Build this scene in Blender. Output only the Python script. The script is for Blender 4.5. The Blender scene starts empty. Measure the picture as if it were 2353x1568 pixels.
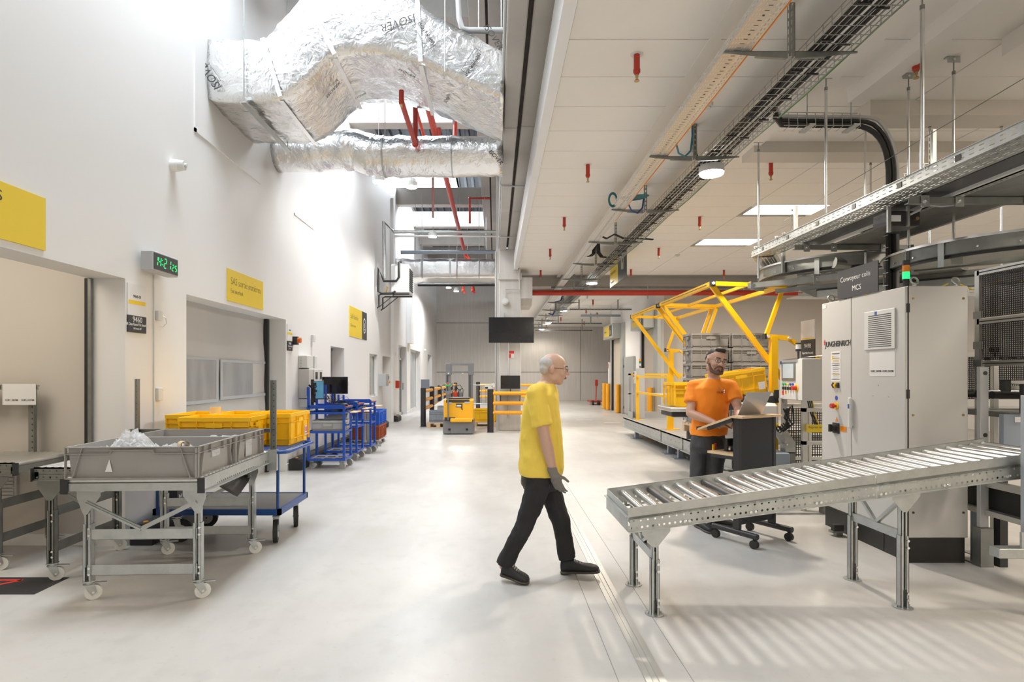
import bpy, math, random
from mathutils import Vector, Matrix
random.seed(7)
S = bpy.context.scene
COL = S.collection
PI = math.pi
# ---------------- camera, world, exposure, large lights ----------------
F, VX, VY, HC = 1340.0, 1137.0, 858.0, 1.5
cam = bpy.data.cameras.new('camera'); camo = bpy.data.objects.new('camera', cam); COL.objects.link(camo)
camo.location = (0, 0, HC); camo.rotation_euler = (PI/2, 0, 0)
cam.sensor_width = 36; cam.lens = F/2353*36
cam.shift_x = (2353/2-VX)/2353; cam.shift_y = (VY-1568/2)/2353
cam.clip_start = .05; cam.clip_end = 200
S.camera = camo
w = bpy.data.worlds.new('sky'); S.world = w; w.use_nodes = True
w.node_tree.nodes['Background'].inputs[0].default_value = (.80, .90, 1.0, 1)
w.node_tree.nodes['Background'].inputs[1].default_value = 3.0
S.view_settings.view_transform = 'Standard'; S.view_settings.look = 'None'
S.view_settings.exposure = 0.50; S.view_settings.gamma = 1.0
S.view_settings.use_curve_mapping = False
cy = S.cycles
cy.use_denoising = True
try: cy.denoiser = 'OPENIMAGEDENOISE'
except Exception: pass
cy.max_bounces = 7; cy.diffuse_bounces = 4; cy.glossy_bounces = 3; cy.transmission_bounces = 5
cy.transparent_max_bounces = 8; cy.sample_clamp_indirect = 4; cy.sample_clamp_direct = 0
cy.caustics_reflective = False; cy.caustics_refractive = False
cy.use_light_tree = True; cy.use_adaptive_sampling = True; cy.adaptive_threshold = .02
def light(kind, loc, power, col=(1,1,1), size=.3, size_y=None, rot=(0,0,0), spot=None, name='light', blend=.6):
    l = bpy.data.lights.new(name, kind); l.energy = power; l.color = col
    if kind == 'AREA':
        l.size = size
        if size_y: l.shape = 'RECTANGLE'; l.size_y = size_y
    elif kind in ('POINT', 'SPOT'):
        l.shadow_soft_size = size
        if kind == 'SPOT': l.spot_size = spot; l.spot_blend = blend
    o = bpy.data.objects.new(name, l); COL.objects.link(o); o.location = loc; o.rotation_euler = rot
    return o
DAY = (.86, .93, 1.0); WARM = (1.0, .885, .74); NEUT = (1.0, .97, .935)
SKYL = [(3.9, 6.7), (9.8, 12.7), (19.2, 21.7)]
for a, b in SKYL:      # daylight entering through the roof lights
    light('AREA', (-2.2, (a+b)/2, 8.25), 300 if a < 15 else 480, DAY, 1.9, b-a-.1, name='skylight_or_fill_light')
light('AREA', (-1.4, -1.5, 8.0), 45, DAY, 2.5, 4.0, name='skylight_or_fill_light')  # unseen fill light behind the camera, no roof opening built above it

# ---------------- mesh helpers ----------------
ORG = {}
class MB:
    def __init__(s, xf=None): s.v = []; s.f = []; s.xf = xf; s.uv = None
    def add(s, vs, fs):
        b = len(s.v)
        s.v += [tuple(s.xf(*p)) if s.xf else tuple(p) for p in vs]
        s.f += [tuple(i+b for i in f) for f in fs]
        return s
    def box(s, x0, x1, y0, y1, z0, z1):
        return s.add([(x0,y0,z0),(x1,y0,z0),(x1,y1,z0),(x0,y1,z0),(x0,y0,z1),(x1,y0,z1),(x1,y1,z1),(x0,y1,z1)],
                     [(0,3,2,1),(4,5,6,7),(0,1,5,4),(1,2,6,5),(2,3,7,6),(3,0,4,7)])
    def bbox(s, x0, x1, y0, y1, z0, z1, c=.01):   # box with chamfered edges
        xs=(x0,x0+c,x1-c,x1); ys=(y0,y0+c,y1-c,y1); zs=(z0,z0+c,z1-c,z1)
        vs=[];idx={}
        def V(i,j,k):
            t=(i,j,k)
            if t not in idx: idx[t]=len(vs); vs.append((xs[i],ys[j],zs[k]))
            return idx[t]
        fs=[]
        for k,o in ((0,1),(3,0)):
            q=[V(1,1,k),V(2,1,k),V(2,2,k),V(1,2,k)]; fs.append(q[::-1] if o else q)
        for j,o in ((0,0),(3,1)):
            q=[V(1,j,1),V(2,j,1),V(2,j,2),V(1,j,2)]; fs.append(q[::-1] if o else q)
        for i,o in ((0,1),(3,0)):
            q=[V(i,1,1),V(i,2,1),V(i,2,2),V(i,1,2)]; fs.append(q[::-1] if o else q)
        for j in (0,3):
            for k in (0,3):
                jj=1 if j==0 else 2; kk=1 if k==0 else 2
                q=[V(1,j,kk),V(2,j,kk),V(2,jj,k),V(1,jj,k)]; fs.append(q if (j==0)!=(k==0) else q[::-1])
        for i in (0,3):
            for k in (0,3):
                ii=1 if i==0 else 2; kk=1 if k==0 else 2
                q=[V(i,1,kk),V(i,2,kk),V(ii,2,k),V(ii,1,k)]; fs.append(q if (i==0)==(k==0) else q[::-1])
            for j in (0,3):
                ii=1 if i==0 else 2; jj=1 if j==0 else 2
                q=[V(i,jj,1),V(i,jj,2),V(ii,j,2),V(ii,j,1)]; fs.append(q if (i==0)==(j==0) else q[::-1])
        for i in (0,3):
            for j in (0,3):
                for k in (0,3):
                    ii=1 if i==0 else 2; jj=1 if j==0 else 2; kk=1 if k==0 else 2
                    fs.append((V(i,jj,kk),V(ii,j,kk),V(ii,jj,k)))
        return s.add(vs,fs)
    def bar(s, p, q, w=.03, h=None, up=(0,0,1)):
        h = h or w; p = Vector(p); q = Vector(q); d = (q-p)
        if d.length < 1e-6: return s
        d.normalize(); u = Vector(up)
        if abs(d.dot(u)) > .98: u = Vector((1,0,0))
        r = d.cross(u).normalized(); u = r.cross(d)
        a = r*(w/2); b = u*(h/2)
        vs = [p-a-b, p+a-b, p+a+b, p-a+b, q-a-b, q+a-b, q+a+b, q-a+b]
        return s.add(vs, [(0,1,2,3),(7,6,5,4),(0,4,5,1),(1,5,6,2),(2,6,7,3),(3,7,4,0)])
    def cyl(s, p, q, r, n=12, r2=None, caps=True):
        p = Vector(p); q = Vector(q); d = (q-p).normalized()
        u = Vector((0,0,1)) if abs(d.z) < .9 else Vector((1,0,0))
        a = d.cross(u).normalized(); b = d.cross(a); r2 = r if r2 is None else r2
        vs = []
        for c, rr in ((p,r),(q,r2)):
            for i in range(n):
                t = 2*PI*i/n; vs.append(c+a*(rr*math.cos(t))+b*(rr*math.sin(t)))
        fs = [(i,(i+1)%n,n+(i+1)%n,n+i) for i in range(n)]
        if caps: fs += [tuple(range(n))[::-1], tuple(range(n,2*n))]
        return s.add(vs, fs)
    def tube(s, pts, r, n=8, caps=True, flat=1.0):
        pts = [Vector(p) for p in pts]; m = len(pts); vs = []; pu = None
        for i, p in enumerate(pts):
            d = (pts[min(i+1,m-1)]-pts[max(i-1,0)]).normalized()
            if pu is None:
                u = Vector((0,0,1)) if abs(d.z) < .9 else Vector((1,0,0))
                a = d.cross(u).normalized()
            else:
                a = (pu - d*pu.dot(d))
                a = a.normalized() if a.length > 1e-5 else d.orthogonal().normalized()
            pu = a; b = d.cross(a)
            rr = r[i] if isinstance(r, (list, tuple)) else r
            for k in range(n):
                t = 2*PI*k/n; vs.append(p+a*(rr*math.cos(t))+b*(rr*math.sin(t)*flat))
        fs = [(i*n+k, i*n+(k+1)%n, (i+1)*n+(k+1)%n, (i+1)*n+k) for i in range(m-1) for k in range(n)]
        if caps: fs += [tuple(range(n))[::-1], tuple(range((m-1)*n, m*n))]
        return s.add(vs, fs)
    def ball(s, c, r, n=12, m=8, mat=None):
        c = Vector(c); r = (r,r,r) if not isinstance(r,(tuple,list)) else r
        vs = []; fs = []
        def tr(x,y,z):
            v = Vector((x*r[0], y*r[1], z*r[2])); return c+(mat@v if mat else v)
        vs.append(tr(0,0,1))
        for j in range(1,m):
            t = PI*j/m
            for i in range(n):
                a = 2*PI*i/n; vs.append(tr(math.sin(t)*math.cos(a), math.sin(t)*math.sin(a), math.cos(t)))
        vs.append(tr(0,0,-1)); L = len(vs)-1
        for i in range(n): fs.append((0,1+i,1+(i+1)%n))
        for j in range(m-2):
            for i in range(n): fs.append((1+j*n+i,1+(j+1)*n+i,1+(j+1)*n+(i+1)%n,1+j*n+(i+1)%n))
        for i in range(n): fs.append((1+(m-2)*n+i,L,1+(m-2)*n+(i+1)%n))
        return s.add(vs, fs)
    def prism(s, poly, ax, a, b):     # poly in the two other axes (order xyz without ax), extruded a..b
        n = len(poly)
        def mk(p, t): return {'x':(t,p[0],p[1]),'y':(p[0],t,p[1]),'z':(p[0],p[1],t)}[ax]
        vs = [mk(p,a) for p in poly]+[mk(p,b) for p in poly]
        fs = [tuple(range(n)), tuple(range(n,2*n))[::-1]]+[((i+1)%n,i,n+i,n+(i+1)%n) for i in range(n)]
        return s.add(vs, fs)
    def quad(s, a, b, c, d): return s.add([a,b,c,d], [(0,1,2,3)])
    def perf(s, o, u, v, L, rows, W, pitch, slot, off=0):   # sheet with rows of real slots; rows = [(v0,v1)]
        o = Vector(o); u = Vector(u); v = Vector(v)
        e = 0.0
        def q(u0,u1,v0,v1): s.quad(o+u*u0+v*v0, o+u*u1+v*v0, o+u*u1+v*v1, o+u*u0+v*v1)
        for (v0,v1) in rows:
            if v0 > e: q(0,L,e,v0)
            x = -off; n = 0
            while x < L:
                a = max(0,x+slot); b = min(L, x+pitch)
                if b > a: q(a,b,v0,v1)
                x += pitch
            e = v1
        if e < W: q(0,L,e,W)
        return s
    def holes(s, o, u, v, L, W, cen, r, pitch, n=8, off=None):  # sheet with one row of round holes
        o = Vector(o); u = Vector(u); v = Vector(v); k = int(L/pitch); p2 = L/k
        def P(x,y): return o+u*x+v*y
        s.quad(P(0,0),P(L,0),P(L,cen-p2/2),P(0,cen-p2/2)); s.quad(P(0,cen+p2/2),P(L,cen+p2/2),P(L,W),P(0,W))
        for i in range(k):
            cx = (i+.5)*p2; vs = []
            for j in range(8):
                t = PI/4*j; c, d = math.cos(t), math.sin(t); m = max(abs(c),abs(d))
                vs.append(P(cx+c/m*p2/2, cen+d/m*p2/2))
            for j in range(8):
                t = PI/4*j; vs.append(P(cx+r*math.cos(t), cen+r*math.sin(t)))
            s.add(vs, [(j,(j+1)%8,8+(j+1)%8,8+j) for j in range(8)])
        return s
    def build(s, name, mat, parent=None, smooth=False, world=True, loc=None, rot=None, kind=None, label=None):
        me = bpy.data.meshes.new(name)
        vs = s.v
        if parent is not None and world and parent.name in ORG:
            M = ORG[parent.name]; vs = [tuple(M @ Vector(p)) for p in vs]
        me.from_pydata(vs, [], s.f); me.update()
        if mat: me.materials.append(mat)
        if smooth:
            me.polygons.foreach_set('use_smooth', [True]*len(me.polygons))
            if smooth != 'all':
                try: me.set_sharp_from_angle(angle=math.radians(40))
                except Exception: pass
        o = bpy.data.objects.new(name, me); COL.objects.link(o)
        if parent is not None:
            o.parent = parent
            if parent.name in ORG: ORG[o.name] = ORG[parent.name]
        if loc is not None: o.location = loc
        if rot is not None: o.rotation_euler = rot
        if kind: o['kind'] = kind
        if label: o['label'] = label
        return o
def thing(name, label, cat, loc=(0,0,0), rz=0, group=None):
    o = bpy.data.objects.new(name, None); COL.objects.link(o); o.empty_display_size = .1
    o.location = loc; o.rotation_euler = (0,0,rz)
    ORG[o.name] = (Matrix.Translation(loc) @ Matrix.Rotation(rz,4,'Z')).inverted()
    o['label'] = label; o['category'] = cat
    if group: o['group'] = group
    return o
def tag(o, label, cat, group=None):
    o['label'] = label; o['category'] = cat
    if group: o['group'] = group
    return o
def struct(o): o['kind'] = 'structure'; return o
def kids(o): return [c for c in bpy.data.objects if c.parent == o]
def dup(root, loc, rz=0, label=None, group=None, name=None, kmap=None):
    r = root.copy(); COL.objects.link(r); r.location = loc; r.rotation_euler = (0,0,rz)
    if label: r['label'] = label
    if group: r['group'] = group
    def rec(a, b):
        for ch in KIDS[a.name]:
            c = ch.copy(); COL.objects.link(c); c.parent = b; KIDS[c.name] = []
            rec(ch, c)
    if root.name not in KIDS:
        def fill(a):
            KIDS[a.name] = kids(a)
            for c in KIDS[a.name]: fill(c)
        fill(root)
    KIDS[r.name] = []
    rec(root, r)
    return r
KIDS = {}
def P(px, py, Y): return Vector(((px-VX)*Y/F, Y, HC-(py-VY)*Y/F))
def PF(px, py, z=0):
    Y = F*(HC-z)/(py-VY); return Vector(((px-VX)*Y/F, Y, z))
ORD = ['first','second','third','fourth','fifth','sixth','seventh','eighth','ninth','tenth','eleventh','twelfth']
# ---------------- materials ----------------
MATS = {}
def M(name, col, rough=.5, metal=0, var=None, bump=None, emit=None, spec=None, trans=None, alpha=None, coat=None):
    m = bpy.data.materials.new(name); m.use_nodes = True; nt = m.node_tree; b = nt.nodes['Principled BSDF']
    b.inputs['Base Color'].default_value = (*col, 1); b.inputs['Roughness'].default_value = rough; b.inputs['Metallic'].default_value = metal
    if spec is not None: b.inputs['Specular IOR Level'].default_value = spec
    if trans: b.inputs['Transmission Weight'].default_value = trans
    if alpha is not None: b.inputs['Alpha'].default_value = alpha
    if coat: b.inputs['Coat Weight'].default_value = coat; b.inputs['Coat Roughness'].default_value = .15
    if emit: b.inputs['Emission Color'].default_value = (*emit[0], 1); b.inputs['Emission Strength'].default_value = emit[1]
    tc = None
    def T():
        n = nt.nodes.new('ShaderNodeTexCoord'); return n.outputs['Object']
    def noise(scale, detail=5, stretch=None, dist=0):
        n = nt.nodes.new('ShaderNodeTexNoise'); n.inputs['Scale'].default_value = scale; n.inputs['Detail'].default_value = detail
        n.inputs['Distortion'].default_value = dist
        src = T()
        if stretch:
            mp = nt.nodes.new('ShaderNodeMapping'); mp.inputs['Scale'].default_value = stretch
            nt.links.new(src, mp.inputs['Vector']); src = mp.outputs[0]
        nt.links.new(src, n.inputs['Vector']); return n.outputs['Fac']
    if var:     # list of (scale, amount, colour, lo, hi[, stretch])
        cur = None
        for v in (var if isinstance(var, list) else [var]):
            sc, am, c2, lo, hi = v[:5]; st = v[5] if len(v) > 5 else None
            r = nt.nodes.new('ShaderNodeMapRange'); r.inputs['From Min'].default_value = lo; r.inputs['From Max'].default_value = hi
            r.inputs['To Max'].default_value = am
            nt.links.new(noise(sc, 6, st), r.inputs['Value'])
            mx = nt.nodes.new('ShaderNodeMix'); mx.data_type = 'RGBA'
            nt.links.new(r.outputs[0], mx.inputs[0])
            if cur: nt.links.new(cur, mx.inputs[6])
            else: mx.inputs[6].default_value = (*col, 1)
            mx.inputs[7].default_value = (*c2, 1); cur = mx.outputs[2]
        nt.links.new(cur, b.inputs['Base Color'])
    if bump:    # (scale, strength, distance[, stretch, distortion])
        bl = bump if isinstance(bump, list) else [bump]; prev = None
        for bb in bl:
            bn = nt.nodes.new('ShaderNodeBump'); bn.inputs['Strength'].default_value = bb[1]; bn.inputs['Distance'].default_value = bb[2]
            nt.links.new(noise(bb[0], 4, bb[3] if len(bb) > 3 else None, bb[4] if len(bb) > 4 else 0), bn.inputs['Height'])
            if prev: nt.links.new(prev, bn.inputs['Normal'])
            prev = bn.outputs[0]
        nt.links.new(prev, b.inputs['Normal'])
    MATS[name] = m; return m
white_wall = M('white wall paint', (.83,.825,.815), .6, var=(.5,.25,(.78,.775,.77),.4,.7), bump=(60,.05,.002))
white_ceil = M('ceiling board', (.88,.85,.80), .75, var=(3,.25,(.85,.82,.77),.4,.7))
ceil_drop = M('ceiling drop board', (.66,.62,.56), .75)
concrete = M('raw concrete', (.50,.475,.44), .85, var=[(1.2,.5,(.33,.31,.285),.4,.7),(9,.35,(.50,.475,.44),.5,.75),(14,.4,(.27,.25,.23),.66,.8)], bump=(40,.25,.004))
concrete_wall = M('formwork concrete', (.62,.595,.56), .85, var=[(.6,.5,(.56,.535,.50),.35,.65),(2.5,.4,(.73,.705,.67),.45,.7,(4,1,.35)),(9,.3,(.54,.515,.48),.6,.8)], bump=(25,.15,.004))
dark_gap = M('dark joint', (.05,.04,.035), .9, var=(6,.5,(.12,.09,.07),.4,.7))
galv = M('galvanised steel', (.50,.52,.51), .36, .8, var=[(9,.5,(.38,.40,.40),.4,.65),(40,.25,(.60,.62,.61),.5,.7)], bump=(30,.04,.001))
galv_d = M('dull or shaded galvanised steel', (.29,.30,.285), .45, .7, var=[(10,.5,(.20,.21,.20),.4,.65)])  # also paints shade onto the overhead conveyor undersides
chrome = M('polished roller steel', (.78,.79,.79), .2, 1.0, var=(14,.3,(.62,.63,.63),.4,.7))
alum = M('anodised aluminium', (.66,.66,.64), .35, .8, var=(20,.2,(.58,.58,.57),.4,.7))
foil = M('aluminium foil insulation', (.86,.86,.86), .24, .95, bump=[(2.2,.55,.06,None,1.2),(9,.55,.02,(1,1,1),2.0),(45,.25,.004)])
foil2 = M('smooth foil insulation', (.86,.86,.86), .30, .95, bump=[(3.0,.3,.04,None,1.0),(12,.35,.012),(60,.25,.003)])
black = M('black rubber', (.02,.02,.02), .6, var=(8,.3,(.04,.04,.04),.4,.7))
blackpl = M('black plastic', (.028,.028,.03), .38, var=(30,.3,(.04,.04,.042),.4,.7))
screen = M('screen black', (.012,.012,.014), .12, var=(2,.4,(.02,.019,.018),.4,.7))
blue = M('blue powder coat', (.012,.085,.50), .38, var=(6,.3,(.01,.065,.40),.45,.7))
blue_d = M('dark blue steel', (.012,.07,.27), .35, var=(6,.3,(.01,.05,.22),.45,.7))
yel = M('yellow crate plastic', (1.0,.58,.008), .42, var=(5,.3,(.90,.50,.005),.4,.7))
yel2 = M('yellow powder coat', (.93,.53,.006), .38, var=(5,.3,(.85,.47,.005),.45,.7))
orng = M('amber barrier plastic', (.90,.40,.02), .4, var=(5,.3,(.82,.36,.02),.4,.7))
sign_y = M('yellow sign board', (.86,.62,.04), .45, var=(2,.15,(.83,.59,.04),.4,.7))
sign_k = M('charcoal sign board', (.045,.045,.05), .45, var=(3,.2,(.055,.055,.06),.4,.7))
ink = M('dark ink', (.05,.05,.045), .5, var=(30,.1,(.06,.06,.05),.4,.7))
ink_w = M('white ink', (.85,.85,.83), .5, var=(30,.1,(.8,.8,.8),.4,.7))
ink_r = M('red ink', (.70,.05,.03), .5, var=(30,.1,(.6,.05,.03),.4,.7))
ink_y = M('yellow ink', (.90,.62,.02), .5, var=(30,.1,(.85,.6,.02),.4,.7))
paper = M('white paper', (.80,.80,.80), .6, var=(6,.15,(.74,.74,.74),.4,.7))
gcrate = M('grey crate plastic', (.34,.33,.32), .5, var=[(4,.4,(.29,.28,.26),.4,.7),(22,.5,(.20,.12,.07),.70,.82)], bump=(50,.05,.001))
lcrate = M('light grey crate plastic', (.48,.49,.50), .5, var=(6,.3,(.42,.43,.44),.4,.7))
scrate = M('slate crate plastic', (.25,.27,.30), .5, var=(6,.3,(.21,.23,.26),.4,.7))
bcrate = M('blue crate plastic', (.02,.13,.62), .45, var=(6,.3,(.02,.10,.5),.4,.7))
rcrate = M('brick red crate plastic', (.33,.075,.025), .5, var=[(6,.3,(.27,.06,.02),.4,.7),(30,.6,(.5,.3,.22),.72,.8)])
cabg = M('light grey cabinet paint', (.60,.595,.575), .42, var=(1.5,.2,(.57,.565,.545),.4,.7))
plinth = M('black plinth', (.018,.017,.016), .45, var=(9,.3,(.03,.028,.026),.5,.7))
doorg = M('stainless door frame', (.50,.52,.51), .4, .6, var=(4,.3,(.44,.46,.45),.4,.7))
curtain = M('grey roll door fabric', (.56,.555,.545), .7, var=(1.0,.4,(.44,.435,.42),.35,.7,(1,1,.4)), bump=(1.4,.35,.03,(1,1,.3)))
cwin = M('clear curtain window', (.40,.42,.44), .15, var=(1.4,.6,(.28,.29,.30),.4,.62,(1,3,1)))
red = M('red paint', (.50,.045,.02), .4, var=(7,.3,(.42,.04,.02),.4,.7))
redp = M('red sprinkler paint', (.48,.035,.015), .45, var=(9,.3,(.38,.03,.015),.4,.7))
brass = M('brass', (.50,.36,.17), .35, .9, var=(30,.3,(.40,.28,.12),.4,.7))
wood = M('pale wood', (.66,.47,.29), .5, var=[(3,.5,(.56,.38,.22),.4,.7,(1,14,14)),(30,.2,(.5,.34,.2),.5,.7)])
pallet_w = M('pallet pine', (.66,.48,.31), .75, var=[(4,.5,(.52,.36,.22),.4,.7,(1,9,9))])
beech = M('beech board', (.72,.52,.32), .45, var=(4,.4,(.62,.43,.25),.4,.7,(1,10,10)))
roof_steel = M('corrugated roof steel', (.17,.20,.24), .5, .4, var=(3,.3,(.13,.15,.18),.4,.7))
rubber_g = M('grey caster wheel', (.42,.43,.44), .5, var=(20,.2,(.36,.37,.38),.4,.7))
nylon = M('white nylon wheel', (.74,.74,.70), .35, var=(20,.2,(.66,.66,.62),.4,.7))
teal = M('teal cable', (.02,.16,.22), .45, var=(20,.2,(.02,.12,.18),.4,.7))
bluec = M('blue cable', (.02,.07,.25), .45, var=(20,.2,(.02,.05,.2),.4,.7))
greenc = M('green earth wire', (.10,.26,.10), .5, var=(20,.2,(.2,.3,.08),.4,.7))
orangec = M('orange fibre cable', (.90,.28,.03), .45, var=(20,.2,(.8,.25,.03),.4,.7))
pvc = M('grey pipe', (.55,.555,.55), .4, var=(5,.25,(.47,.475,.47),.4,.7))
bluepipe = M('blue grey pipe', (.30,.35,.42), .35, .3, var=(5,.25,(.26,.31,.38),.4,.7))
glass = M('partition glass', (.80,.88,.86), .03, trans=.95, var=(1,.1,(.78,.86,.84),.4,.7))
lampw = M('lamp diffuser', (1,1,1), .5, emit=((1,.97,.92),40), var=(1,.05,(.98,.98,.98),.4,.7))
panelw = M('led panel diffuser', (1,1,1), .5, emit=((1,.97,.93),5), var=(1,.05,(.98,.98,.98),.4,.7))
ledg = M('green led', (.02,.6,.15), .5, emit=((.02,1,.22),.9), var=(1,.05,(.1,.9,.3),.4,.7))
leda = M('amber lens', (.75,.25,.01), .25, var=(1,.05,(.7,.22,.01),.4,.7))
ledgreen = M('green lens', (.03,.25,.08), .25, var=(1,.05,(.03,.2,.06),.4,.7))
gclock = M('clock digits', (.02,.6,.15), .5, emit=((.03,1,.22),.7), var=(1,.05,(.1,.9,.3),.4,.7))
btn_g = M('green button', (.02,.45,.15), .35, var=(9,.1,(.02,.4,.12),.4,.7))
btn_r = M('red button', (.60,.04,.03), .35, var=(9,.1,(.5,.04,.03),.4,.7))
fork_y = M('truck yellow', (.92,.46,.008), .28, var=(2,.2,(.88,.42,.008),.4,.7), coat=.3)
fork_g = M('truck grey', (.19,.19,.195), .45, var=(5,.3,(.16,.16,.165),.4,.7))
hmi = M('touch screen glow', (.35,.40,.42), .2, emit=((.42,.48,.50),.35), var=(5,.5,(.25,.30,.34),.4,.6))
desk_scr = M('desktop picture', (.08,.25,.40), .2, emit=((.06,.22,.34),.4), var=(6,.5,(.04,.12,.2),.4,.6))
plastic_film = M('clear plastic film', (.92,.94,.96), .12, alpha=.45, bump=(14,.8,.03,None,2.0), var=(6,.3,(.98,.98,1),.4,.7))
skin = M('skin', (.56,.33,.235), .5, var=[(9,.3,(.50,.27,.19),.4,.7)])
skin2 = M('lighter skin', (.60,.38,.29), .5, var=[(9,.3,(.55,.32,.24),.4,.7)])
hair_m = M('dark hair', (.018,.013,.010), .6, var=(60,.5,(.05,.035,.025),.4,.7), bump=(120,.5,.004))
beard_m = M('short beard', (.10,.055,.035), .7, var=(80,.6,(.20,.115,.08),.4,.7), bump=(140,.4,.002))
ghair = M('grey hair', (.55,.52,.50), .7, var=(60,.4,(.42,.40,.38),.4,.7), bump=(120,.4,.003))
shirt_o = M('orange shirt', (.96,.27,.012), .75, var=(3,.25,(.88,.22,.01),.45,.7), bump=[(5,.35,.03,(1,1,.5)),(200,.1,.001)])
shirt_y = M('yellow shirt', (.90,.66,.10), .75, var=(3,.3,(.82,.57,.06),.45,.7), bump=[(5,.45,.035,(1,1,.5)),(200,.1,.001)])
pants_g = M('charcoal work trousers', (.048,.048,.052), .8, var=(5,.5,(.085,.085,.09),.45,.7), bump=(7,.4,.03,(1,1,.4)))
pants_k = M('black work trousers', (.017,.016,.018), .8, var=(5,.4,(.03,.03,.032),.45,.7), bump=(7,.4,.03,(1,1,.4)))
shoe_m = M('black safety shoe', (.016,.016,.017), .6, var=(20,.4,(.03,.03,.03),.45,.7))
sole_m = M('shoe sole', (.06,.05,.04), .6, var=(20,.4,(.16,.13,.10),.5,.7))
lace_m = M('pale laces', (.45,.42,.38), .7, var=(20,.3,(.35,.33,.3),.4,.7))
glove_m = M('grey glove', (.22,.20,.18), .7, var=(20,.4,(.14,.13,.12),.4,.7))
eye_w = M('eye white', (.75,.72,.70), .3, var=(9,.1,(.7,.68,.65),.4,.7))
lip_m = M('lips', (.45,.18,.14), .5, var=(9,.2,(.4,.15,.12),.4,.7))
tape_m = M('packing tape roll', (.78,.60,.36), .25, var=(9,.2,(.7,.52,.3),.4,.7))
acgrey = M('white unit casing', (.72,.73,.72), .45, var=(3,.15,(.68,.69,.68),.4,.7))
lap_m = M('silver laptop', (.55,.54,.53), .3, .7, var=(3,.15,(.5,.5,.49),.4,.7))
# floor: polished concrete
def floor_mat():
    m = M('polished concrete floor', (.56,.545,.52), .34, var=[(.5,.75,(.465,.45,.425),.38,.62),(1.7,.5,(.62,.605,.58),.48,.66,(1.8,.5,1)),(6,.4,(.45,.435,.41),.52,.72),(1.3,.6,(.39,.375,.35),.66,.78,(1,.45,1)),(28,.35,(.40,.385,.36),.62,.74)], bump=(3,.03,.01))
    b = m.node_tree.nodes['Principled BSDF']; nt = m.node_tree
    n = nt.nodes.new('ShaderNodeTexNoise'); n.inputs['Scale'].default_value = 1.3; n.inputs['Detail'].default_value = 6
    tc = nt.nodes.new('ShaderNodeTexCoord'); nt.links.new(tc.outputs['Object'], n.inputs['Vector'])
    r = nt.nodes.new('ShaderNodeMapRange'); r.inputs['To Min'].default_value = .24; r.inputs['To Max'].default_value = .48
    nt.links.new(n.outputs['Fac'], r.inputs['Value']); nt.links.new(r.outputs[0], b.inputs['Roughness'])
    return m
floor_m = floor_mat()
FACE = {'+x': Matrix(((0,0,1),(1,0,0),(0,1,0))), '-x': Matrix(((0,0,-1),(-1,0,0),(0,1,0))), '-y': Matrix(((1,0,0),(0,0,-1),(0,1,0))), '+z': Matrix.Identity(3)}
def text(s, size, pos, face, mat, parent, align='LEFT', ext=.0008, off=0, shear=0, name='lettering', R=None, sx=1):
    c = bpy.data.curves.new('t', 'FONT'); c.body = s; c.size = size; c.extrude = ext; c.offset = off; c.shear = shear
    c.align_x = align; c.resolution_u = 3
    o = bpy.data.objects.new('t', c); COL.objects.link(o)
    dg = bpy.context.evaluated_depsgraph_get(); me = bpy.data.meshes.new_from_object(o.evaluated_get(dg))
    bpy.data.objects.remove(o); bpy.data.curves.remove(c)
    Rm = (R or FACE[face]).to_4x4()
    mtx = Matrix.Translation(pos) @ Rm @ Matrix.Diagonal((sx,1,1,1))
    if parent is not None and parent.name in ORG: mtx = ORG[parent.name] @ mtx
    me.transform(mtx); me.materials.clear(); me.materials.append(mat); me.name = name
    t = bpy.data.objects.new(name, me); COL.objects.link(t)
    if parent is not None: t.parent = parent
    return t
# ================= STRUCTURE =================
fl = MB().box(-7,13,-6,36,-.12,0).build('floor', floor_m); struct(fl)
# steel expansion joint let into the floor
j = MB()
j.box(.735,.765,-5,15.0,-.01,.0045); j.box(.80,.835,-5,15.0,-.01,.0045); j.box(.77,.795,-5,15.0,-.01,.0025)
j.build('expansion_joint', alum, fl)
j = MB(); j.box(.60,.604,-5,15,-.01,.0012); j.box(.965,.969,-5,15,-.01,.0012)
j.build('saw_cut', M('saw cut', (.30,.285,.265), .8, var=(9,.3,(.4,.38,.35),.4,.7)), fl)
mk = MB()
for x,y in ((2.6,18.6),(3.3,17.6),(3.1,14.8),(3.6,14.4)):
    mk.box(x,x+.5,y,y+.09,-.01,.0015)
mk.build('floor_marking', ink_w, fl)
OPEN = [(2.2,5.05,0,2.32),(6.05,8.93,0,2.32),(11.37,12.4,0,2.03),(14.9,15.9,.88,2.0),(16.62,17.9,0,2.0),(19.4,21.2,0,2.44),(22.1,25.1,0,2.42),(27.8,29.6,.0,2.4)]
def wall_seg(name, x0, x1, ya, yb, ztop, opens, mat):
    m = MB(); y = ya
    for (a,b,z0,z1) in opens:
        m.box(x0,x1,y,a,0,ztop)
        if z0 > 0: m.box(x0,x1,a,b,0,z0)
        m.box(x0,x1,a,b,z1,ztop); y = b
    m.box(x0,x1,y,yb,0,ztop)
    return struct(m.build(name, mat))
wl = wall_seg('wall_left', -3.5, -3.2, -6, 32, 8.0, OPEN, white_wall)
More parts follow.
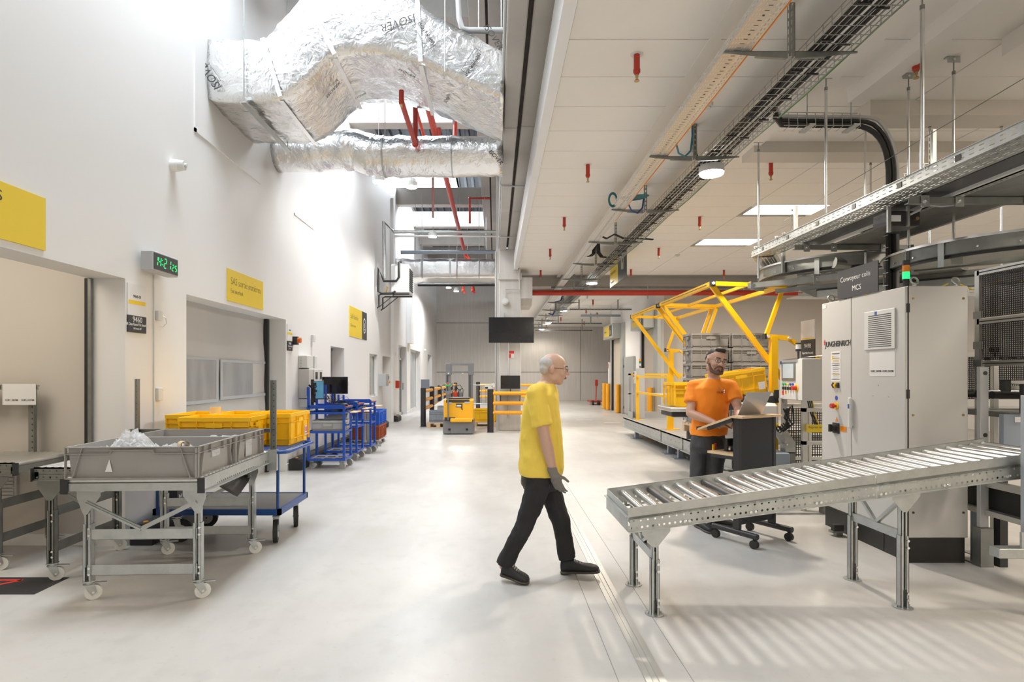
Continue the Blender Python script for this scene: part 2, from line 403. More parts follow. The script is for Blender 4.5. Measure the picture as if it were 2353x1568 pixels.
# raised lining edges round the duct passage, white on white
t = MB(); t.box(-3.2,-3.186,6.20,6.235,4.08,6.6); t.box(-3.2,-3.186,6.2,7.95,4.08,4.115); t.box(-3.2,-3.186,9.3,10.3,4.03,4.06); t.build('lining_edge', white_wall, wl)
bl = MB()
y = -6
for (a,b,z0,z1) in OPEN:
    if z0 > 0: continue
    bl.box(-3.2,-3.188,y,a,0,.10); y = b
bl.box(-3.2,-3.188,y,32,0,.10)
struct(bl.build('baseboard_left', white_wall))
pl = MB().box(-3.2,-3.12,17.95,18.3,0,6.9).box(-3.2,-3.05,21.3,22.0,2.6,7.5).build('trim_2', white_wall); struct(pl)
# airlock room behind door opening 1
ar = MB().box(-6.6,-3.5,5.09,5.3,0,3.2).box(-6.8,-6.6,1.5,5.3,0,3.2).box(-6.8,-3.5,1.3,1.5,0,3.2).box(-6.8,-3.5,1.3,5.3,3.2,3.3)
ar = struct(ar.build('wall_airlock', M('airlock panel', (.62,.585,.53), .55, var=(.8,.3,(.58,.545,.49),.4,.7))))
MB().box(-6.6,-3.5,5.075,5.09,0,.10).build('skirting', white_wall, ar)
lv = MB().box(-4.75,-4.15,5.06,5.09,.40,.80)
for k in range(12): lv.box(-4.73,-4.17,5.045,5.06,.42+k*.031,.438+k*.031)
tag(lv.build('air_grille', cabg), 'pale slatted air grille low on the airlock wall behind the left roller tables', 'vent')
g = MB().box(-3.50,-3.474,5.012,5.045,0,2.318)
g2 = MB().box(-3.53,-3.502,5.015,5.05,0,2.318)
r = thing('door_track', 'steel and black rubber guide rail at right jamb of the open roll door', 'rail', (-3.5,5,0))
g.build('rail_profile', galv_d, r); g2.build('rubber_seal', black, r)
light('AREA', (-4.6,3.4,3.1), 34, WARM, 1.6, name='airlock_light')
# rooms behind the glazing
rm = MB().box(-8,-7.8,18.6,31,0,3).box(-8,-3.5,18.6,18.8,0,3).box(-8,-3.5,30.8,31,0,3).box(-8,-3.5,18.6,31,3,3.1)
struct(rm.build('wall_glazed_room', M('office wall', (.70,.70,.67), .6, var=(.8,.3,(.64,.64,.61),.4,.7))))
MB().box(-8,-3.6,18.9,30.6,0,.004)
MB().box(-7.7,-3.6,18.85,18.95,.0,.9)
light('AREA', (-5.6,22,2.9), 90, NEUT, 3, 6, name='office_light')
rm = MB().box(-5,-4.8,11,18.3,0,3).box(-5,-3.5,11,11.1,0,3).box(-5,-3.5,18.2,18.3,0,3).box(-5,-3.5,11,18.3,2.9,3)
struct(rm.build('wall_inner_corridor', M('corridor wall', (.75,.68,.58), .6, var=(.8,.3,(.7,.63,.53),.4,.7))))
light('POINT', (-4.2,15.4,2.4), 14, WARM, .2, name='corridor_light')
light('POINT', (-4.2,17.3,2.0), 9, WARM, .2, name='corridor_light')
# door 3 (narrow leaf standing at the back of its reveal)
def door(name, y0, y1, z1, mat, x=-3.47, frame=doorg):
    d = bpy.data.objects.new(name, None); COL.objects.link(d); d['kind'] = 'structure'; d.location = (x, y0, 0); ORG[d.name] = Matrix.Translation((x,y0,0)).inverted()
    MB().bbox(x-.05,x,y0+.05,y1-.05,0.01,z1-.05,.004).build('door_leaf', mat, d)
    MB().box(x-.06,x+.015,y0,y0+.05,0,z1).box(x-.06,x+.015,y1-.05,y1,0,z1).box(x-.06,x+.015,y0,y1,z1-.05,z1).build('door_frame', frame, d)
    MB().cyl((x+.01,y0+.14,1.02),(x+.05,y0+.14,1.02),.012).bar((x+.05,y0+.13,1.02),(x+.05,y0+.26,1.02),.018).build('door_handle', galv, d)
    return d
door('door_2', 11.37, 12.4, 2.03, M('grey door leaf', (.42,.43,.41), .45, var=(2,.2,(.38,.39,.37),.4,.7)))
door('door_3', 16.62, 17.9, 2.0, M('warm glow door leaf', (.74,.68,.60), .5, var=(2,.2,(.7,.64,.56),.4,.7)))  # cream tone of the leaf stands in for a warm-lit interior
def win(name, y0, y1, z0, z1, n=1, x=-3.42, doorpos=None):
    d = bpy.data.objects.new(name, None); COL.objects.link(d); d['kind'] = 'structure'; d.location = (x, y0, z0); ORG[d.name] = Matrix.Translation((x,y0,z0)).inverted()
    m = MB(); e = .05
    m.box(x-.03,x+.03,y0,y1,z0,z0+e).box(x-.03,x+.03,y0,y1,z1-e,z1)
    ys = [y0] + ([doorpos] if doorpos else []) + [y1]
    for i,yy in enumerate(ys):
        a = yy if i == 0 else yy-e if i == len(ys)-1 else yy-e/2
        m.box(x-.03,x+.03,a,a+e,z0,z1)
    m.build('window_frame', M('white frame %s' % name, (.72,.73,.72), .45, var=(4,.1,(.7,.7,.7),.4,.7)), d)
    for i in range(len(ys)-1):
        MB().box(x-.006,x+.006,ys[i]+e/2,ys[i+1]-e/2,z0+e,z1-e).build('pane', glass, d)
    return d
win('window_1', 14.9, 15.9, .88, 2.0, x=-3.3)
w2 = win('window_2', 19.4, 21.2, 0, 2.44, doorpos=20.3)
w3 = win('window_3', 22.1, 25.1, 0, 2.42, doorpos=23.0)
win('window_4', 27.8, 29.6, 0, 2.4)
for wdw, ya, yb in ((w2,20.3,21.2),(w3,22.1,23.0)):
    m = MB().box(-3.40,-3.36,ya+.04,ya+.12,0,2.05).box(-3.40,-3.36,yb-.12,yb-.04,0,2.05).box(-3.40,-3.36,ya+.04,yb-.04,1.97,2.05).box(-3.40,-3.36,ya+.04,yb-.04,0,.1)
    m.build('glazed_door_frame', cabg, wdw); MB().box(-3.35,-3.30,yb-.12,yb-.09,.9,1.15).build('door_handle', galv, wdw)
# back wall of cast concrete panels
wb = bpy.data.objects.new('wall_back', None); COL.objects.link(wb); wb['kind'] = 'structure'; wb.location = (0,32,0); ORG[wb.name] = Matrix.Translation((0,32,0)).inverted()
MB().box(-3.5,13,32.03,32.3,0,8).build('wall_core', dark_gap, wb)
for z0,z1 in ((0,1.55),(1.57,4.25),(4.27,8.0)):
    for x0,x1 in ((-3.5,4.7),(4.72,13)):
        MB().bbox(x0,x1,32.0,32.05,z0,z1,.006).build('concrete_panel', concrete_wall, wb)
wr = MB().box(4.8,5.05,17.4,24.2,0,4.6).build('wall_right', white_wall); struct(wr)
wf = MB().box(5.05,13,17.4,17.6,0,3.95).build('wall_far_right', M('warm plaster', (.66,.61,.55), .7, var=(1.5,.3,(.62,.57,.51),.4,.7))); struct(wf)
struct(MB().box(12.8,13,-6,36,0,6).build('wall_outer_right', white_wall))
struct(MB().box(-3.5,13,-6.2,-6,0,8).build('wall_behind', white_wall))
# suspended ceiling, near zone: individual boards
CZ = 4.23
ce = bpy.data.objects.new('ceiling', None); COL.objects.link(ce); ce['kind'] = 'structure'; ce.location = (0,0,CZ); ORG[ce.name] = Matrix.Translation((0,0,CZ)).inverted()
MB().box(.6,12.8,-6,16.62,CZ+.03,CZ+.10).build('ceiling_void_board', M('joint shadow', (.45,.43,.40), .8, var=(3,.1,(.4,.38,.36),.4,.7)), ce)
panels = {(3,16),(3,20)}
tile = None; g = .005
for i in range(8):
    for k in range(31):
        x0 = .6+1.2*i; y0 = -.03+.6*k-1.8
        if y0 < 0 and i > 3: pass
        if (i,k) in ((3,18.75),): continue
        if abs(y0-9.57) < .5 and 0: continue
        if i == 3 and (abs(y0-(9.57-.0)) < .31 or abs(y0-11.97) < .31): continue
        if y0+.6 > 16.62: continue
        if tile is None:
            tile = MB().bbox(g,1.2-g,g,.6-g,0,.03,.004).build("ceiling_tile", white_ceil, ce, world=False, loc=(x0,y0,0))
        else:
            c = tile.copy(); COL.objects.link(c); c.location = (x0,y0,0)
MB().box(10.2,12.8,-6,16.62,CZ,CZ+.03).box(.6,10.2,-6,-1.83,CZ,CZ+.03).build('ceiling_board', white_ceil, ce)
bm_ = MB()
bm_.box(1.80-.05,1.80+.05,-1.8,16.6,CZ-.004,CZ+.002); bm_.box(2.95,3.13,-1.8,7.2,CZ-.05,CZ+.0)
bm_.build('ceiling_joint_strip', white_ceil, ce)
# far zone
cf = bpy.data.objects.new('ceiling_far', None); COL.objects.link(cf); cf['kind'] = 'structure'; cf.location=(0,0,4.05); ORG[cf.name] = Matrix.Translation((0,0,4.05)).inverted()
m = MB(); 
for i in range(9):
    for k in range(23):
        m.box(.72+1.2*i,.72+1.2*i+1.19,18.2+.6*k,18.2+.6*k+.59,4.05,4.07)
o = m.build('ceiling_tile', white_ceil, cf, kind='stuff')
MB().box(.7,12.8,18.2,32,4.075,4.2).build('ceiling_void_board', MATS['joint shadow'], cf)
struct(MB().box(.50,.60,-6,16.62,4.2,4.60).build('trim_1', M('white fascia', (.84,.84,.84), .45, var=(3,.1,(.8,.8,.8),.4,.7))))
# ceiling drops (dropped strips across the right bay)
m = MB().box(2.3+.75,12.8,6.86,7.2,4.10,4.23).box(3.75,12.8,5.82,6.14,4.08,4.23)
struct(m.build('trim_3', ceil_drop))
# long main beam over the column line, with a dark joint between its two halves
b1 = MB()
for y0,y1 in ((-6,3.2),(3.215,7.6),(7.615,11.6),(11.615,15.2)):
    b1.bbox(.115,.295,y0,y1,4.7,5.35,.012); b1.bbox(.345,.60,y0,y1,4.72,5.35,.012)
b1 = struct(b1.build('beam_1', concrete)); 
MB().box(.28,.36,-6,15.2,4.78,5.2).build('joint_filler', dark_gap, b1)
MB().box(.62,.68,-6,16.6,4.6,5.4).build('beam_edge', concrete, b1)
struct(MB().box(.12,.66,-6,16.6,5.35,8.0).build('wall_above_beam', concrete))
# column with corbels
cl = bpy.data.objects.new('column_1', None); COL.objects.link(cl); cl['kind'] = 'structure'; cl.location=(.4,15.5,0); ORG[cl.name] = Matrix.Translation((.4,15.5,0)).inverted()
MB().bbox(.11,.68,15.2,15.85,0,4.75,.012).build('shaft', concrete_wall, cl)
MB().box(.03,.11,15.3,15.8,0,7.5).build('pilaster', concrete_wall, cl)
MB().bbox(.08,.70,15.14,15.2,3.93,4.10,.01).build('corbel', concrete_wall, cl)
MB().prism([(15.2,4.0),(16.6,4.0),(16.6,3.3),(15.5,3.3),(15.2,3.45)],'x',.68,.98).build('corbel', concrete_wall, cl)
# cross beams at the end of the near ceiling
cb = MB().bbox(.70,12.8,16.66,17.2,3.98,4.6,.01).build('beam_2', concrete); struct(cb)
MB().box(.9,12.8,17.2,17.4,3.92,4.4).build('beam_flange', concrete, cb)
# roof of the high bay
rb = bpy.data.objects.new('ceiling_roof', None); COL.objects.link(rb); rb['kind'] = 'structure'; rb.location=(0,0,7); ORG[rb.name] = Matrix.Translation((0,0,7)).inverted()
BY = [3.1, 6.75, 9.0, 12.8, 15.9, 19.0, 21.85, 24.9, 28.0, 31.0]
for y in BY: MB().bbox(-3.5,-.38,y,y+.35,7.0,7.56,.01).build('cross_beam', concrete, rb)
m = MB().bbox(-.40,-.145,-6,32,6.9,7.5,.01).bbox(-.105,.12,-6,32,6.9,7.5,.01)
m.build('long_beam', concrete, rb); MB().box(-.16,-.09,-6,32,6.95,7.4).build('joint_filler', dark_gap, rb)
def corr(m, x0, x1, y0, y1, z):   # corrugated sheet, ribs running along y
    n = max(1, int((x1-x0)/.25)); p = (x1-x0)/n; prof = []
    for i in range(n):
        a = x0+i*p; prof += [(a,z),(a+p*.35,z),(a+p*.45,z+.09),(a+p*.9,z+.09)]
    prof.append((x1,z))
    vs = [(x,y0,zz) for x,zz in prof]+[(x,y1,zz) for x,zz in prof]; k = len(prof)
    m.add(vs, [(i,i+1,k+i+1,k+i) for i in range(k-1)])
m = MB(); y = -6
for a,b in SKYL:
    corr(m,-3.5,-1.3,y,a,8.0); y = b
corr(m,-3.5,-1.3,y,32,8.0); corr(m,-1.3,.2,-6,32,8.0)
m.build('roof_sheet', roof_steel, rb)
MB().box(-3.7,13,-6.2,-1.0,8.4,8.45).box(-1.1,13,-6.2,33,8.4,8.45).box(.6,13,-6,33,5.5,5.6).build('roof_cover', roof_steel, rb)
for a,b in SKYL:
    m = MB().box(-3.5,-1.3,a-.06,a,8.0,8.6).box(-3.5,-1.3,b,b+.06,8.0,8.6).box(-3.56,-3.5,a,b,8.0,8.6).box(-1.3,-1.24,a,b,8.0,8.6)
    m.build('skylight_kerb', white_wall, rb)
    MB().box(-3.5,-1.3,(a+b)/2-.05,(a+b)/2+.05,7.95,8.1).build('skylight_bar', acgrey, rb)
for y in (10.7,11.0): MB().box(-3.5,-1.3,y-.03,y+.03,7.97,8.06).build('purlin', acgrey, rb)
# ================= LAMPS =================
def highbay(i, x, y, z, group, lab, p, col, rod=None, r=.11):
    t = thing('high_bay_lamp', lab, 'lamp', (x,y,z), group=group)
    m = MB().cyl((x,y,z+.02),(x,y,z+.10),r,20).cyl((x,y,z+.10),(x,y,z+.17),r*.6,16)
    for k in range(12):
        a = PI*k/6; m.box(x+math.cos(a)*r*.7-.004,x+math.cos(a)*r*.7+.004,y+math.sin(a)*r*.7-.004,y+math.sin(a)*r*.7+.004,z+.10,z+.15)
    m.build('housing', acgrey, t); MB().cyl((x,y,z),(x,y,z+.02),r*.92,20).build('diffuser', lampw, t)
    if rod: MB().cyl((x,y,z+.17),(x,y,rod),.006,6).build('suspension_rod', galv, t)
    light('SPOT', (x,y,z-.03), p, col, r*.8, spot=math.radians(165), rot=(0,0,0), name='lamp_or_fill_light', blend=.5)
for i,(x,y,z) in enumerate(((-2.13,10.7,5.0),(-1.57,11.0,5.0),(-1.6,15.0,5.0),(-1.9,24,5.0),(-1.65,25.0,5.0))):
    highbay(i,x,y,z,'high bay lamps in the tall aisle', ['round lamp hanging on a rod by the white wall below the foil pipe','round lamp hanging just right of the one by the white wall','single round lamp in mid aisle above the wall air unit','leftmost of the two far lamps in the tall aisle','rightmost of the two far lamps in the tall aisle'][i], [55,95,150,280,280][i], NEUT, [8.0,8.0,8.0,8.0,7.0][i])
for i,(x,y) in enumerate(((2.49,6.7),(2.48,14.9),(2.52,21.4),(2.45,26.6),(2.45,30.6))):
    highbay(i,x,y,3.78,'lamps under the wire cable tray', 'round lamp under the wire cable tray, %s from the camera' % ORD[i], [300,210,230,200,90][i], WARM, 3.9, r=.14)
# unseen spots added behind and beside the camera for general light
for x,y,p in ((2.5,-1.5,60),(6.9,-1.0,170),(6.9,6.7,190),(7.5,13.5,190),(8,22,120)):
    light('SPOT', (x,y,4.0), p, WARM, .14, spot=math.radians(165), name='lamp_or_fill_light')
for x,y,p in ((-1.7,-3,45),): light('SPOT', (x,y,6.2), p, NEUT, .15, spot=math.radians(165), name='lamp_or_fill_light')  # added unseen spot, lights the fronts that face the camera
for i,(yy) in enumerate((9.43,11.83)):
    t = thing('ceiling_light_panel', ['nearer bright square light panel in the ceiling boards','farther bright light panel in the ceiling boards'][i], 'light', (4.85,yy+.3,CZ), group='light panels in the ceiling')
    MB().box(4.25,5.44,yy,yy+.01,CZ-.006,CZ+.03).box(4.25,5.44,yy+.58,yy+.59,CZ-.006,CZ+.03).box(4.25,4.26,yy,yy+.59,CZ-.006,CZ+.03).box(5.43,5.44,yy,yy+.59,CZ-.006,CZ+.03).build('panel_frame', acgrey, t)
    MB().box(4.26,5.43,yy+.01,yy+.58,CZ-.003,CZ+.03).build('diffuser', panelw, t)
    light('AREA', (4.85,yy+.3,CZ-.02), 65, WARM, 1.1, .55, name='panel_or_fill_light')

for x,y in ((4.85,2.3),(4.85,-1.6),(2.4,-3.5)): light('AREA', (x,y,CZ-.02), 80, WARM, 1.1, .55, name='panel_or_fill_light')  # unseen lights without panels, added to brighten sides facing the camera
# ================= LEFT WALL FITTINGS =================
def board(name, lab, cat, x, y0, y1, z0, z1, mat, face=1, th=.012, group=None, z0b=None):
    t = thing(name, lab, cat, (x,y0,z0), group=group)
    MB().box(min(x,x+face*th),max(x,x+face*th),y0,y1,z0,z1).build('board', mat, t)
    return t
f1 = -3.2+.0125
t = board('wall_sign', 'large yellow sign high at the left edge, reading tières', 'sign', -3.2, 2.45, 4.14, 2.37, 2.74, sign_y)
text('matières', .155, (f1,3.24,2.615), '+x', ink, t, off=-.002)
t = board('wall_sign', 'yellow sign over the fabric roll door, reading SAS sortie matières', 'sign', -3.2, 6.96, 8.03, 2.37, 2.755, sign_y)
text('SAS sortie matières', .125, (f1,7.04,2.58), '+x', ink, t, off=-.0025, sx=.90)
text('Exit interlock', .08, (f1,7.04,2.475), '+x', ink, t, off=-.002, sx=.8)
t = board('wall_sign', 'yellow and charcoal sign with a round emblem, reading Salle blanche', 'sign', -3.2, 12.8, 14.0, 2.32, 2.99, sign_y)
MB().box(-3.2,-3.188,14.0,14.53,2.32,2.99).build('emblem_panel', sign_k, t)
text('Salle blanche', .16, (f1,12.88,2.72), '+x', ink, t, off=-.003, sx=.88); text('Clean room', .10, (f1,12.88,2.54), '+x', ink, t, off=-.002)
m = MB()
for k in range(24):
    a, b = 2*PI*k/24, 2*PI*(k+1)/24
    for r0,r1,cy_,cz in ((.115,.14,14.265,2.655),):
        m.quad((f1,cy_+r0*math.cos(a),cz+r0*1.35*math.sin(a)),(f1,cy_+r1*math.cos(a),cz+r1*1.35*math.sin(a)),(f1,cy_+r1*math.cos(b),cz+r1*1.35*math.sin(b)),(f1,cy_+r0*math.cos(b),cz+r0*1.35*math.sin(b)))
m.box(-3.188,-3.186,14.24,14.29,2.60,2.72).bar((-3.187,14.20,2.56),(-3.187,14.33,2.56),.02); m.build('emblem', ink_w, t)
# info plates beside the doors
def info(y0, y1, z0, zm, z1, lab, num, l2, l3, sz=1):
    t = thing('info_plate', lab, 'sign', (-3.2,y0,z0)); w = y1-y0
    MB().box(-3.2,-3.19,y0,y1,zm,z1).build('white_panel', paper, t); MB().box(-3.2,-3.188,y0,y1,z0,zm).build('dark_panel', sign_k, t)
    MB().box(-3.19,-3.189,y0+.01,y1-.01,zm+.10,zm+.135).build('yellow_stripe', ink_y, t)
    text(num, .07*sz, (-3.1875,(y0+y1)/2,z0+(zm-z0)*.62), '+x', ink_w, t, 'CENTER'); text(l2, .036*sz, (-3.1875,(y0+y1)/2,z0+(zm-z0)*.40), '+x', ink_w, t, 'CENTER', sx=.72)
    text(l3, .024*sz, (-3.1875,(y0+y1)/2,z0+(zm-z0)*.18), '+x', ink_w, t, 'CENTER', sx=.8)
    text('9460-01' if num=='9460' else num+'-01', .035*sz, (-3.189,(y0+y1)/2,zm+.16), '+x', ink, t, 'CENTER')
    return t
info(5.07,5.335,1.862,2.01,2.29, 'tall white and black plate beside the open door reading 9460', '9460', 'GR Clean Room P16 (Interlock)', 'SAS entrée MP')
info(8.97,9.19,1.85,2.0,2.26, 'narrow white and black plate right of the fabric roll door reading 9461', '9461', 'GR Clean Room Exit', 'SAS sortie', .8)
# wall clock
t = thing('digital_clock', 'grey digital wall clock with green digits reading 14:21 25', 'clock', (-3.12,5.24,1.9))
MB().bbox(-3.16,-3.05,5.20,5.62,2.42,2.60,.008).build('case', lcrate, t)
MB().box(-3.2,-3.14,5.28,5.54,2.46,2.56).build('wall_mount', cabg, t)
MB().box(-3.052,-3.046,5.215,5.605,2.437,2.583).build('display', sign_k, t)
SEG = {'1':'bc','4':'fgbc','2':'abged','5':'afgcd'}
m = MB()
def digit(ch, y, z, w, h, k=.011):
    sh = .12
    pts = {'a':((0,h),(w,h)),'b':((w,h/2),(w,h)),'c':((w,0),(w,h/2)),'d':((0,0),(w,0)),'e':((0,0),(0,h/2)),'f':((0,h/2),(0,h)),'g':((0,h/2),(w,h/2))}
    for s_ in SEG[ch]:
        (a,b),(c,d) = pts[s_]; n = .15
        pa = (a+(c-a)*n+b*sh, b+(d-b)*n); pc = (c-(c-a)*n+d*sh, d-(d-b)*n)
        m.bar((-3.0445,y+pa[0],z+pa[1]),(-3.0445,y+pc[0],z+pc[1]),k*.75,.002,up=(1,0,0))
for ch,y in (('1',5.225),('4',5.275),('2',5.365),('1',5.435)): digit(ch, y, 2.47, .038, .085)
for ch,y in (('2',5.50),('5',5.55)): digit(ch, y, 2.468, .028, .055, .009)
m.box(-3.046,-3.043,5.335,5.343,2.49,2.498).box(-3.046,-3.043,5.338,5.346,2.53,2.538)
m.build('digits', gclock, t)
# siren, sockets, switches
t = thing('wall_siren', 'round white sounder high on the left wall', 'siren', (-3.2,5.78,3.56))
MB().cyl((-3.2,5.78,3.56),(-3.13,5.78,3.56),.058,20).build('base', white_wall, t); MB().cyl((-3.13,5.78,3.56),(-3.07,5.78,3.56),.052,20,.046).cyl((-3.07,5.78,3.56),(-3.05,5.78,3.56),.02,12).build('horn', acgrey, t)
t = thing('wall_socket', 'small white socket with a looped lead under the digital clock', 'socket', (-3.2,5.36,2.03))
MB().bbox(-3.2,-3.165,5.49,5.56,2.0,2.09,.004).build('socket_box', acgrey, t); MB().box(-3.2,-3.187,5.455,5.47,.95,2.42).build('conduit', acgrey, t)
MB().tube([(-3.17,5.56,2.05),(-3.16,5.60,2.03),(-3.165,5.62,1.98),(-3.175,5.58,1.94),(-3.185,5.54,1.95)],.003,5).build('lead', galv, t)
t = thing('wall_socket', 'pair of small white sockets beside the left perforated upright', 'socket', (-3.2,5.42,1.30))
MB().bbox(-3.2,-3.17,5.50,5.58,1.24,1.36,.004).build('socket_box', acgrey, t)
t = thing('wall_sounder', 'small white call point box right of the 9461 plate', 'socket', (-3.2,10.2,2.1))
MB().bbox(-3.2,-3.15,10.15,10.25,2.05,2.17,.004).build('socket_box', acgrey, t); MB().box(-3.2,-3.194,10.19,10.20,1.8,2.05).build('conduit', acgrey, t)
t = thing('door_push_button', 'orange mushroom button on a black bracket beside the 9461 plate', 'button', (-3.2,9.25,2.02))
MB().box(-3.2,-3.12,9.2,9.28,1.95,2.08).build('bracket', blackpl, t); MB().cyl((-3.12,9.24,2.02),(-3.07,9.24,2.02),.042,16).build('button_cap', M('orange button', (.8,.17,.02), .35, var=(9,.1,(.7,.15,.02),.4,.7)), t)
t = thing('wall_switch', 'tiny white switch on the wall right of the monitors', 'switch', (-3.2,12.65,1.3)); MB().bbox(-3.2,-3.17,12.6,12.7,1.22,1.32,.004).build('switch_box', acgrey, t)
for i,(y,z) in enumerate(((18.4,2.1),(26.5,2.55))):
    t = thing('wall_detector', ['small white detector on the white wall above the glazed doors','small white detector near the end of the white wall'][i], 'detector', (-3.2,y,z)); MB().cyl((-3.2,y,z),(-3.12,y,z),.05,12).build('detector_body', acgrey, t)
# roll door curtain in opening 2
t = thing('roll_door', 'grey fabric roll door with clear window strips, closed in its reveal', 'door', (-3.48,6.05,0))
m = MB(); n = 24
for i in range(n):
    pass
vs = []; N = 26; K = 18
for k in range(K+1):
    for i in range(N+1):
        y = 6.0+2.86*i/N; z = 2.36*k/K
        vs.append((-3.485+.012*math.sin(i*.5+k*.25)*(.3+k/K)+.008*math.sin(k*1.1), y, z))
m.add(vs, [(k*(N+1)+i,k*(N+1)+i+1,(k+1)*(N+1)+i+1,(k+1)*(N+1)+i) for k in range(K) for i in range(N) ])
m.build('curtain', curtain, t, smooth='all')
m = MB(); m.box(-3.472,-3.466,6.0,7.25,1.18,1.66).box(-3.472,-3.466,7.42,8.35,1.20,1.64); m.build('window_panel', cwin, t)
MB().box(-3.466,-3.4625,6.0,7.25,1.14,1.18).box(-3.466,-3.4625,6.0,7.25,1.66,1.69).box(-3.466,-3.4625,7.25,7.31,1.14,1.69).box(-3.466,-3.4625,7.36,8.8,1.16,1.20).box(-3.466,-3.4625,7.36,8.8,1.64,1.675).box(-3.466,-3.4625,7.36,7.42,1.20,1.64).build('window_border', M('curtain border', (.46,.49,.52), .5, var=(2,.2,(.42,.45,.48),.4,.7)), t)
MB().box(-3.50,-3.44,8.82,8.88,0,2.32).build('rubber_seal', black, t); MB().box(-3.50,-3.445,8.88,8.92,0,2.32).build('rail_profile', galv_d, t)
MB().cyl((-3.55,6.0,2.42),(-3.55,8.95,2.42),.08,12).build('roll_tube', curtain, t)
# electrical boxes
t = thing('distribution_box', 'light grey wall box with knockouts, upper of the two stacked', 'cabinet', (-3.2,9.5,1.58))
MB().bbox(-3.2,-3.06,9.5,10.05,1.585,1.79,.006).build('case', acgrey, t); m = MB()
for k in range(4): m.cyl((-3.16,9.5,1.615+k*.045),(-3.16,9.49,1.615+k*.045),.018,10)
m.build('knockout', cabg, t); MB().box(-3.06,-3.055,9.86,9.87,1.585,1.79).build('seam', ink, t)
t = thing('distribution_box', 'grey wall cabinet with two meter windows, lower of the two stacked', 'cabinet', (-3.2,9.5,1.08))
MB().bbox(-3.2,-3.03,9.5,10.25,1.09,1.57,.006).build('case', cabg, t); MB().box(-3.03,-3.02,9.75,10.0,1.1,1.56).box(-3.03,-3.02,10.01,10.24,1.1,1.56).build('door_leaf', acgrey, t)
MB().box(-3.02,-3.015,9.82,9.93,1.40,1.52).box(-3.02,-3.015,10.07,10.17,1.40,1.52).build('meter_window', sign_k, t)
MB().bbox(-3.2,-2.98,9.5,10.25,.95,1.08,.004).build('gutter', acgrey, t)
t = thing('control_box', 'small grey wall box with an orange isolator near the third reveal', 'cabinet', (-3.2,15.95,1.15))
MB().bbox(-3.2,-3.0,16.05,16.40,1.14,1.48,.006).build('case', lcrate, t); MB().box(-3.2,-3.0,16.41,16.55,1.14,1.48).build('switch_plate', cabg, t)
MB().cyl((-3.0,16.48,1.25),(-2.96,16.48,1.25),.03,12).build('isolator_knob', M('isolator', (.8,.25,.02), .4, var=(9,.1,(.7,.2,.02),.4,.7)), t)
MB().bbox(-3.0,-2.99,16.45,16.51,1.33,1.42,.002).build('indicator', ink, t)
t = thing('fire_cabinet', 'small red wall box beside the glazed doors', 'cabinet', (-3.2,18.55,1.0)); MB().bbox(-3.2,-3.05,18.5,18.78,1.02,1.26,.01).build('case', red, t); MB().box(-3.05,-3.045,18.55,18.73,1.1,1.2).build('front_panel', ink_r, t)
# black bumper kerbs along the wall foot
def kerb(y0, y1, lab):
    t = thing('wall_bumper', lab, 'bumper', (-3.05,y0,0), group='black bumper kerbs at the wall foot')
    MB().prism([(-3.17,0),(-2.98,0),(-2.98,.12),(-3.01,.16),(-3.06,.185),(-3.13,.185),(-3.17,.17)],'y',y0,y1).build('kerb_body', black, t)
    m = MB()
    for k in range(int((y1-y0)/.5)+1):
        yy = min(y0+.06+k*.5, y1-.06); m.cyl((-3.07,yy,.185),(-3.07,yy,.197),.022,10)
    m.build('bolt_cap', orng, t); return t
kerb(5.07,6.0,'short black kerb between the two roll doors'); k2 = kerb(8.98,16.4,'long black kerb running behind the blue trolleys'); kerb(18.0,18.6,'short grey-black kerb just past the stacked crates')
# dark roll beam with lettering leaning behind the platform trolley
t = thing('dark_beam', 'charcoal padded beam with white lettering lying on the wall side of the trolley', 'beam', (-3.0,5.72,.0))
MB().box(-3.17,-3.05,5.60,6.0,.19,.42).build('pad', sign_k, t); text('MACO', .085, (-3.048,5.62,.27), '+x', ink_w, t, off=.002)
# white twin lead duct etc.
# ================= TABLES / CONVEYORS =================
def caster(par, x, y, z=0, r=.05, mat=nylon, ang=0, plate=.115, brake=True, w=.032):
    c, s_ = math.cos(ang), math.sin(ang)
    def X(a,b,h): return (x+a*c-b*s_, y+a*s_+b*c, z+h)
    m = MB(X); h = r*2+.022
    m.box(-.035,.035,-.03,.03,h,h+.006)
    m.cyl((0,0,h-.015),(0,0,h),.025,10)
    for sd in (-1,1):
        m.add([(-.03,sd*(w/2+.006),h-.012),(.028,sd*(w/2+.006),h-.012),(.045,sd*(w/2+.006),r),(.02,sd*(w/2+.006),r-.02),(.0,sd*(w/2+.006),r+.01)],[(0,1,2,3,4)])
        m.add([(-.03,sd*(w/2+.003),h-.012),(.028,sd*(w/2+.003),h-.012),(.045,sd*(w/2+.003),r),(.02,sd*(w/2+.003),r-.02),(.0,sd*(w/2+.003),r+.01)],[(4,3,2,1,0)])
    m.box(-.032,.03,-(w/2+.006),w/2+.006,h-.018,h-.01)
    if brake: m.bar((.01,0,h-.01),(.10,0,h-.02),w*.9,.006); 
    cst = m.build('caster', galv, par)
    k = MB(X).cyl((.025,-w/2,r),(.025,w/2,r),r,18); k.cyl((.025,-w/2-.008,r),(.025,w/2+.008,r),.008,8)
    k.build('wheel', mat, cst, smooth=True)
    return cst
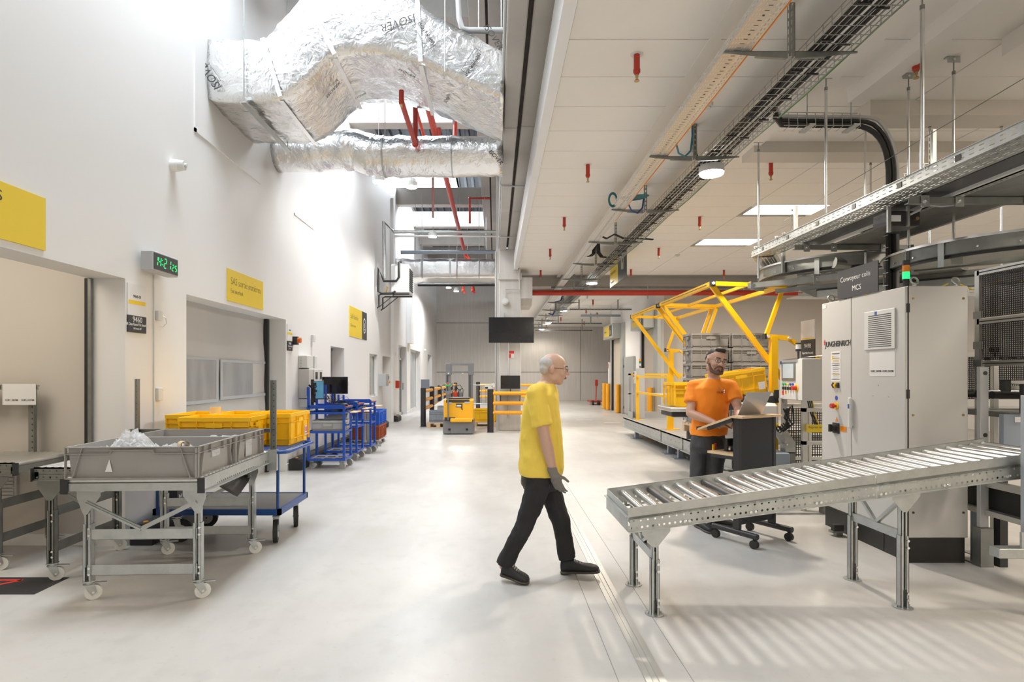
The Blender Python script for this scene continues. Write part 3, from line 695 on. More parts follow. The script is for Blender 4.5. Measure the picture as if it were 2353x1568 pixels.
def leg(par, x, y, z0, z1, w=.05, d=.04, zs=None, open_=1, foot=False, ax='y', mat=None):
    mat = mat or galv
    # lower (outer) and upper (inner) C channels; web faces -ax*open
    zs = zs or z0+(z1-z0)*.58
    m = MB(); t_ = .004
    def C(w,d,a,b,o=0):
        if ax == 'y':
            m.box(x-w/2,x+w/2,y-d/2*open_-t_/2,y-d/2*open_+t_/2,a,b); lo=min(y-d/2*open_,y+d/2*open_); hi=max(y-d/2*open_,y+d/2*open_)
            m.box(x-w/2,x-w/2+t_,lo,hi,a,b).box(x+w/2-t_,x+w/2,lo,hi,a,b)
        else:
            m.box(x-d/2*open_-t_/2,x-d/2*open_+t_/2,y-w/2,y+w/2,a,b); lo=min(x-d/2*open_,x+d/2*open_); hi=max(x-d/2*open_,x+d/2*open_)
            m.box(lo,hi,y-w/2,y-w/2+t_,a,b).box(lo,hi,y+w/2-t_,y+w/2,a,b)
    C(w,d,z0,zs); C(w*.82,d*.8,z0+.2*(z1-z0),z1)
    if foot: m.cyl((x,y,z0),(x,y,z0+.006),.055,14)
    L = m.build('leg', mat, par)
    b = MB()
    for zz in (zs-.025,zs-.07,z0+.10):
        if ax == 'y': b.cyl((x,y-(d/2+.002)*open_,zz),(x,y-(d/2+.009)*open_,zz),.009,6)
        else: b.cyl((x-(d/2+.002)*open_,y,zz),(x-(d/2+.009)*open_,y,zz),.009,6)
    b.build('bolt', chrome, L, kind='stuff')
    return L
def roller_table(lab, cat, ox, oy, rz, W, L, ztop, legs_y, cross='x', n=18, nm='roller_table', mat=galv, group=None, brace=True, lx=None, pitchax='y', casters=True):
    """W along x, L along y; rails run along y, rollers span x."""
    t = thing(nm, lab, cat, (ox,oy,0), rz, group=group)
    O = Matrix.Translation((ox,oy,0)) @ Matrix.Rotation(rz,4,'Z')
    def X(a,b,c): v = O @ Vector((a,b,c)); return (v.x,v.y,v.z)
    h = .09
    for sx in (0,1):
        m = MB(X); x = W*sx; o = 1 if sx else -1; zt = ztop
        m.holes((x,0,zt-h),(0,1,0),(0,0,1),L,h*.45,h*.2,.007,.035)
        m.box(min(x,x-o*.004),max(x,x-o*.004),0,L,zt-h*.55,zt)
        m.box(min(x,x+o*.022),max(x,x+o*.022),0,L,zt-h-.003,zt-h).box(min(x,x-o*.03),max(x,x-o*.03),0,L,zt-.003,zt)
        rl = m.build('side_rail', mat, t)
        k = MB(X)
        for q in (0,L): k.box(x-.026,x+.02,q-.006 if q==0 else q,q if q==0 else q+.006,zt-h-.006,zt+.003)
        k.build('end_cap', blackpl, rl)
    k = MB(X)
    for q in (.02,L-.02): k.bar((0,q,ztop-h*.6),(W,q,ztop-h*.6),.03,.05)
    k.build('cross_tie', mat, t)
    r0 = None; p = (L-.06)/(n-1)
    for i in range(n):
        y = .03+p*i
        if r0 is None: r0 = MB().cyl((-W/2+.006,0,0),(W/2-.006,0,0),p*.40,12).build('roller', chrome, t, smooth=True, world=False, loc=(W/2,y,ztop-.012)); r0.data.materials[0] = alum
        else:
            c = r0.copy(); COL.objects.link(c); c.location = (W/2,y,ztop-.012)
    ins = .03 if lx is None else lx
    for ly in legs_y:
        for lxx,op in ((ins,1),(W-ins,1)):
            z0 = .125 if casters else 0
            vx = MB  # local build through transform
            leg_local(t, O, lxx, ly, z0, ztop-h+.03, op, mat)
            if casters: caster_local(t, O, lxx, ly, .05, nylon, .5)
        m = MB(X)
        m.box(ins,W-ins,ly-.018,ly-.012,.40,.47).box(ins,W-ins,ly-.018,ly+.01,.40,.404)
        m.build('crossbar', mat, t)
        m = MB(X); m.box(ins,W-ins,ly-.018,ly-.012,.165,.235).box(ins,W-ins,ly-.018,ly+.01,.165,.169); m.build('crossbar', mat, t)
        if brace:
            for a,b in ((ins,W/2),(W-ins,W/2)):
                m = MB(X); m.bar((a,ly-.03,ztop-.17),(b,ly-.03,.475),.028,.012,up=(0,1,0)).bar((a,ly-.036,ztop-.17),(b,ly-.036,.475),.008,.02,up=(0,1,0)); m.build('brace', mat, t)
            for a,sg in ((ins,1),(W-ins,-1)):
                m = MB(X); m.prism([(a-sg*.06,ztop-h),(a+sg*.09,ztop-h),(a+sg*.09,ztop-h-.04),(a+sg*.005,ztop-h-.16),(a-sg*.02,ztop-h-.16),(a-sg*.06,ztop-h-.05)],'y',ly-.028,ly-.022); m.build('gusset', mat, t)
    return t, X, O
def leg_local(t, O, lx, ly, z0, z1, op, mat, foot=False):
    v = O @ Vector((lx,ly,0)); a = math.atan2(O[1][0],O[0][0])
    def X(p,q,r_): return (v.x+p*math.cos(a)-q*math.sin(a), v.y+p*math.sin(a)+q*math.cos(a), r_)
    m = MB(X); zs = z0+(z1-z0)*.60
    for (w,d,A,B) in ((.052,.045,z0,zs),(.040,.036,z0+.15*(z1-z0),z1)):
        m.box(-w/2,-w/2+.003,-d/2,d/2,A,B).box(w/2-.003,w/2,-d/2,d/2,A,B).box(-w/2,w/2,d/2-.003,d/2,A,B)
        m.box(-w/2,-w/2+.014,-d/2,-d/2+.003,A,B).box(w/2-.014,w/2,-d/2,-d/2+.003,A,B)
    if foot: m.cyl((0,0,0),(0,0,.006),.058,16)
    L = m.build('leg', mat, t); b = MB(X)
    for zz in (zs-.03,zs-.075,z0+.09,z0+.05): b.cyl((.017,-.022,zz),(.017,-.031,zz),.009,6)
    b.build('bolt', chrome, L, kind='stuff')
def caster_local(t, O, lx, ly, r, mat, ang, **k):
    v = O @ Vector((lx,ly,0)); a = math.atan2(O[1][0],O[0][0]); caster(t, v.x, v.y, 0, r, mat, a+ang, **k)
# front table
t1, X1, O1 = roller_table('front galvanised roller table on white casters carrying two grey trays', 'table', -2.755, 3.735, math.radians(2.5),   .86, 1.31, .82, (.12,1.08), n=23, lx=.075)
m = MB(X1)
post = MB(X1); post.box(.87,.91,1.30,1.304,.70,1.44).box(.87,.873,1.26,1.304,.70,1.44).box(.91,.913,1.29,1.304,.70,1.44)
post.build('upright', galv_d, t1)
hb = MB(X1)
for k in range(12): hb.cyl((.89,1.299,.86+k*.05),(.89,1.301,.86+k*.05),.006,8)
hb.build('punched_hole', ink, t1, kind='stuff')
MB(X1).box(-.33,.90,1.306,1.31,.985,1.02).box(-.33,.90,1.28,1.31,1.016,1.02).box(-.33,.90,1.28,1.31,.985,.989).build('stop_bar', galv_d, t1)
MB(X1).box(-.29,-.25,1.30,1.304,.80,1.45).box(-.25,-.247,1.26,1.304,.80,1.45).build('upright', galv_d, t1)
hb = MB(X1)
for k in range(13): hb.cyl((-.27,1.299,.84+k*.05),(-.27,1.301,.84+k*.05),.006,8)
hb.build('punched_hole', ink, t1, kind='stuff')
MB(X1).box(.85,.93,1.25,1.305,.66,.84).build('clamp_plate', galv, t1)
# black cloth flap hanging from the far end of the table
fp = MB(X1); vs = []
for i in range(9):
    for k in range(6):
        y = .55+.62*i/8; s_ = k/5; zt = .735; zb = .735-.16*math.sin(PI*min(1,(i+1)/8.5))-.03
        vs.append((.80-.10*math.sin(s_*PI)*.6-.02, y, zt+(zb-zt)*s_+.01*math.sin(i*2+k)))
fp.add(vs,[(i*6+k,i*6+k+1,(i+1)*6+k+1,(i+1)*6+k) for i in range(8) for k in range(5)])
fp.build('hanging_flap', blackpl, t1, smooth='all')
# tables 2 and 3: rails along x, rollers along y  (rotate 90 degrees)
def side_table(lab, x0, x1, y0, y1, ztop, legs, n, post=None):
    t = thing('roller_table', lab, 'table', (x0,y0,0)); h = .085
    for y,o in ((y0,-1),(y1,1)):
        m = MB(); m.holes((x0,y,ztop-h),(1,0,0),(0,0,1),x1-x0,h*.5,h*.25,.007,.045)
        m.holes((x0,y,ztop-h*.5),(1,0,0),(0,0,1),x1-x0,h*.5,h*.32,.006,.045)
        m.box(x0,x1,min(y,y+o*.02),max(y,y+o*.02),ztop-h-.003,ztop-h).box(x0,x1,min(y,y-o*.03),max(y,y-o*.03),ztop-.003,ztop)
        rl = m.build('side_rail', galv_d, t); k = MB()
        for q in (x0,x1): k.box(q-.004,q+.004,y-.025,y+.025,ztop-h-.006,ztop+.003)
        k.build('end_cap', blackpl, rl)
    MB().bar((x0+.02,y0,ztop-.05),(x0+.02,y1,ztop-.05),.03,.05).bar((x1-.02,y0,ztop-.05),(x1-.02,y1,ztop-.05),.03,.05).build('cross_tie', galv_d, t)
    p = (x1-x0-.06)/(n-1); r0 = None
    for i in range(n):
        lc = (.03+p*i,(y1-y0)/2,ztop-.01)
        if r0 is None: r0 = MB().cyl((0,-(y1-y0)/2+.006,0),(0,(y1-y0)/2-.006,0),p*.43,10).build('roller', alum, t, smooth=True, world=False, loc=lc)
        else: c = r0.copy(); COL.objects.link(c); c.location = lc
    for lx_ in legs:
        for yy in (y0+.06,y1-.03):
            leg_local(t, Matrix.Identity(4), lx_, yy, .125, ztop-h+.03, 1, galv_d); caster(t, lx_, yy, 0, .05, nylon, .4)
        for z in (.20,.46):
            MB().box(lx_-.003,lx_+.003,y0+.06,y1-.03,z,z+.07).box(lx_-.02,lx_,y0+.06,y1-.03,z,z+.004).build('crossbar', galv_d, t)
        for s_ in (-1,1):
            MB().bar((lx_+s_*.04,y0+.05,ztop-.16),(lx_+s_*.30,y0+.05,.52),.024,.012,up=(0,1,0)).build('brace', galv_d, t) if (x0+.02 < lx_+s_*.3 < x1+.1) else None
        m = MB(); m.prism([(lx_-.09,ztop-h),(lx_+.11,ztop-h),(lx_+.11,ztop-h-.04),(lx_+.02,ztop-h-.15),(lx_-.02,ztop-h-.15),(lx_-.09,ztop-h-.05)],'y',y0+.028,y0+.033); m.build('gusset', galv_d, t)
    return t
side_table('short roller table between the tray table and the open door', -3.29, -2.82, 4.16, 4.97, .82, (-3.2,), 9)
t3 = side_table('roller table inside the open left door with a label post at its end', -5.1, -3.60, 4.38, 5.0, .82, (-3.79,-4.9), 28)
MB().box(-4.0,-3.93,5.0,5.003,.80,1.38).box(-3.93,-3.927,4.965,5.003,.80,1.38).build('upright', galv_d, t3)
hb = MB()
for k in range(11): hb.cyl((-3.965,4.999,.86+k*.05),(-3.965,4.9995,.86+k*.05),.007,8)
hb.build('punched_hole', ink, t3, kind='stuff')
MB().box(-4.6,-3.9,4.975,4.995,1.385,1.40).box(-4.6,-3.89,4.97,4.974,1.36,1.40).build('label_bar', galv, t3)
t = thing('paper_label', 'white paper sheet with two captions clipped to the label bar', 'paper', (-4.05,4.96,1.2))
MB().box(-4.19,-3.905,4.962,4.964,1.23,1.41).build('sheet', paper, t); text('COP1_OUT80', .018, (-4.165,4.9605,1.265), '-y', ink, t); text('COP2_OUT80', .018, (-4.03,4.9605,1.265), '-y', ink, t)
t = thing('paper_label', 'white paper sheet with a yellow corner mark at the left edge', 'paper', (-4.4,4.96,1.2))
MB().box(-4.50,-4.215,4.962,4.964,1.235,1.415).build('sheet', paper, t); MB().box(-4.26,-4.225,4.960,4.962,1.265,1.28).build('yellow_mark', ink_y, t)
# floor sticker at lower left
t = thing('floor_mat', 'black floor sticker with a red outline at the lower left edge', 'mat', (-3.6,4.1,0))
MB().box(-4.5,-3.12,3.95,4.28,0,.002).build('mat_sheet', M('black sticker', (.03,.03,.032), .6, var=(30,.3,(.06,.06,.06),.5,.7)), t)
m = MB(); A = [(-4.3,4.22),(-3.42,4.22),(-3.62,4.02),(-4.3,4.02)]
for a,b in zip(A,A[1:]+A[:1]): m.bar((a[0],a[1],.0025),(b[0],b[1],.0025),.03,.001)
m.build('red_outline', ink_r, t)
# ---------------- crates ----------------
def crate(name, lab, x0, y0, z0, W, D, H, mat, rz=0, rib=True, notch=False, group=None, t_=.012, cat='crate', ribs=(0.2,.8), hand=True, tilt=None, tape=.02):
    t = thing(name, lab, cat, (x0,y0,z0), rz, group=group)
    if tilt: t.rotation_euler = tilt; ORG[t.name] = (Matrix.Translation((x0,y0,z0)))  .inverted()
    O = Matrix.Translation((x0,y0,z0)) @ (Matrix.Rotation(rz,4,'Z') if not tilt else Matrix.Identity(4))
    def X(a,b,c): v = O @ Vector((a,b,c)); return (v.x,v.y,v.z)
    m = MB(X); q = tape
    def ringp(e,z): return [(e,e,z),(W-e,e,z),(W-e,D-e,z),(e,D-e,z)]
    A=ringp(q,0);q2=max(.006,tape*.55);B=ringp(q2,H-.03);C=ringp(q2+t_,H-.03);Dn=ringp(q+t_,t_)
    vs=A+B+C+Dn
    fs=[(3,2,1,0),(12,13,14,15)]
    for i in range(4):
        j=(i+1)%4; fs+=[(i,j,4+j,4+i),(8+i,8+j,12+j,12+i)]
    m.add(vs,fs)
    bd = m.build('shell', mat, t)
    m = MB(X)   # rim
    for a in ((0,W,0,t_+.006),(0,W,D-t_-.006,D),(0,t_+.006,t_+.006,D-t_-.006),(W-t_-.006,W,t_+.006,D-t_-.006)): m.box(a[0],a[1],a[2],a[3],H-.035,H)
    m.build('rim', mat, t)
    if rib:
        m = MB(X); zz = H*.72
        nx = max(2,int(W/.15))
        for i in range(nx+1):
            x = .012+(W-.024)*i/nx
            m.box(x-.004,x+.004,0.001,.02,0.02 ,H-.03).box(x-.004,x+.004,D-.02,D-.001,.02,H-.03)
        ny = max(2,int(D/.15))
        for i in range(ny+1):
            y = .012+(D-.024)*i/ny
            m.box(.001,.02,y-.004,y+.004,.02,H-.03).box(W-.02,W-.001,y-.004,y+.004,.02,H-.03)
        m.box(.001,W-.001,.001,.012,zz,zz+.006).box(.001,W-.001,D-.012,D-.001,zz,zz+.006).box(.001,.012,0,D,zz,zz+.006).box(W-.012,W-.001,0,D,zz,zz+.006)
        if tape<.05: z3=H*.2; m.box(.001,W-.001,.001,.012,z3,z3+.006).box(.001,.012,0,D,z3,z3+.006).box(W-.012,W-.001,0,D,z3,z3+.006)
        m.build('rib', mat, t, kind='stuff')
    if hand:
        MB(X).box(W/2-.07,W/2+.07,-.002,.008,H-.09,H-.05).box(-.002,.008,D/2-.06,D/2+.06,H-.09,H-.05).box(W-.008,W+.002,D/2-.06,D/2+.06,H-.09,H-.05).build('handle', mat, t)
    return t, X
def big_tray(lab, lx, ly):
    v = O1 @ Vector((lx,ly,0)); rz = math.radians(2.5); W, D, H = .835, .60, .205
    t = thing('plastic_tray', lab, 'crate', (v.x,v.y,.822), rz, group='grey trays on the front roller table')
    O = Matrix.Translation((v.x,v.y,.822)) @ Matrix.Rotation(rz,4,'Z')
    def X(a,b,c): q = O @ Vector((a,b,c)); return (q.x,q.y,q.z)
    m = MB(X); a = .028; q = .004
    A=[(a,a,0),(W-a,a,0),(W-a,D-a,0),(a,D-a,0)]; B=[(a-.012,a-.012,H),(W-a+.012,a-.012,H),(W-a+.012,D-a+.012,H),(a-.012,D-a+.012,H)]
    C=[(p[0]+(.006 if p[0]<W/2 else -.006),p[1]+(.006 if p[1]<D/2 else -.006),H) for p in B]; E=[(p[0]+(.006 if p[0]<W/2 else -.006),p[1]+(.006 if p[1]<D/2 else -.006),.006) for p in A]
    vs=A+B+C+E; fs=[(3,2,1,0),(12,13,14,15)]
    for i in range(4):
        j=(i+1)%4; fs+=[(i,j,4+j,4+i),(8+i,8+j,12+j,12+i)]
    m.add(vs,fs); m.build('shell', gcrate, t)
    m = MB(X)   # top flange and stepped second flange
    m.box(0,W,0,.018,H-.006,H).box(0,W,D-.018,D,H-.006,H).box(0,.018,.018,D-.018,H-.006,H).box(W-.018,W,.018,D-.018,H-.006,H)
    m.box(0,.28,.0,.02,H-.046,H-.041).box(.56,W,0,.02,H-.046,H-.041).box(.28,.56,0,.02,H-.022,H-.017).bar((.28,.01,H-.043),(.295,.01,H-.020),.02,.005).bar((.56,.01,H-.043),(.545,.01,H-.020),.02,.005)
    m.box(W-.02,W,0,D,H-.046,H-.041).box(0,.02,0,D,H-.046,H-.041)
    m.box(.0,W,.0,.03,0,.006).box(W-.03,W,0,D,0,.006)
    m.build('rim', gcrate, t)
    m = MB(X)
    for (x0,x1) in ((.11,.045),(.72,.785)): m.bar((x0,.012,H),(x1,.012,0),.005,.022,up=(0,1,0))
    m.box(0,.005,0,.02,0,H).box(W-.02,W,0,.005,0,H).box(W-.005,W,0,.02,0,H).box(W-.02,W,D-.005,D,0,H)
    for y0,y1 in ((.10,.05),(.2,.2),(.40,.40),(.5,.55)): m.bar((W-.012,y0,H),(W-.012,y1,0 if y0!=y1 else H-.06),.022,.005,up=(0,1,0))
    m.build('rib', gcrate, t)
    MB(X).box(W-.0165,W-.0145,.235,.365,H-.10,H-.055).build('grip_slot', plastic_film, t)
    MB(X).prism([(.245,.045),(.29,.045),(.272,.125)],'y',.0135,.0142).build('torn_label', paper, t) if lab.startswith('nearer') else MB(X).box(W-.0185,W-.0165,.24,.37,.02,.11).build('faded_label', lcrate, t)
    return t, X
tr1, XT = big_tray('nearer grey plastic tray with a torn label and film inside', .01, -.02)
tr2, XT2 = big_tray('farther grey plastic tray touching the yellow crates', .01, .585)
# film and cardboard tube inside the near tray
rnd = random.Random(3)
m = MB(XT); vs = []; N = 44; K = 30
for i in range(N+1):
    for k in range(K+1):
        x = .05+.68*i/N; y = .06+.45*k/K
        e = min(1,4*math.sin(PI*i/N))*min(1,4*math.sin(PI*k/K))
        f = .5+.5*math.sin(i*1.1+2.2*math.sin(k*.7))*math.cos(k*.9+1.7*math.sin(i*.5))
        h = .125+.045*f*e+.11*math.exp(-((x-.22)**2/.016+(y-.34)**2/.02))*(.8+.3*f)+.02*math.sin(i*.31+k*.2)
        vs.append((x+.006*math.sin(k*2.1+i), y+.006*math.cos(i*1.9+k), h+rnd.uniform(-.004,.004)))
m.add(vs,[(i*(K+1)+k,(i+1)*(K+1)+k,(i+1)*(K+1)+k+1,i*(K+1)+k+1) for i in range(N) for k in range(K)])
tag(m.build('plastic_film', plastic_film), 'crumpled clear plastic film heaped in the nearer grey tray', 'film')
t = thing('cardboard_tube', 'short pale cardboard tube lying on the film in the grey tray', 'tube', XT(.60,.27,.19))
a,b = Vector(XT(.60,.27,.185)), Vector(XT(.66,.20,.19)); MB().cyl(a,b,.028,16,caps=False).cyl(a,b,.023,16,caps=False).build('tube_wall', tape_m, t)
t = thing('film_scrap', 'flat clear film lying inside the farther grey tray', 'film', XT2(.4,.3,.1)); m = MB(XT2); vs=[]
for i in range(9):
    for k in range(6): vs.append((.45+.3*i/8,.1+.3*k/5,.13+.05*rnd.random()))
m.add(vs,[(i*6+k,(i+1)*6+k,(i+1)*6+k+1,i*6+k+1) for i in range(8) for k in range(5)]); m.build('film_sheet', plastic_film, t)
# ---------------- blue platform trolley ----------------
t = thing('platform_trolley', 'dark blue tubular two-deck trolley carrying yellow crates behind the roller table', 'trolley', (-2.36,5.4,0))
x0,x1,y0,y1 = -2.97,-1.86,5.06,5.80
MB().box(x0+.01,x1-.01,y0+.01,y1-.01,.30,.315).build('lower_deck', M('dark deck board', (.20,.195,.19), .4, var=(9,.3,(.24,.235,.23),.4,.7)), t)
MB().box(x0,x1,y0,y0+.03,.265,.318).box(x0,x1,y1-.03,y1,.265,.318).box(x0,x0+.03,y0,y1,.265,.318).box(x1-.03,x1,y0,y1,.265,.318).build('deck_frame', blue_d, t)
for x in (x0+.03,x1-.03):
    for y in (y0+.02,y1-.02): MB().cyl((x,y,.3),(x,y,.81),.013,10).build('upright', blue_d, t, smooth=True)
MB().box(x0,x1-.02,y0+.02,y1-.02,.812,.828).build('top_deck', blue_d, t)
c = .06; yy0,yy1,xx0,xx1=y0-.01,y1+.01,x0-.01,x1+.06
lp = [(xx0,yy0),(xx1-c,yy0),(xx1-c*.3,yy0+c*.3),(xx1,yy0+c),(xx1,yy1-c),(xx1-c*.3,yy1-c*.3),(xx1-c,yy1),(xx0,yy1)]
MB().tube([(a,b,.815) for a,b in lp]+[(xx0,yy0,.815)],.016,10).build('edge_tube', blue_d, t, smooth=True)
for x,y,sw in ((x0+.15,y0+.12,.2),(x1-.09,y0+.14,-1.3),(x0+.15,y1-.14,.2),(x1-.10,y1-.06,-1.2)):
    cst = caster(t, x, y, 0, .10, black, sw, brake=False, w=.038)
    v = Vector((x,y,0)); 
    MB(lambda a,b,c_,x=x,y=y,sw=sw:(x+a*math.cos(sw)-b*math.sin(sw),y+a*math.sin(sw)+b*math.cos(sw),c_)).cyl((.025,-.022,.1),(.025,.022,.1),.058,18).build('wheel_rim', lcrate, cst)
def ycrate(lab, x0,y0,z0,W,D,H,rz=0, tilt=None, lbl=None):
    t, X = crate('yellow_crate', lab, x0,y0,z0,W,D,H, yel, rz, tilt=tilt, tape=.028)
    m = MB(X); m.box(.03,W-.03,.03,D-.03,H-.06,H-.045); m.build('lid', yel, t)
    if lbl == 'x': l = MB(X).box(W-.004,W+.0025,D-.16,D-.10,.06,.15).build('paper_tag', paper, t); MB(X).box(W+.0026,W+.003,D-.15,D-.11,.07,.085).box(W+.0026,W+.003,D-.15,D-.11,.095,.14).build('printed_block', ink_r, l)
    if lbl == 'y': MB(X).box(W-.16,W-.10,-.0025,.003,.05,.15).build('paper_tag', paper, t)
    return t, X
G = 'yellow crates on the blue platform trolley'
ycrate('front yellow crate directly behind the grey trays', -2.715,4.99,.83,.62,.365,.29,lbl='x')[0]['group'] = G
ycrate('rear left yellow crate against the wall side of the trolley', -3.04,5.37,.83,.38,.56,.285)[0]['group'] = G
ycrate('rear middle yellow crate with a tape roll on it', -2.655,5.37,.83,.38,.56,.288)[0]['group'] = G
ycrate('rear right yellow crate at the open end of the trolley', -2.27,5.37,.83,.39,.56,.295,lbl='x')[0]['group'] = G
t = thing('tape_roll', 'amber roll of packing tape standing on the rear yellow crates', 'tape', P(495,950,5.6))
b = P(495,952,5.6); b.z = 1.102; MB().cyl(b,b+Vector((0,0,.075)),.052,24).build('tape_winding', tape_m, t, smooth=True); MB().cyl(b+Vector((0,0,.0755)),b+Vector((0,0,.077)),.036,20).build('core', gcrate, t)
# ---------------- blue workstation trolleys ----------------
def workstation(lab, x0, x1, y0, y1, g, hgt=1.28):
    t = thing('workstation_trolley', lab, 'trolley', (x0,y0,0), group=g)
    for x,y,h in ((x0,y0,hgt),(x1-.035,y0,.95),(x0,y1-.035,hgt-.02),(x1-.035,y1-.035,.95)):
        u = MB().box(x,x+.035,y,y+.035,.13,h).build('upright', blue, t); m = MB()
        for k in range(int((h-.2)/.06)): m.box(x+.035,x+.0365,y+.012,y+.022,.18+k*.06,.195+k*.06)
        m.build('punched_hole', ink, u, kind='stuff')
    for z in (.13,.56,.86): 
        MB().box(x0,x1,y0-.002,y0+.02,z,z+.035).box(x0,x1,y1-.02,y1+.002,z,z+.035).box(x1-.02,x1+.002,y0,y1,z,z+.035).box(x0-.002,x0+.02,y0,y1,z,z+.035).build('shelf_frame', blue, t)
    MB().box(x0+.01,x1-.01,y0+.01,y1-.01,.135,.155).build('bottom_shelf', rubber_g, t)
    m = MB()
    for i in range(3):
        for k in range(2): m.box(x0+.08+i*.17,x0+.20+i*.17,y0+.06+k*.2,y0+.09+k*.2,.155,.162)
    m.build('floor_slot', blackpl, t, kind='stuff')
    MB().box(x0+.01,x1-.01,y0+.01,y1-.01,.575,.585).build('middle_shelf', lcrate, t)
    MB().box(x0-.01,x1+.01,y0-.01,y1+.01,.945,.965).build('desk_rail', blue, t); MB().box(x0+.2,x1+.02,y0+.02,y1-.02,.965,.975).build('desk_top', rcrate, t)
    MB().box(x0+.02,x1,y0+.0,y0+.012,.965,1.0).box(x0+.02,x1-.1,y1-.012,y1,.965,1.0).build('desk_lip', blue, t)
    MB().bbox(x1-.18,x1+.16,y0+.03,y1-.06,.875,.89,.003).build('keyboard_tray', beech, t)
    MB().tube([(x1,y0+.03,.90),(x1+.05,y0+.03,.90),(x1+.075,y0+.03,.87),(x1+.08,y0+.03,.80),(x1+.075,y0+.03,.72),(x1+.05,y0+.03,.69),(x1,y0+.03,.69)],.012,8).build('push_handle', blue, t, smooth=True)
    for x,y in ((x0+.05,y0+.05),(x1-.07,y0+.05),(x0+.05,y1-.06),(x1-.04,y1-.06)): caster(t, x, y, 0, .052, rubber_g, -.3, brake=False)
    return t
gws = 'blue computer trolleys along the left wall'
workstation('nearer blue steel trolley with an open grey crate on its shelf', -2.93,-2.34,9.10,9.56,gws)
workstation('farther blue steel trolley right behind the first one', -2.93,-2.36,10.02,10.50,gws, 1.30)
workstation('rearmost blue steel trolley half hidden behind the others', -2.93,-2.30,10.85,11.25,gws, 1.1)
def monitor(lab, c, w, h, rz, face_mat=screen, stand=None, tilt=0):
    t = thing('monitor', lab, 'monitor', c, rz); O = Matrix.Translation(c) @ Matrix.Rotation(rz,4,'Z')
    def X(a,b,d): q = O @ Vector((a,b,d)); return (q.x,q.y,q.z)
    MB(X).bbox(-w/2,w/2,0,.028,-h/2,h/2,.005).build('housing', blackpl, t); MB(X).box(-w/2+.012,w/2-.012,-.002,.001,-h/2+.018,h/2-.010).build('screen', face_mat, t)
    MB(X).box(-.05,.05,.028,.05,-.05,.05).build('mount_plate', blackpl, t)
    if stand: 
        m = MB(X); m.bar((0,.045,0),(0,.045,-stand),.045,.02)
        m.box(-.10,.10,-.02,.12,-stand-.008,-stand); m.build('stand', blackpl, t)
    return t
t = monitor('angled monitor showing a blue desktop on the nearer trolley', P(731,897,9.35), .20, .30, math.radians(38), desk_scr)
t = monitor('black wide monitor standing over the second trolley', P(768,886,10.2), .47, .30, 0, screen, stand=.39)
t = thing('bracket_post', 'black monitor arm with a cable bundle on the nearer trolley', 'stand', P(718,930,9.3)); m = MB()
c = P(718,932,9.3); m.box(c.x-.02,c.x+.02,c.y-.02,c.y+.02,.965,1.40); m.bar(P(710,885,9.3),P(728,900,9.3),.03,.03).bar(P(708,890,9.2),P(708,910,9.2),.04,.03); m.build('post', blackpl, t)
m = MB()
for k in range(6):
    r = random.Random(k); m.tube([P(722+r.uniform(-3,3),880+i*9,9.25) + Vector((r.uniform(-.02,.02),r.uniform(-.02,.02),0)) for i in range(6)],.010,5)
m.build('cable_bundle', black, t, kind='stuff')
t = thing('desk_cables', 'tangle of thin black cables on the trolley desks', 'cable', P(780,928,9.9)); m = MB()
for k in range(12):
    r = random.Random(k+40); a = P(740+r.uniform(0,30),905+r.uniform(0,10),9.8); b = P(765+r.uniform(0,30),926,9.9); m.tube([a,(a+b)/2+Vector((0,0,-.06+r.uniform(-.05,.05))),b,b+Vector((r.uniform(0,.2),0,r.uniform(0,.05))),b+Vector((.15,0,-.05))],.004,4)
m.tube([P(770,925,9.9),P(785,914,9.9),P(797,912,9.9),P(803,920,9.9),P(800,926,9.9)],.003,5)
m.build('cable', black, t, kind='stuff')
for i,(px,py,Y) in enumerate(((792,931,9.3),(818,926,10.2))):
    c = P(px,py,Y); t = thing('computer_mouse', ['black mouse on the nearer trolley desk','black mouse on the farther trolley desk'][i], 'mouse', c); MB().ball(c+Vector((0,0,.0)),(.06,.05,.03),12,6).build('mouse_shell', blackpl, t, smooth='all')
for i,(x0,y0) in enumerate(((-2.46,9.14),(-2.46,10.08))):
    t = thing('keyboard', ['dark keyboard on the pull-out tray of the nearer trolley','dark keyboard on the pull-out tray of the farther trolley'][i], 'keyboard', (x0,y0,.9)); MB().bbox(x0,x0+.17,y0,y0+.30,.892,.915,.004).build('key_block', blackpl, t)
tt,_ = crate('grey_crate', 'light grey crate on the shelf of the nearer blue trolley', -2.88,9.14,.587,.52,.38,.17, lcrate)
t = thing('plastic_sheet', 'tilted clear grey lid standing in the light grey crate', 'lid', (-2.65,9.3,.7)); MB().add([(-2.72,9.2,.76),(-2.35,9.2,.78),(-2.35,9.42,.92),(-2.60,9.42,.92)],[(0,1,2,3)]).add([(-2.72,9.205,.755),(-2.35,9.205,.775),(-2.35,9.425,.915),(-2.60,9.425,.915)],[(3,2,1,0)]).build('lid_sheet', lcrate, t)
t = thing('safety_muffs', 'yellow ear muffs hanging by the second blue trolley', 'ear muffs', P(812,960,10.3)); c = P(812,960,10.25)
MB().ball(c+Vector((-.04,0,0)),(.03,.035,.045),10,8).ball(c+Vector((.05,0,0)),(.03,.035,.045),10,8).build('ear_cup', yel2, t, smooth='all'); MB().tube([c+Vector((-.04,0,.03)),c+Vector((-.02,0,.08)),c+Vector((.03,0,.08)),c+Vector((.05,0,.03))],.006,6).build('head_band', blackpl, t)
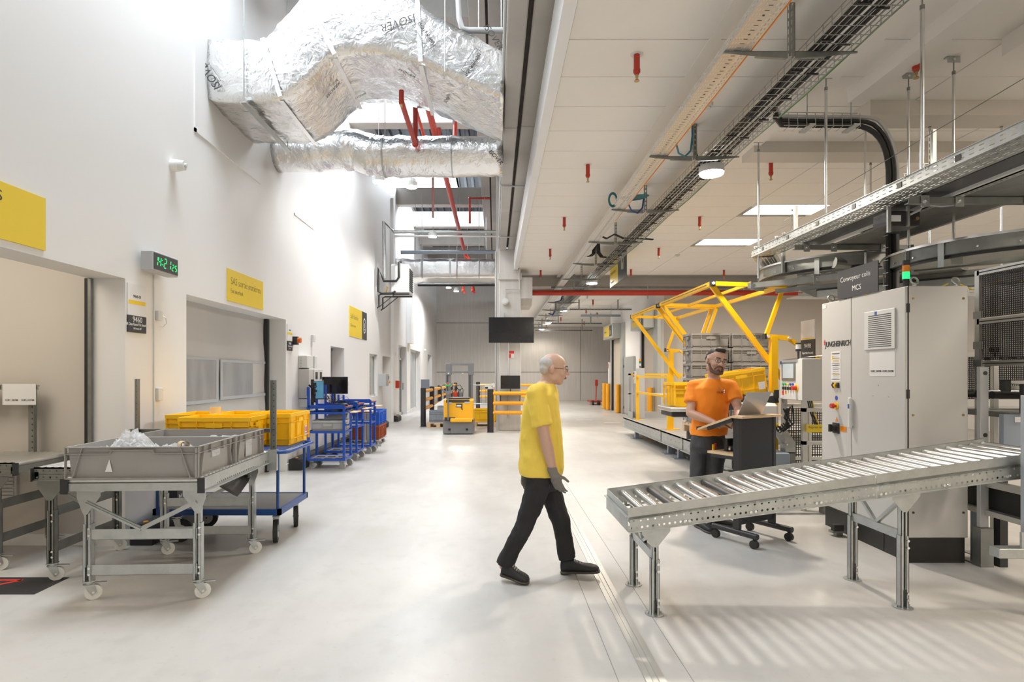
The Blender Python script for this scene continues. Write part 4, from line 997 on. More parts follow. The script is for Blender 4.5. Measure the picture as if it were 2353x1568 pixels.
# grey table, crates on dolly
t = thing('work_table', 'grey steel table with a red brown top behind the blue trolleys', 'table', (-2.9,11.5,0))
MB().bbox(-3.05,-2.42,11.55,12.0,.715,.74,.004).build('table_top', rcrate, t); MB().box(-2.62,-2.42,11.55,12.0,.705,.742).build('edge_board', beech, t)
for y in (11.6,11.93):
    MB().box(-2.62,-2.57,y,y+.05,.03,.71).build('leg', doorg, t); MB().box(-3.0,-2.33,y,y+.05,.0,.035).build('foot', doorg, t)
t,_ = crate('red_crate', 'brick red crate on a dolly under a blue crate', -3.0,12.1,.115,.60,.82,.30, rcrate, ribs=())
t,_ = crate('blue_crate', 'bright blue crate stacked on the brick red crate', -3.0,12.1,.417,.60,.82,.295, bcrate)
t = thing('crate_dolly', 'low grey dolly with casters under the red crate', 'dolly', (-2.7,12.5,0)); MB().box(-3.0,-2.40,12.1,12.92,.095,.113).build('dolly_frame', lcrate, t)
for x,y in ((-2.95,12.18),(-2.48,12.18),(-2.95,12.84),(-2.48,12.84)): caster(t, x, y, 0, .034, rubber_g, -.5, brake=False)
# ================= DUCTS, PIPES, OVERHEAD =================
def arc(p0, c, p1, n):   # quadratic bezier
    p0,c,p1 = Vector(p0),Vector(c),Vector(p1)
    return [p0*(1-t)**2+c*2*t*(1-t)+p1*t*t for t in [i/n for i in range(n+1)]]
def duct_mesh(bot, top, y0, y1, cr=4, amp=.012, seed=1, wid=6):
    """bot/top: matching lists of (x,z); closed rectangular duct with puffy faces"""
    r = random.Random(seed); m = MB(); n = len(bot); ring = []; vs = []
    for i in range(n):
        b = Vector((bot[i][0],0,bot[i][1])); t = Vector((top[i][0],0,top[i][1])); R = []
        for k in range(wid+1): f = k/wid; R.append((b.x, y0+(y1-y0)*f, b.z - .015*math.sin(PI*f)))
        for k in range(1,cr+1): f = k/cr; q = b.lerp(t,f); R.append((q.x, y1+.015*math.sin(PI*f), q.z))
        for k in range(1,wid+1): f = k/wid; R.append((t.x, y1+(y0-y1)*f, t.z+.015*math.sin(PI*f)))
        for k in range(1,cr): f = k/cr; q = t.lerp(b,f); R.append((q.x, y0-.02*math.sin(PI*f), q.z))
        ring.append(len(R)); vs += [(p[0]+r.uniform(-amp,amp)*.4, p[1]+r.uniform(-amp,amp)*.5, p[2]+r.uniform(-amp,amp)) for p in R]
    L = ring[0]
    fs = [(i*L+k, i*L+(k+1)%L, (i+1)*L+(k+1)%L, (i+1)*L+k) for i in range(n-1) for k in range(L)]
    fs += [tuple(range(L))[::-1], tuple(range((n-1)*L,n*L))]
    return m.add(vs,fs)
def interp(pts, n):
    out = []; d = [0]
    for a,b in zip(pts,pts[1:]): d.append(d[-1]+math.hypot(b[0]-a[0],b[1]-a[1]))
    for i in range(n+1):
        s_ = d[-1]*i/n; k = max(j for j in range(len(d)) if d[j] <= s_+1e-9); k = min(k,len(pts)-2)
        f = (s_-d[k])/(d[k+1]-d[k]); out.append((pts[k][0]+(pts[k+1][0]-pts[k][0])*f, pts[k][1]+(pts[k+1][1]-pts[k][1])*f))
    return out
def smooth_pts(keys, n):   # catmull-rom through keys
    out = []
    K = [keys[0]]+keys+[keys[-1]]
    for i in range(1,len(K)-2):
        p0,p1,p2,p3 = K[i-1],K[i],K[i+1],K[i+2]
        for j in range(n):
            t = j/n
            out.append(tuple(.5*((2*p1[a])+(-p0[a]+p2[a])*t+(2*p0[a]-5*p1[a]+4*p2[a]-p3[a])*t*t+(-p0[a]+3*p1[a]-3*p2[a]+p3[a])*t**3) for a in (0,1)))
    out.append(keys[-1]); return out
botk = [(-3.2,4.56),(-2.75,4.555),(-2.38,4.57),(-2.12,4.72),(-1.86,4.98),(-1.63,5.09),(-1.15,5.06),(-.62,4.88),(-.25,4.72),(.10,4.56)]
topk = [(-3.2,5.22),(-2.85,5.22),(-2.58,5.22),(-2.42,5.38),(-2.2,5.62),(-1.95,5.84),(-1.12,5.84),(-.72,5.52),(-.3,5.30),(.10,5.08)]
bp, tp = smooth_pts(botk,5), smooth_pts(topk,5)
t = thing('air_duct', 'large foil-wrapped rectangular duct arching over the aisle', 'duct', (-1.5,6.5,4.6))
dm = duct_mesh(bp,tp,6.5,7.74,8,.012,5,10).build('foil_wrap', foil, t, smooth='all')
# seams of tape and straps
m = MB()
for i in (10,22,33):
    b,q = bp[i],tp[i]; m.bar((b[0],6.465,b[1]),(q[0],6.465,q[1]),.05,.004,up=(0,1,0))
    m.bar((b[0],6.5,b[1]-.035),(b[0],7.74,b[1]-.035),.05,.004)
m.build('tape_seam', foil2, t)
def dlabel(px,py,dx,dy,size,s='ISOVER',Y=6.447,mt=None):
    th = math.atan2(dy,dx)      # reading direction as seen (dy downwards)
    text(s, size, P(px,py,Y), None, mt or ink, t, R=Matrix.Rotation(th,3,'Y') @ FACE['-y'], shear=.2, align='CENTER')
dlabel(487,166,-20,-30,.125); dlabel(913,44,-46,15,.125); dlabel(976,78,34,50,.06,'ISOVER IBR'); dlabel(1083,145,-22,34,.06,'ISOVER IBR'); dlabel(1128,88,20,30,.10)
m = MB()
for (px,py,w,h,a) in ((485,172,46,22,.98),(912,50,50,24,-.31),(972,78,74,17,.97),(1083,140,60,17,-1.0)):
    c = P(px,py,6.44); k = 6.44/F; ca,sa = math.cos(-a),math.sin(-a); pts=[]
    for sx,sz in ((-1,-1),(1,-1),(1,1),(-1,1)):
        x,z = sx*w*k/2, sz*h*k/2; pts.append(c+Vector((x*ca-z*sa,0,x*sa+z*ca)))
    for p,q in zip(pts,pts[1:]+pts[:1]): m.bar(p,q,.003,.002,up=(0,1,0))
m.build('print_box', ink, t, kind='stuff')
def under(x,y,s,size,ang):
    i = min(range(len(bp)),key=lambda k:abs(bp[k][0]-x)); j=min(i+1,len(bp)-1); dx,dz=bp[j][0]-bp[i][0],bp[j][1]-bp[i][1]; sl=math.atan2(dz,dx)
    R = Matrix.Rotation(-sl,3,'Y') @ Matrix(((1,0,0),(0,-1,0),(0,0,-1))) @ Matrix.Rotation(ang,3,'Z') 
    text(s,size,(x,y,bp[i][1]-.045),None,ink,t,R=R,shear=.2)
under(-2.0,6.95,'ISOVER',.075,0); under(-1.78,7.45,'ISOVER',.06,0); under(-1.12,6.75,'ISOVER',.065,-.5); under(-.60,7.2,'ISOVER',.06,1.2)
m = MB()
for x in (-2.77,-.55):
    m.cyl((x,6.44,4.5 if x<-1 else 4.83),(x,6.44,8.0),.007,6).cyl((x,7.8,4.5 if x<-1 else 4.83),(x,7.8,8.0),.007,6)
m.build('threaded_rod', galv, t)
MB().box(-2.80,-2.74,6.42,7.83,4.48,4.50).build('support_rail', galv, t)
# round pipe behind
t = thing('round_duct', 'foil-wrapped round pipe curving behind the large duct', 'duct', (-1.2,8.6,4.7))
pts = [(-3.2,8.6,4.76),(-2.75,8.6,4.76),(-2.4,8.6,4.80),(-2.05,8.6,4.79),(-1.8,8.6,4.71),(-1.6,8.6,4.69),(-1.0,8.6,4.69),(-.4,8.6,4.69),(.10,8.6,4.70)]
sp = []
for a,b in zip(pts,pts[1:]):
    for i in range(6): sp.append(Vector(a).lerp(Vector(b),i/6))
sp.append(Vector(pts[-1])); rr = random.Random(4)
MB().tube(sp,[.285+rr.uniform(-.008,.008)+(.012 if i%8==0 else 0) for i in range(len(sp))],28).build('foil_wrap', foil, t, smooth='all')
m = MB()
for x in (-1.62,-.62): m.cyl((x-.01,8.6,4.69),(x+.01,8.6,4.69),.30,28); m.cyl((x,8.6,4.98),(x,8.6,8.0),.007,6)
m.build('hanger_band', galv, t)
text('ISOVER', .08, (-.09,8.305,4.66), None, ink, t, R=Matrix.Rotation(.85,3,'Y') @ FACE['-y'], shear=.2)
# far rectangular duct
t = thing('air_duct', 'far straight foil duct crossing the aisle behind the wall air unit', 'duct', (-1.5,18.5,4.6))
xs = [-3.17+3.27*i/26 for i in range(27)]
duct_mesh([(x,4.57) for x in xs],[(x,5.13) for x in xs],18.5,19.9,5,.018,9,5).build('foil_wrap', foil2, t, smooth='all')
m = MB()
for x in (-2.3,-1.2,-.5): m.cyl((x,18.44,4.5),(x,18.44,7.2),.012,6)
for x in (-2.35,-1.45): m.box(x,x+.06,18.46,18.47,4.56,5.14)
m.build('threaded_rod', galv, t)
# pipes across the aisle
def pipe(name, lab, cat, pts, r, mat, group=None, n=10, br=()):
    t = thing(name, lab, cat, pts[0], group=group); MB().tube(pts,r,n).build('pipe_run', mat, t, smooth=True)
    if br:
        for (p,q) in br: MB().cyl(p,q,.008,6).build('hanger', galv, t)
    return t
pipe('ventilation_pipe','pale double pipe crossing the tall aisle below the skylight','pipe',[P(883,640,15.6),P(882,510,15.6),P(905,533,15.8),P(1145,533,15.8)],.045,galv,br=((P(996,533,15.8),P(996,380,15.8)),))
pipe('ventilation_pipe','thin pale pipe running just below the double pipe','pipe',[P(905,543,15.8),P(1145,543,15.8)],.03,alum)
pipe('waste_pipe','blue grey pipe crossing the tall aisle above the far foil duct','pipe',[P(921,580,16.9),P(1145,579,16.9)],.055,bluepipe,br=(((-.3,16.9,P(965,580,16.9).z),(-.3,16.9,6.92)),((-2.3,16.9,P(965,580,16.9).z),(-2.3,16.9,8.02))))
pipe('black_pipe','thin black pipe running under the far foil duct','pipe',[P(960,655,20.1),P(1142,655,20.1)],.05,black,br=(((-.3,20.1,P(1000,655,20.1).z),(-.3,20.1,6.92)),))
# red sprinkler mains in the high bay
G = 'red sprinkler pipes in the tall aisle'
def rp(lab, pts, r=.035, hang=()):
    t = thing('sprinkler_pipe', lab, 'pipe', pts[0], group=G)
    MB().tube(pts,r,10).build('pipe_run', redp, t, smooth=True); m = MB()
    for hy in hang: MB().cyl((pts[0][0],hy,pts[0][2]),(pts[0][0],hy,8.0),.008,6).build('hanger', galv, t)
    for p in pts[1:-1]: m.ball(p,r*1.3,10,6)
    m.build('elbow', redp, t) if len(pts)>2 else None
    return t
rp('red pipe end poking below the large duct',[(-1.11,6.95,4.73),(-1.12,8.22,4.73),(-1.12,8.22,5.4)]); 
t_ = thing('sprinkler', 'brass and red sprinkler at the pipe end under the large duct', 'sprinkler', (-1.11,6.95,4.78)); MB().cyl((-1.11,6.93,4.70),(-1.11,6.93,4.86),.03,10).build('socket_body', redp, t_); MB().cyl((-1.11,6.93,4.66),(-1.11,6.93,4.70),.014,8).build('nozzle', brass, t_)
rp('short red pipe between the two foil ducts on the right',[(-.90,9.4,5.45),(-.90,9.4,5.15),(-.72,10.6,5.40),(-.72,10.6,8.02)],.04)
rp('long red main running away along the tall aisle',[(-1.10,9.6,5.90),(-1.10,31,5.90)],.06,(10.2,14.5,18.2,23.4,27))
rp('thin red branch beside the long red main',[(-1.33,9.9,5.95),(-1.33,10.9,5.95),(-1.33,10.9,5.75),(-.75,10.9,5.75),(-.75,10.9,7.0)],.03)
rp('red riser with a short arm under the second roof bay',[(-.75,17.5,6.0),(-.75,17.5,6.75),(-.15,17.5,6.75)],.035)
rp('vertical red pipe in front of the bright skylight',[(-1.75,16.5,5.9),(-1.75,16.5,8.0)],.035)
for i,(px,Y) in enumerate(((1064,22.6),(1086,21.5))): 
    rp(['left small red drop under the far duct','right small red drop under the far duct'][i],[(-1.10,Y,5.9),Vector((P(px,645,Y).x,Y,5.55)),P(px,645,Y),P(px,668,Y),P(px+5,674,Y)],.05)
# white conduits along the main beam
m = thing('conduit', 'white conduit pipe fixed along the left edge of the long beam', 'pipe', (.1,5,4.72)); MB().tube([(.095,1.0,4.78),(.095,15.1,4.74)],.017,8).build('pipe_run', pvc, m); MB().tube([(.02,15.27,4.7),(.02,15.27,.5)],.017,8).build('drop_run', pvc, m)
for i,(Y,a) in enumerate(((9.9,0),(13.6,0))):
    t = thing('conduit', ['nearer small conduit bent across the underside of the long beam','farther small conduit bent across the underside of the long beam'][i], 'pipe', (.3,Y,4.68)); MB().tube([(.095,Y+.15,4.74),(.10,Y,4.685),(.13,Y,4.675),(.58,Y,4.675),(.61,Y+.05,4.675),(.61,Y+.3,4.66)],.014,8).build('pipe_run', pvc, t, smooth=True)
t = thing('conduit','pale conduit elbow hanging from the roof by the long beam','pipe',(0,6,5)); MB().tube([P(1052,-20,6.9),P(1055,40,6.9),P(1062,66,6.9),P(1078,70,6.9),P(1166,70,6.9)],.035,10).build('pipe_run', pvc, t, smooth=True)
for px in (1100,1152): MB().cyl(P(px,68,6.9),P(px,-120,6.9),.006,6).build('hanger', galv, t)
t = thing('conduit','thin conduit looping down the column front to the round sounder','pipe',(.3,15.1,4)); MB().tube([(.64,15.12,4.7),(.64,15.12,3.68),(.27,15.12,3.68),(.27,15.12,3.45)],.017,8).build('pipe_run', pvc, t, smooth=True)
MB().tube([(.35,15.17,2.3),(.35,15.17,.35)],.017,8).build('drop_run', pvc, t)
t = thing('wall_siren','round white sounder on the concrete column','siren',(.4,15.1,3.35)); MB().cyl((.27,15.2,3.36),(.27,15.1,3.36),.085,20).cyl((.27,15.1,3.36),(.27,15.07,3.36),.05,16).build('base', acgrey, t)
# wall air unit
t = thing('air_unit', 'white outdoor-style air unit on a black bracket high on the left wall', 'air conditioner', (-2.6,16.2,3.7))
MB().bbox(-2.78,-2.30,15.6,16.35,3.66,4.42,.015).build('casing', acgrey, t); m = MB()
for k in range(11): m.box(-2.30,-2.285,15.68,16.28,3.74+k*.055,3.77+k*.055)
m.build('grille_slat', sign_k, t, kind='stuff')
for y in (15.7,16.25): MB().tube([(-3.17,y,3.25),(-3.12,y,3.30),(-3.12,y,3.60),(-3.05,y,3.63),(-2.3,y,3.63)],.02,6).bar((-3.12,y,3.28),(-2.7,y,3.62),.02).build('bracket', blackpl, t)
MB().tube([(-3.1,15.5,3.85),(-3.1,15.5,4.3),(-2.95,15.5,3.95),(-2.62,15.5,3.95),(-2.55,15.5,4.05),(-2.55,15.5,4.45),(-2.5,15.56,4.47)],.035,8).build('insulated_line', black, t, smooth=True)
MB().tube([(-3.1,15.5,3.9),(-3.1,15.5,3.68),(-3.0,15.5,3.62),(-2.75,15.5,3.62),(-2.65,15.55,3.68)],.03,8).build('insulated_line', black, t, smooth=True)
MB().cyl((-2.9,15.5,3.66),(-2.86,15.5,3.80),.03,8).build('valve', brass, t)
# TV and monitor on column
t = monitor('large black television hanging in front of the concrete column', (.42,14.86,2.60), 1.15, .655, 0); MB().box(.2,.6,14.9,15.2,2.5,2.8).build('wall_mount', blackpl, t); MB().bar((.25,14.93,2.9),(.25,15.15,3.05),.03).build('mount_arm', galv, t)
t = monitor('smaller black monitor on a shelf at the concrete column', (.40,14.95,1.27), .50, .34, 0, stand=.26)
t = thing('wall_shelf', 'black shelf under the smaller monitor on the column', 'shelf', (.3,15.0,.98)); MB().bbox(.08,.72,14.75,15.2,.965,.99,.003).build('board', blackpl, t); MB().bar((.15,14.9,.965),(.15,15.19,.75),.02).bar((.65,14.9,.965),(.65,15.19,.75),.02).build('bracket', blackpl, t)
t = thing('fire_notice', 'small red and white notice on the column', 'notice', (.45,15.19,2.0)); MB().box(.37,.50,15.185,15.195,1.90,2.08).build('board', paper, t); MB().box(.37,.50,15.183,15.185,2.01,2.08).box(.37,.42,15.183,15.185,1.90,2.0).build('red_print', ink_r, t)
# sprinklers under the ceiling
def sprk(x, y, z, lab, g, s=1.0):
    t = thing('sprinkler', lab, 'sprinkler', (x,y,z), group=g)
    MB().cyl((x,y,z),(x,y,z-.004),.055,20).build('ceiling_rose', acgrey, t)
    MB().cyl((x,y,z-.004),(x,y,z-.13),.026,14).cyl((x,y,z-.13),(x,y,z-.155),.030,14).cyl((x,y,z-.155),(x,y,z-.175),.028,14,.018).build('red_sleeve', redp, t, smooth=True)
    MB().cyl((x,y,z-.175),(x,y,z-.20),.013,10).cyl((x,y,z-.20),(x,y,z-.215),.006,8).cyl((x,y,z-.215),(x,y,z-.228),.016,10,.006).cyl((x,y,z-.228),(x,y,z-.231),.023,12).build('nozzle', brass, t)
KN = ['nearest','second','third','fourth','fifth']
for row,(x,ys) in enumerate(((1.215,(4.99,7.62,10.2,12.8,15.45)),(3.57,(4.94,7.54,10.16,12.7,15.3)),(6.05,(7.5,10.2,12.8,15.4)))):
    for i,y in enumerate(ys): sprk(x,y,CZ,'red sprinkler under the pale ceiling boards, %s in the %s row'%(KN[i],['left','middle','right'][row]),'red sprinklers in the near ceiling')
for i,(x,y) in enumerate(((3.4,20.2),(3.6,23),(3.0,26.5),(4.3,24.5),(2.6,29.5),(4.4,28.7))): sprk(x,y,4.05,'small red sprinkler beyond the cross beam, %s from the camera'%ORD[i],'red sprinklers beyond the cross beam')
# red main under the cross beam
t = thing('sprinkler_pipe','thick red main running crosswise under the concrete cross beam','pipe',(1,16.4,3.8)); MB().cyl((1.0,16.40,3.76),(12.7,16.40,3.76),.075,14).build('pipe_run', redp, t, smooth=True); MB().tube([(1.0,16.4,3.76),(1.0,16.4,3.70),(.95,16.2,3.70)],.05,8).ball((1.0,16.4,3.74),.08).build('valve', redp, t)
for x in (2.6,4.3,7.0): MB().cyl((x,16.4,3.76),(x,16.4,4.0),.012,8).cyl((x,16.4,3.68),(x,16.4,3.60),.02,8).build('hanger', galv, t)
t = thing('black_pipe','thin grey pipe running along the cross beam just above the red main','pipe',(1,16.6,3.95)); MB().cyl((1.6,16.55,3.93),(12.7,16.55,3.93),.03,10).build('pipe_run', MATS['dull or shaded galvanised steel'], t)
# ---------------- cable trays ----------------
t = thing('cable_tray', 'perforated steel cable tray running away under the ceiling', 'cable tray', (1.8,8,3.88)); Z0 = 3.885
m = MB(); W_ = .185; L_ = 28.6
m.perf((1.70,2.6,Z0),(0,1,0),(1,0,0),14.2,[(.015,.022),(.035,.042),(.055,.062),(.125,.132),(.145,.152),(.165,.172)],W_,.055,.030)
m.perf((1.70,2.6,Z0),(0,1,0),(0,0,1),14.2,[(.018,.026),(.042,.050)],.06,.055,.028)
m.perf((1.885,2.6,Z0),(0,1,0),(0,0,1),14.2,[(.018,.026)],.06,.055,.028)
m.build('perforated_channel', alum, t)
m = MB(); 
for y0 in range(0,1): m.box(1.70,1.885,16.8,31,3.78,3.784).box(1.70,1.704,16.8,31,3.78,3.84).box(1.881,1.885,16.8,31,3.78,3.84)
m.box(1.70,1.885,-2,2.6,Z0,Z0+.003).box(1.70,1.704,-2,2.6,Z0,Z0+.06)
m.build('far_channel', alum, t)
m = MB()
for k in range(250): 
    y = 2.62+k*.055
    if k%4 < 3: m.box(1.775,1.805,y,y+.005,Z0-.0015,Z0-.0005)
    if k%4 == 3: m.cyl((1.79,y,Z0-.002),(1.79,y,Z0-.0005),.009,6)
m.build('pressed_rib', ink, t, kind='stuff')
tag(MB().tube([(1.90,2.0,3.895),(1.90,5,3.89),(1.90,9.2,3.90)],.006,6).build('fibre_cable', orangec), 'thin orange cable along the right edge of the perforated tray', 'cable')
t = thing('wire_tray', 'steel wire basket tray carrying black cables along the ceiling', 'cable tray', (2.48,8,3.9)); X0_,X1_ = 2.31,2.64
m = MB()
for i in range(5):
    x = X0_+(X1_-X0_)*i/4; m.bar((x,2.4,Z0),(x,31,Z0-.0),.005)
for x in (X0_,X1_): 
    for z in (.035,.07): m.bar((x,2.4,Z0+z),(x,31,Z0+z),.005)
y = 2.45
while y < 24:
    m.bar((X0_,y,Z0-.004),(X1_,y,Z0-.004),.005).bar((X0_-.002,y,Z0),(X0_-.002,y,Z0+.07),.005).bar((X1_+.002,y,Z0),(X1_+.002,y,Z0+.07),.005); y += .11
m.build('wire_mesh', galv, t, kind='stuff')
t = thing('cable_bundle', 'thick bundle of black cables lying in the wire basket tray', 'cable', (2.45,6,3.9)); m = MB()
for k in range(14):
    r = random.Random(k); x0 = 2.335+.0165*k; z = Z0+.016+(k%3)*.011
    if k in (7,): continue
    m.tube([(x0+r.uniform(-.006,.006), 2.3+i*.9, z+r.uniform(-.004,.006)) for i in range(25)],.011,6)
m.build('black_cable', black, t, kind='stuff')
MB().tube([(2.45,2.3,Z0+.03),(2.455,6,Z0+.028),(2.45,9,Z0+.03)],.009,6).tube([(2.463,2.3,Z0+.02),(2.46,6,Z0+.025),(2.465,9,Z0+.02)],.006,6).build('white_cable', ink_w, t)
m = MB()
for k in range(26):
    y = 2.9+k*.42; m.box(2.33,2.42,y,y+.012,Z0-.012,Z0+.0).box(2.48,2.57,y+.05,y+.062,Z0-.012,Z0)
    m.ball((2.40+(k%2)*.1,y,Z0-.012),.012,6,4)
m.build('cable_tie', blackpl, t, kind='stuff')
tag(MB().tube([(2.66,3+i*1.0,Z0+.01+.012*math.sin(i*2.3)) for i in range(13)],.006,6).build('earth_wire', greenc), 'green and yellow earth wire along the outside of the wire basket', 'cable')
bys = [4.31+2.085*k for k in range(6)]+[16.1,18.7,20.9,22.9,25,27,29]
for i,y in enumerate(bys):
    z1 = CZ if y < 16.7 else 4.05; zb = 3.885 if y < 16.7 else 3.78
    t = thing('tray_bracket', 'double cantilever bracket carrying both cable trays, %s from the camera' % (ORD[i] if i < 12 else 'farthest'), 'bracket', (2.19,y,z1), group='cantilever brackets under the ceiling')
    m = MB()
    for sx,x1 in ((-1,1.695),(1,2.68)):
        xa = 2.19+sx*.03; k = [(xa,zb-.004),(x1,zb-.004),(x1,zb-.018),((xa+x1)/2,zb-.042),(xa,zb-.055)]
        mm = MB().prism(k,'y',y-.002,y+.002); mm.box(min(xa,x1),max(xa,x1),y-.002,y+.03,zb-.006,zb-.003); mm.build('arm', galv_d, t)
        e = MB().bar((xa,y+.012,zb-.054),((xa+x1)/2,y+.012,zb-.042),.024,.003,up=(0,0,1)); e.build('arm_flange', galv_d, t)
    m = MB(); H_ = z1-zb+.05
    m.perf((2.17,y-.02,zb-.05),(0,0,1),(1,0,0),H_,[(.014,.026)],.04,.06,.038,.01)
    m.perf((2.17,y-.02,zb-.05),(0,0,1),(0,1,0),H_,[(.014,.026)],.04,.06,.038,.01); m.box(2.207,2.21,y-.02,y+.02,zb-.05,z1)
    m.build('post', galv_d, t)
# cables looping between tray and ceiling
def loops(lab, pts, r, mat, n=1, sp=.02):
    t = thing('hanging_cable', lab, 'cable', pts[0]); m = MB()
    for k in range(n): m.tube([Vector(p)+Vector((sp*(k-n/2),.004*k,.003*k)) for p in pts], r, 6)
    m.build('cable', mat, t, smooth=True, kind='stuff' if n > 1 else None); return t
loops('teal cable sagging from the second bracket post',[ (1.9,6.1,3.93),(1.98,6.25,3.86),(2.08,6.35,3.86),(2.15,6.37,3.93),(2.17,6.38,4.1),(2.17,6.38,4.23)],.010,teal)
loops('black cables rising at the second bracket post',[(2.3,6.6,3.92),(2.24,6.5,3.95),(2.21,6.45,4.05),(2.21,6.45,4.23)],.012,black,3,.012)
loops('blue cable arc below the third bracket',[(1.9,8.3,3.93),(1.98,8.4,3.84),(2.08,8.45,3.82),(2.15,8.45,3.9),(2.17,8.45,4.05)],.012,bluec)
loops('black cables fanning down to both trays behind the fourth bracket',[(1.9,12.0,3.90),(2.0,12.1,3.93),(2.08,12.2,4.0),(2.10,12.2,4.23)],.014,black,4,.02)
loops('black cables spreading towards the wire basket near the fifth bracket',[(2.4,12.1,3.90),(2.25,12.2,3.93),(2.18,12.2,4.02),(2.17,12.2,4.23)],.014,black,4,.02)
loops('dark cables draped along the fourth bracket arm',[(1.85,10.3,3.93),(2.0,10.4,3.90),(2.15,10.45,3.99),(2.3,10.45,3.92),(2.6,10.4,3.90),(2.8,10.3,3.86)],.013,black,3,.01)
loops('blue cable drop past the cross beam',[(1.95,18.9,3.8),(2.15,18.9,3.85),(2.2,18.9,4.0)],.02,bluec,2,.02)
loops('blue cable loop at a far bracket',[(1.95,21.0,3.65),(2.1,21.0,3.6),(2.2,21.0,3.8),(2.2,21.0,4.0)],.02,bluec,2,.02)
t = thing('cable_coil', 'coil of teal network cable hanging over the perforated tray', 'cable', (1.9,8.35,3.98)); m = MB()
for k in range(7):
    r0 = .13+.012*k; c = Vector((2.0,8.35,3.99+.006*k)); m.tube([c+Vector((r0*math.cos(a),r0*.6*math.sin(a),.02*math.sin(a+1))) for a in [2*PI*i/20 for i in range(21)]],.008,5)
for k in range(3):
    r0 = .08+.012*k; c = Vector((1.68,8.3,3.97)); m.tube([c+Vector((r0*math.cos(a)*.6,0,r0*math.sin(a))) for a in [2*PI*i/16 for i in range(17)]],.007,5)
m.build('coil', teal, t, kind='stuff')
# branch tray curving down to the cabinet
t = thing('branch_tray', 'narrow wire tray with black cables curving down behind the tall cabinet', 'cable tray', (3.2,5.6,3.88))
path = [(2.62,5.45,3.90),(2.75,5.6,3.885),(3.0,5.6,3.88),(3.45,5.6,3.88)]+[tuple(v) for v in arc((3.45,5.6,3.88),(3.76,5.6,3.86),(3.78,5.6,3.45),8)]+[(3.78,5.6,2.6),(3.78,5.6,2.0)]
for k,(r_,dx,mt) in enumerate(((.024,0,black),(.020,.045,black),(.018,.085,pvc))):
    MB().tube([(p[0]+ (dx if i>4 else 0), p[1], p[2]+(dx if i<=6 else dx*max(0,(10-i))/4)) for i,p in enumerate(path)], r_, 8).build('cable' if k<2 else 'white_conduit', mt, t, smooth=True)
m = MB()
for i in range(9):
    x = 2.8+i*.085; m.tube([(x,5.56,3.98),(x,5.55,3.85),(x,5.66,3.85)],.0035,5)
for i in range(11): m.tube([(3.75,5.56,3.3-i*.12),(3.74,5.62,3.3-i*.12),(3.90,5.62,3.3-i*.12)],.0035,5)
m.bar((2.75,5.55,3.985),(3.45,5.55,3.975),.005).bar((2.75,5.55,3.86),(3.45,5.55,3.86),.005)
m.build('wire_mesh', galv, t, kind='stuff')
m = MB().cyl((3.0,5.6,3.86),(3.0,5.6,4.2),.005,6).cyl((3.42,5.6,3.86),(3.42,5.6,4.2),.005,6).box(3.0-.03,3.0+.03,5.5,5.7,3.845,3.86).box(3.39,3.45,5.5,5.7,3.845,3.86); m.build('hanger', galv, t)
# hanging sign
t = thing('hanging_sign', 'yellow and grey sign with a box pictogram hanging beside the wire tray', 'sign', (2.77,13.1,3.9))
MB().box(2.765,2.775,13.1,14.0,3.545,4.20).build('board', sign_y, t); MB().box(2.765,2.775,12.25,13.1,3.545,4.20).build('emblem_panel', sign_k, t)
text('Station de', .14, (2.762,13.92,3.98), '-x', ink, t, off=-.003); text('préparation 2', .14, (2.762,13.92,3.82), '-x', ink, t, off=-.003, sx=.85); text('Preparation', .08, (2.762,13.92,3.62), '-x', ink, t, off=-.002)
m = MB(); q = 2.763
for (a,b) in (((12.55,3.75),(12.55,4.0)),((12.55,4.0),(12.68,4.0)),((12.68,4.0),(12.68,3.75)),((12.75,3.78),(12.75,4.05)),((12.75,4.05),(12.85,4.05)),((12.62,3.75),(12.62,3.9)),((12.6,4.05),(12.6,4.12)),((12.6,4.12),(12.72,4.12))): m.bar((q,a[0],a[1]),(q,b[0],b[1]),.025,.002,up=(1,0,0))
m.build('emblem', ink_w, t)
MB().cyl((2.77,12.5,4.2),(2.77,12.5,4.23),.006,6).cyl((2.77,13.8,4.2),(2.77,13.8,4.23),.006,6).build('hanger', galv, t)
# cross trays beyond the beam
for i,(x0,x1,y,z) in enumerate(((2.6,4.75,20.2,3.70),(2.4,4.6,25,3.62),(1.9,4.6,27.5,3.5))):
    t = thing('cross_tray', ['wire tray crossing to the right wall, nearest of three','wire tray crossing to the right wall, middle of three','wire tray crossing to the right wall, farthest of three'][i], 'cable tray', (x0,y,z)); m = MB()
    m.bar((x0,y,z),(x1,y,z),.01).bar((x0,y+.1,z),(x1,y+.1,z),.01).bar((x0,y,z+.06),(x1,y,z+.06),.01)
    for k in range(int((x1-x0)/.12)): m.tube([(x0+k*.12,y,z+.06),(x0+k*.12,y,z),(x0+k*.12,y+.1,z)],.004,4)
    m.build('wire_mesh', galv, t, kind='stuff')
    MB().tube([(x0,y+.05,z+.02),(x1,y+.05,z+.02)],.02,6).build('cable', black, t)
    for x in (x0+.3,x1-.5): MB().box(x,x+.04,y,y+.04,z,4.05).build('hanger', galv_d, t)
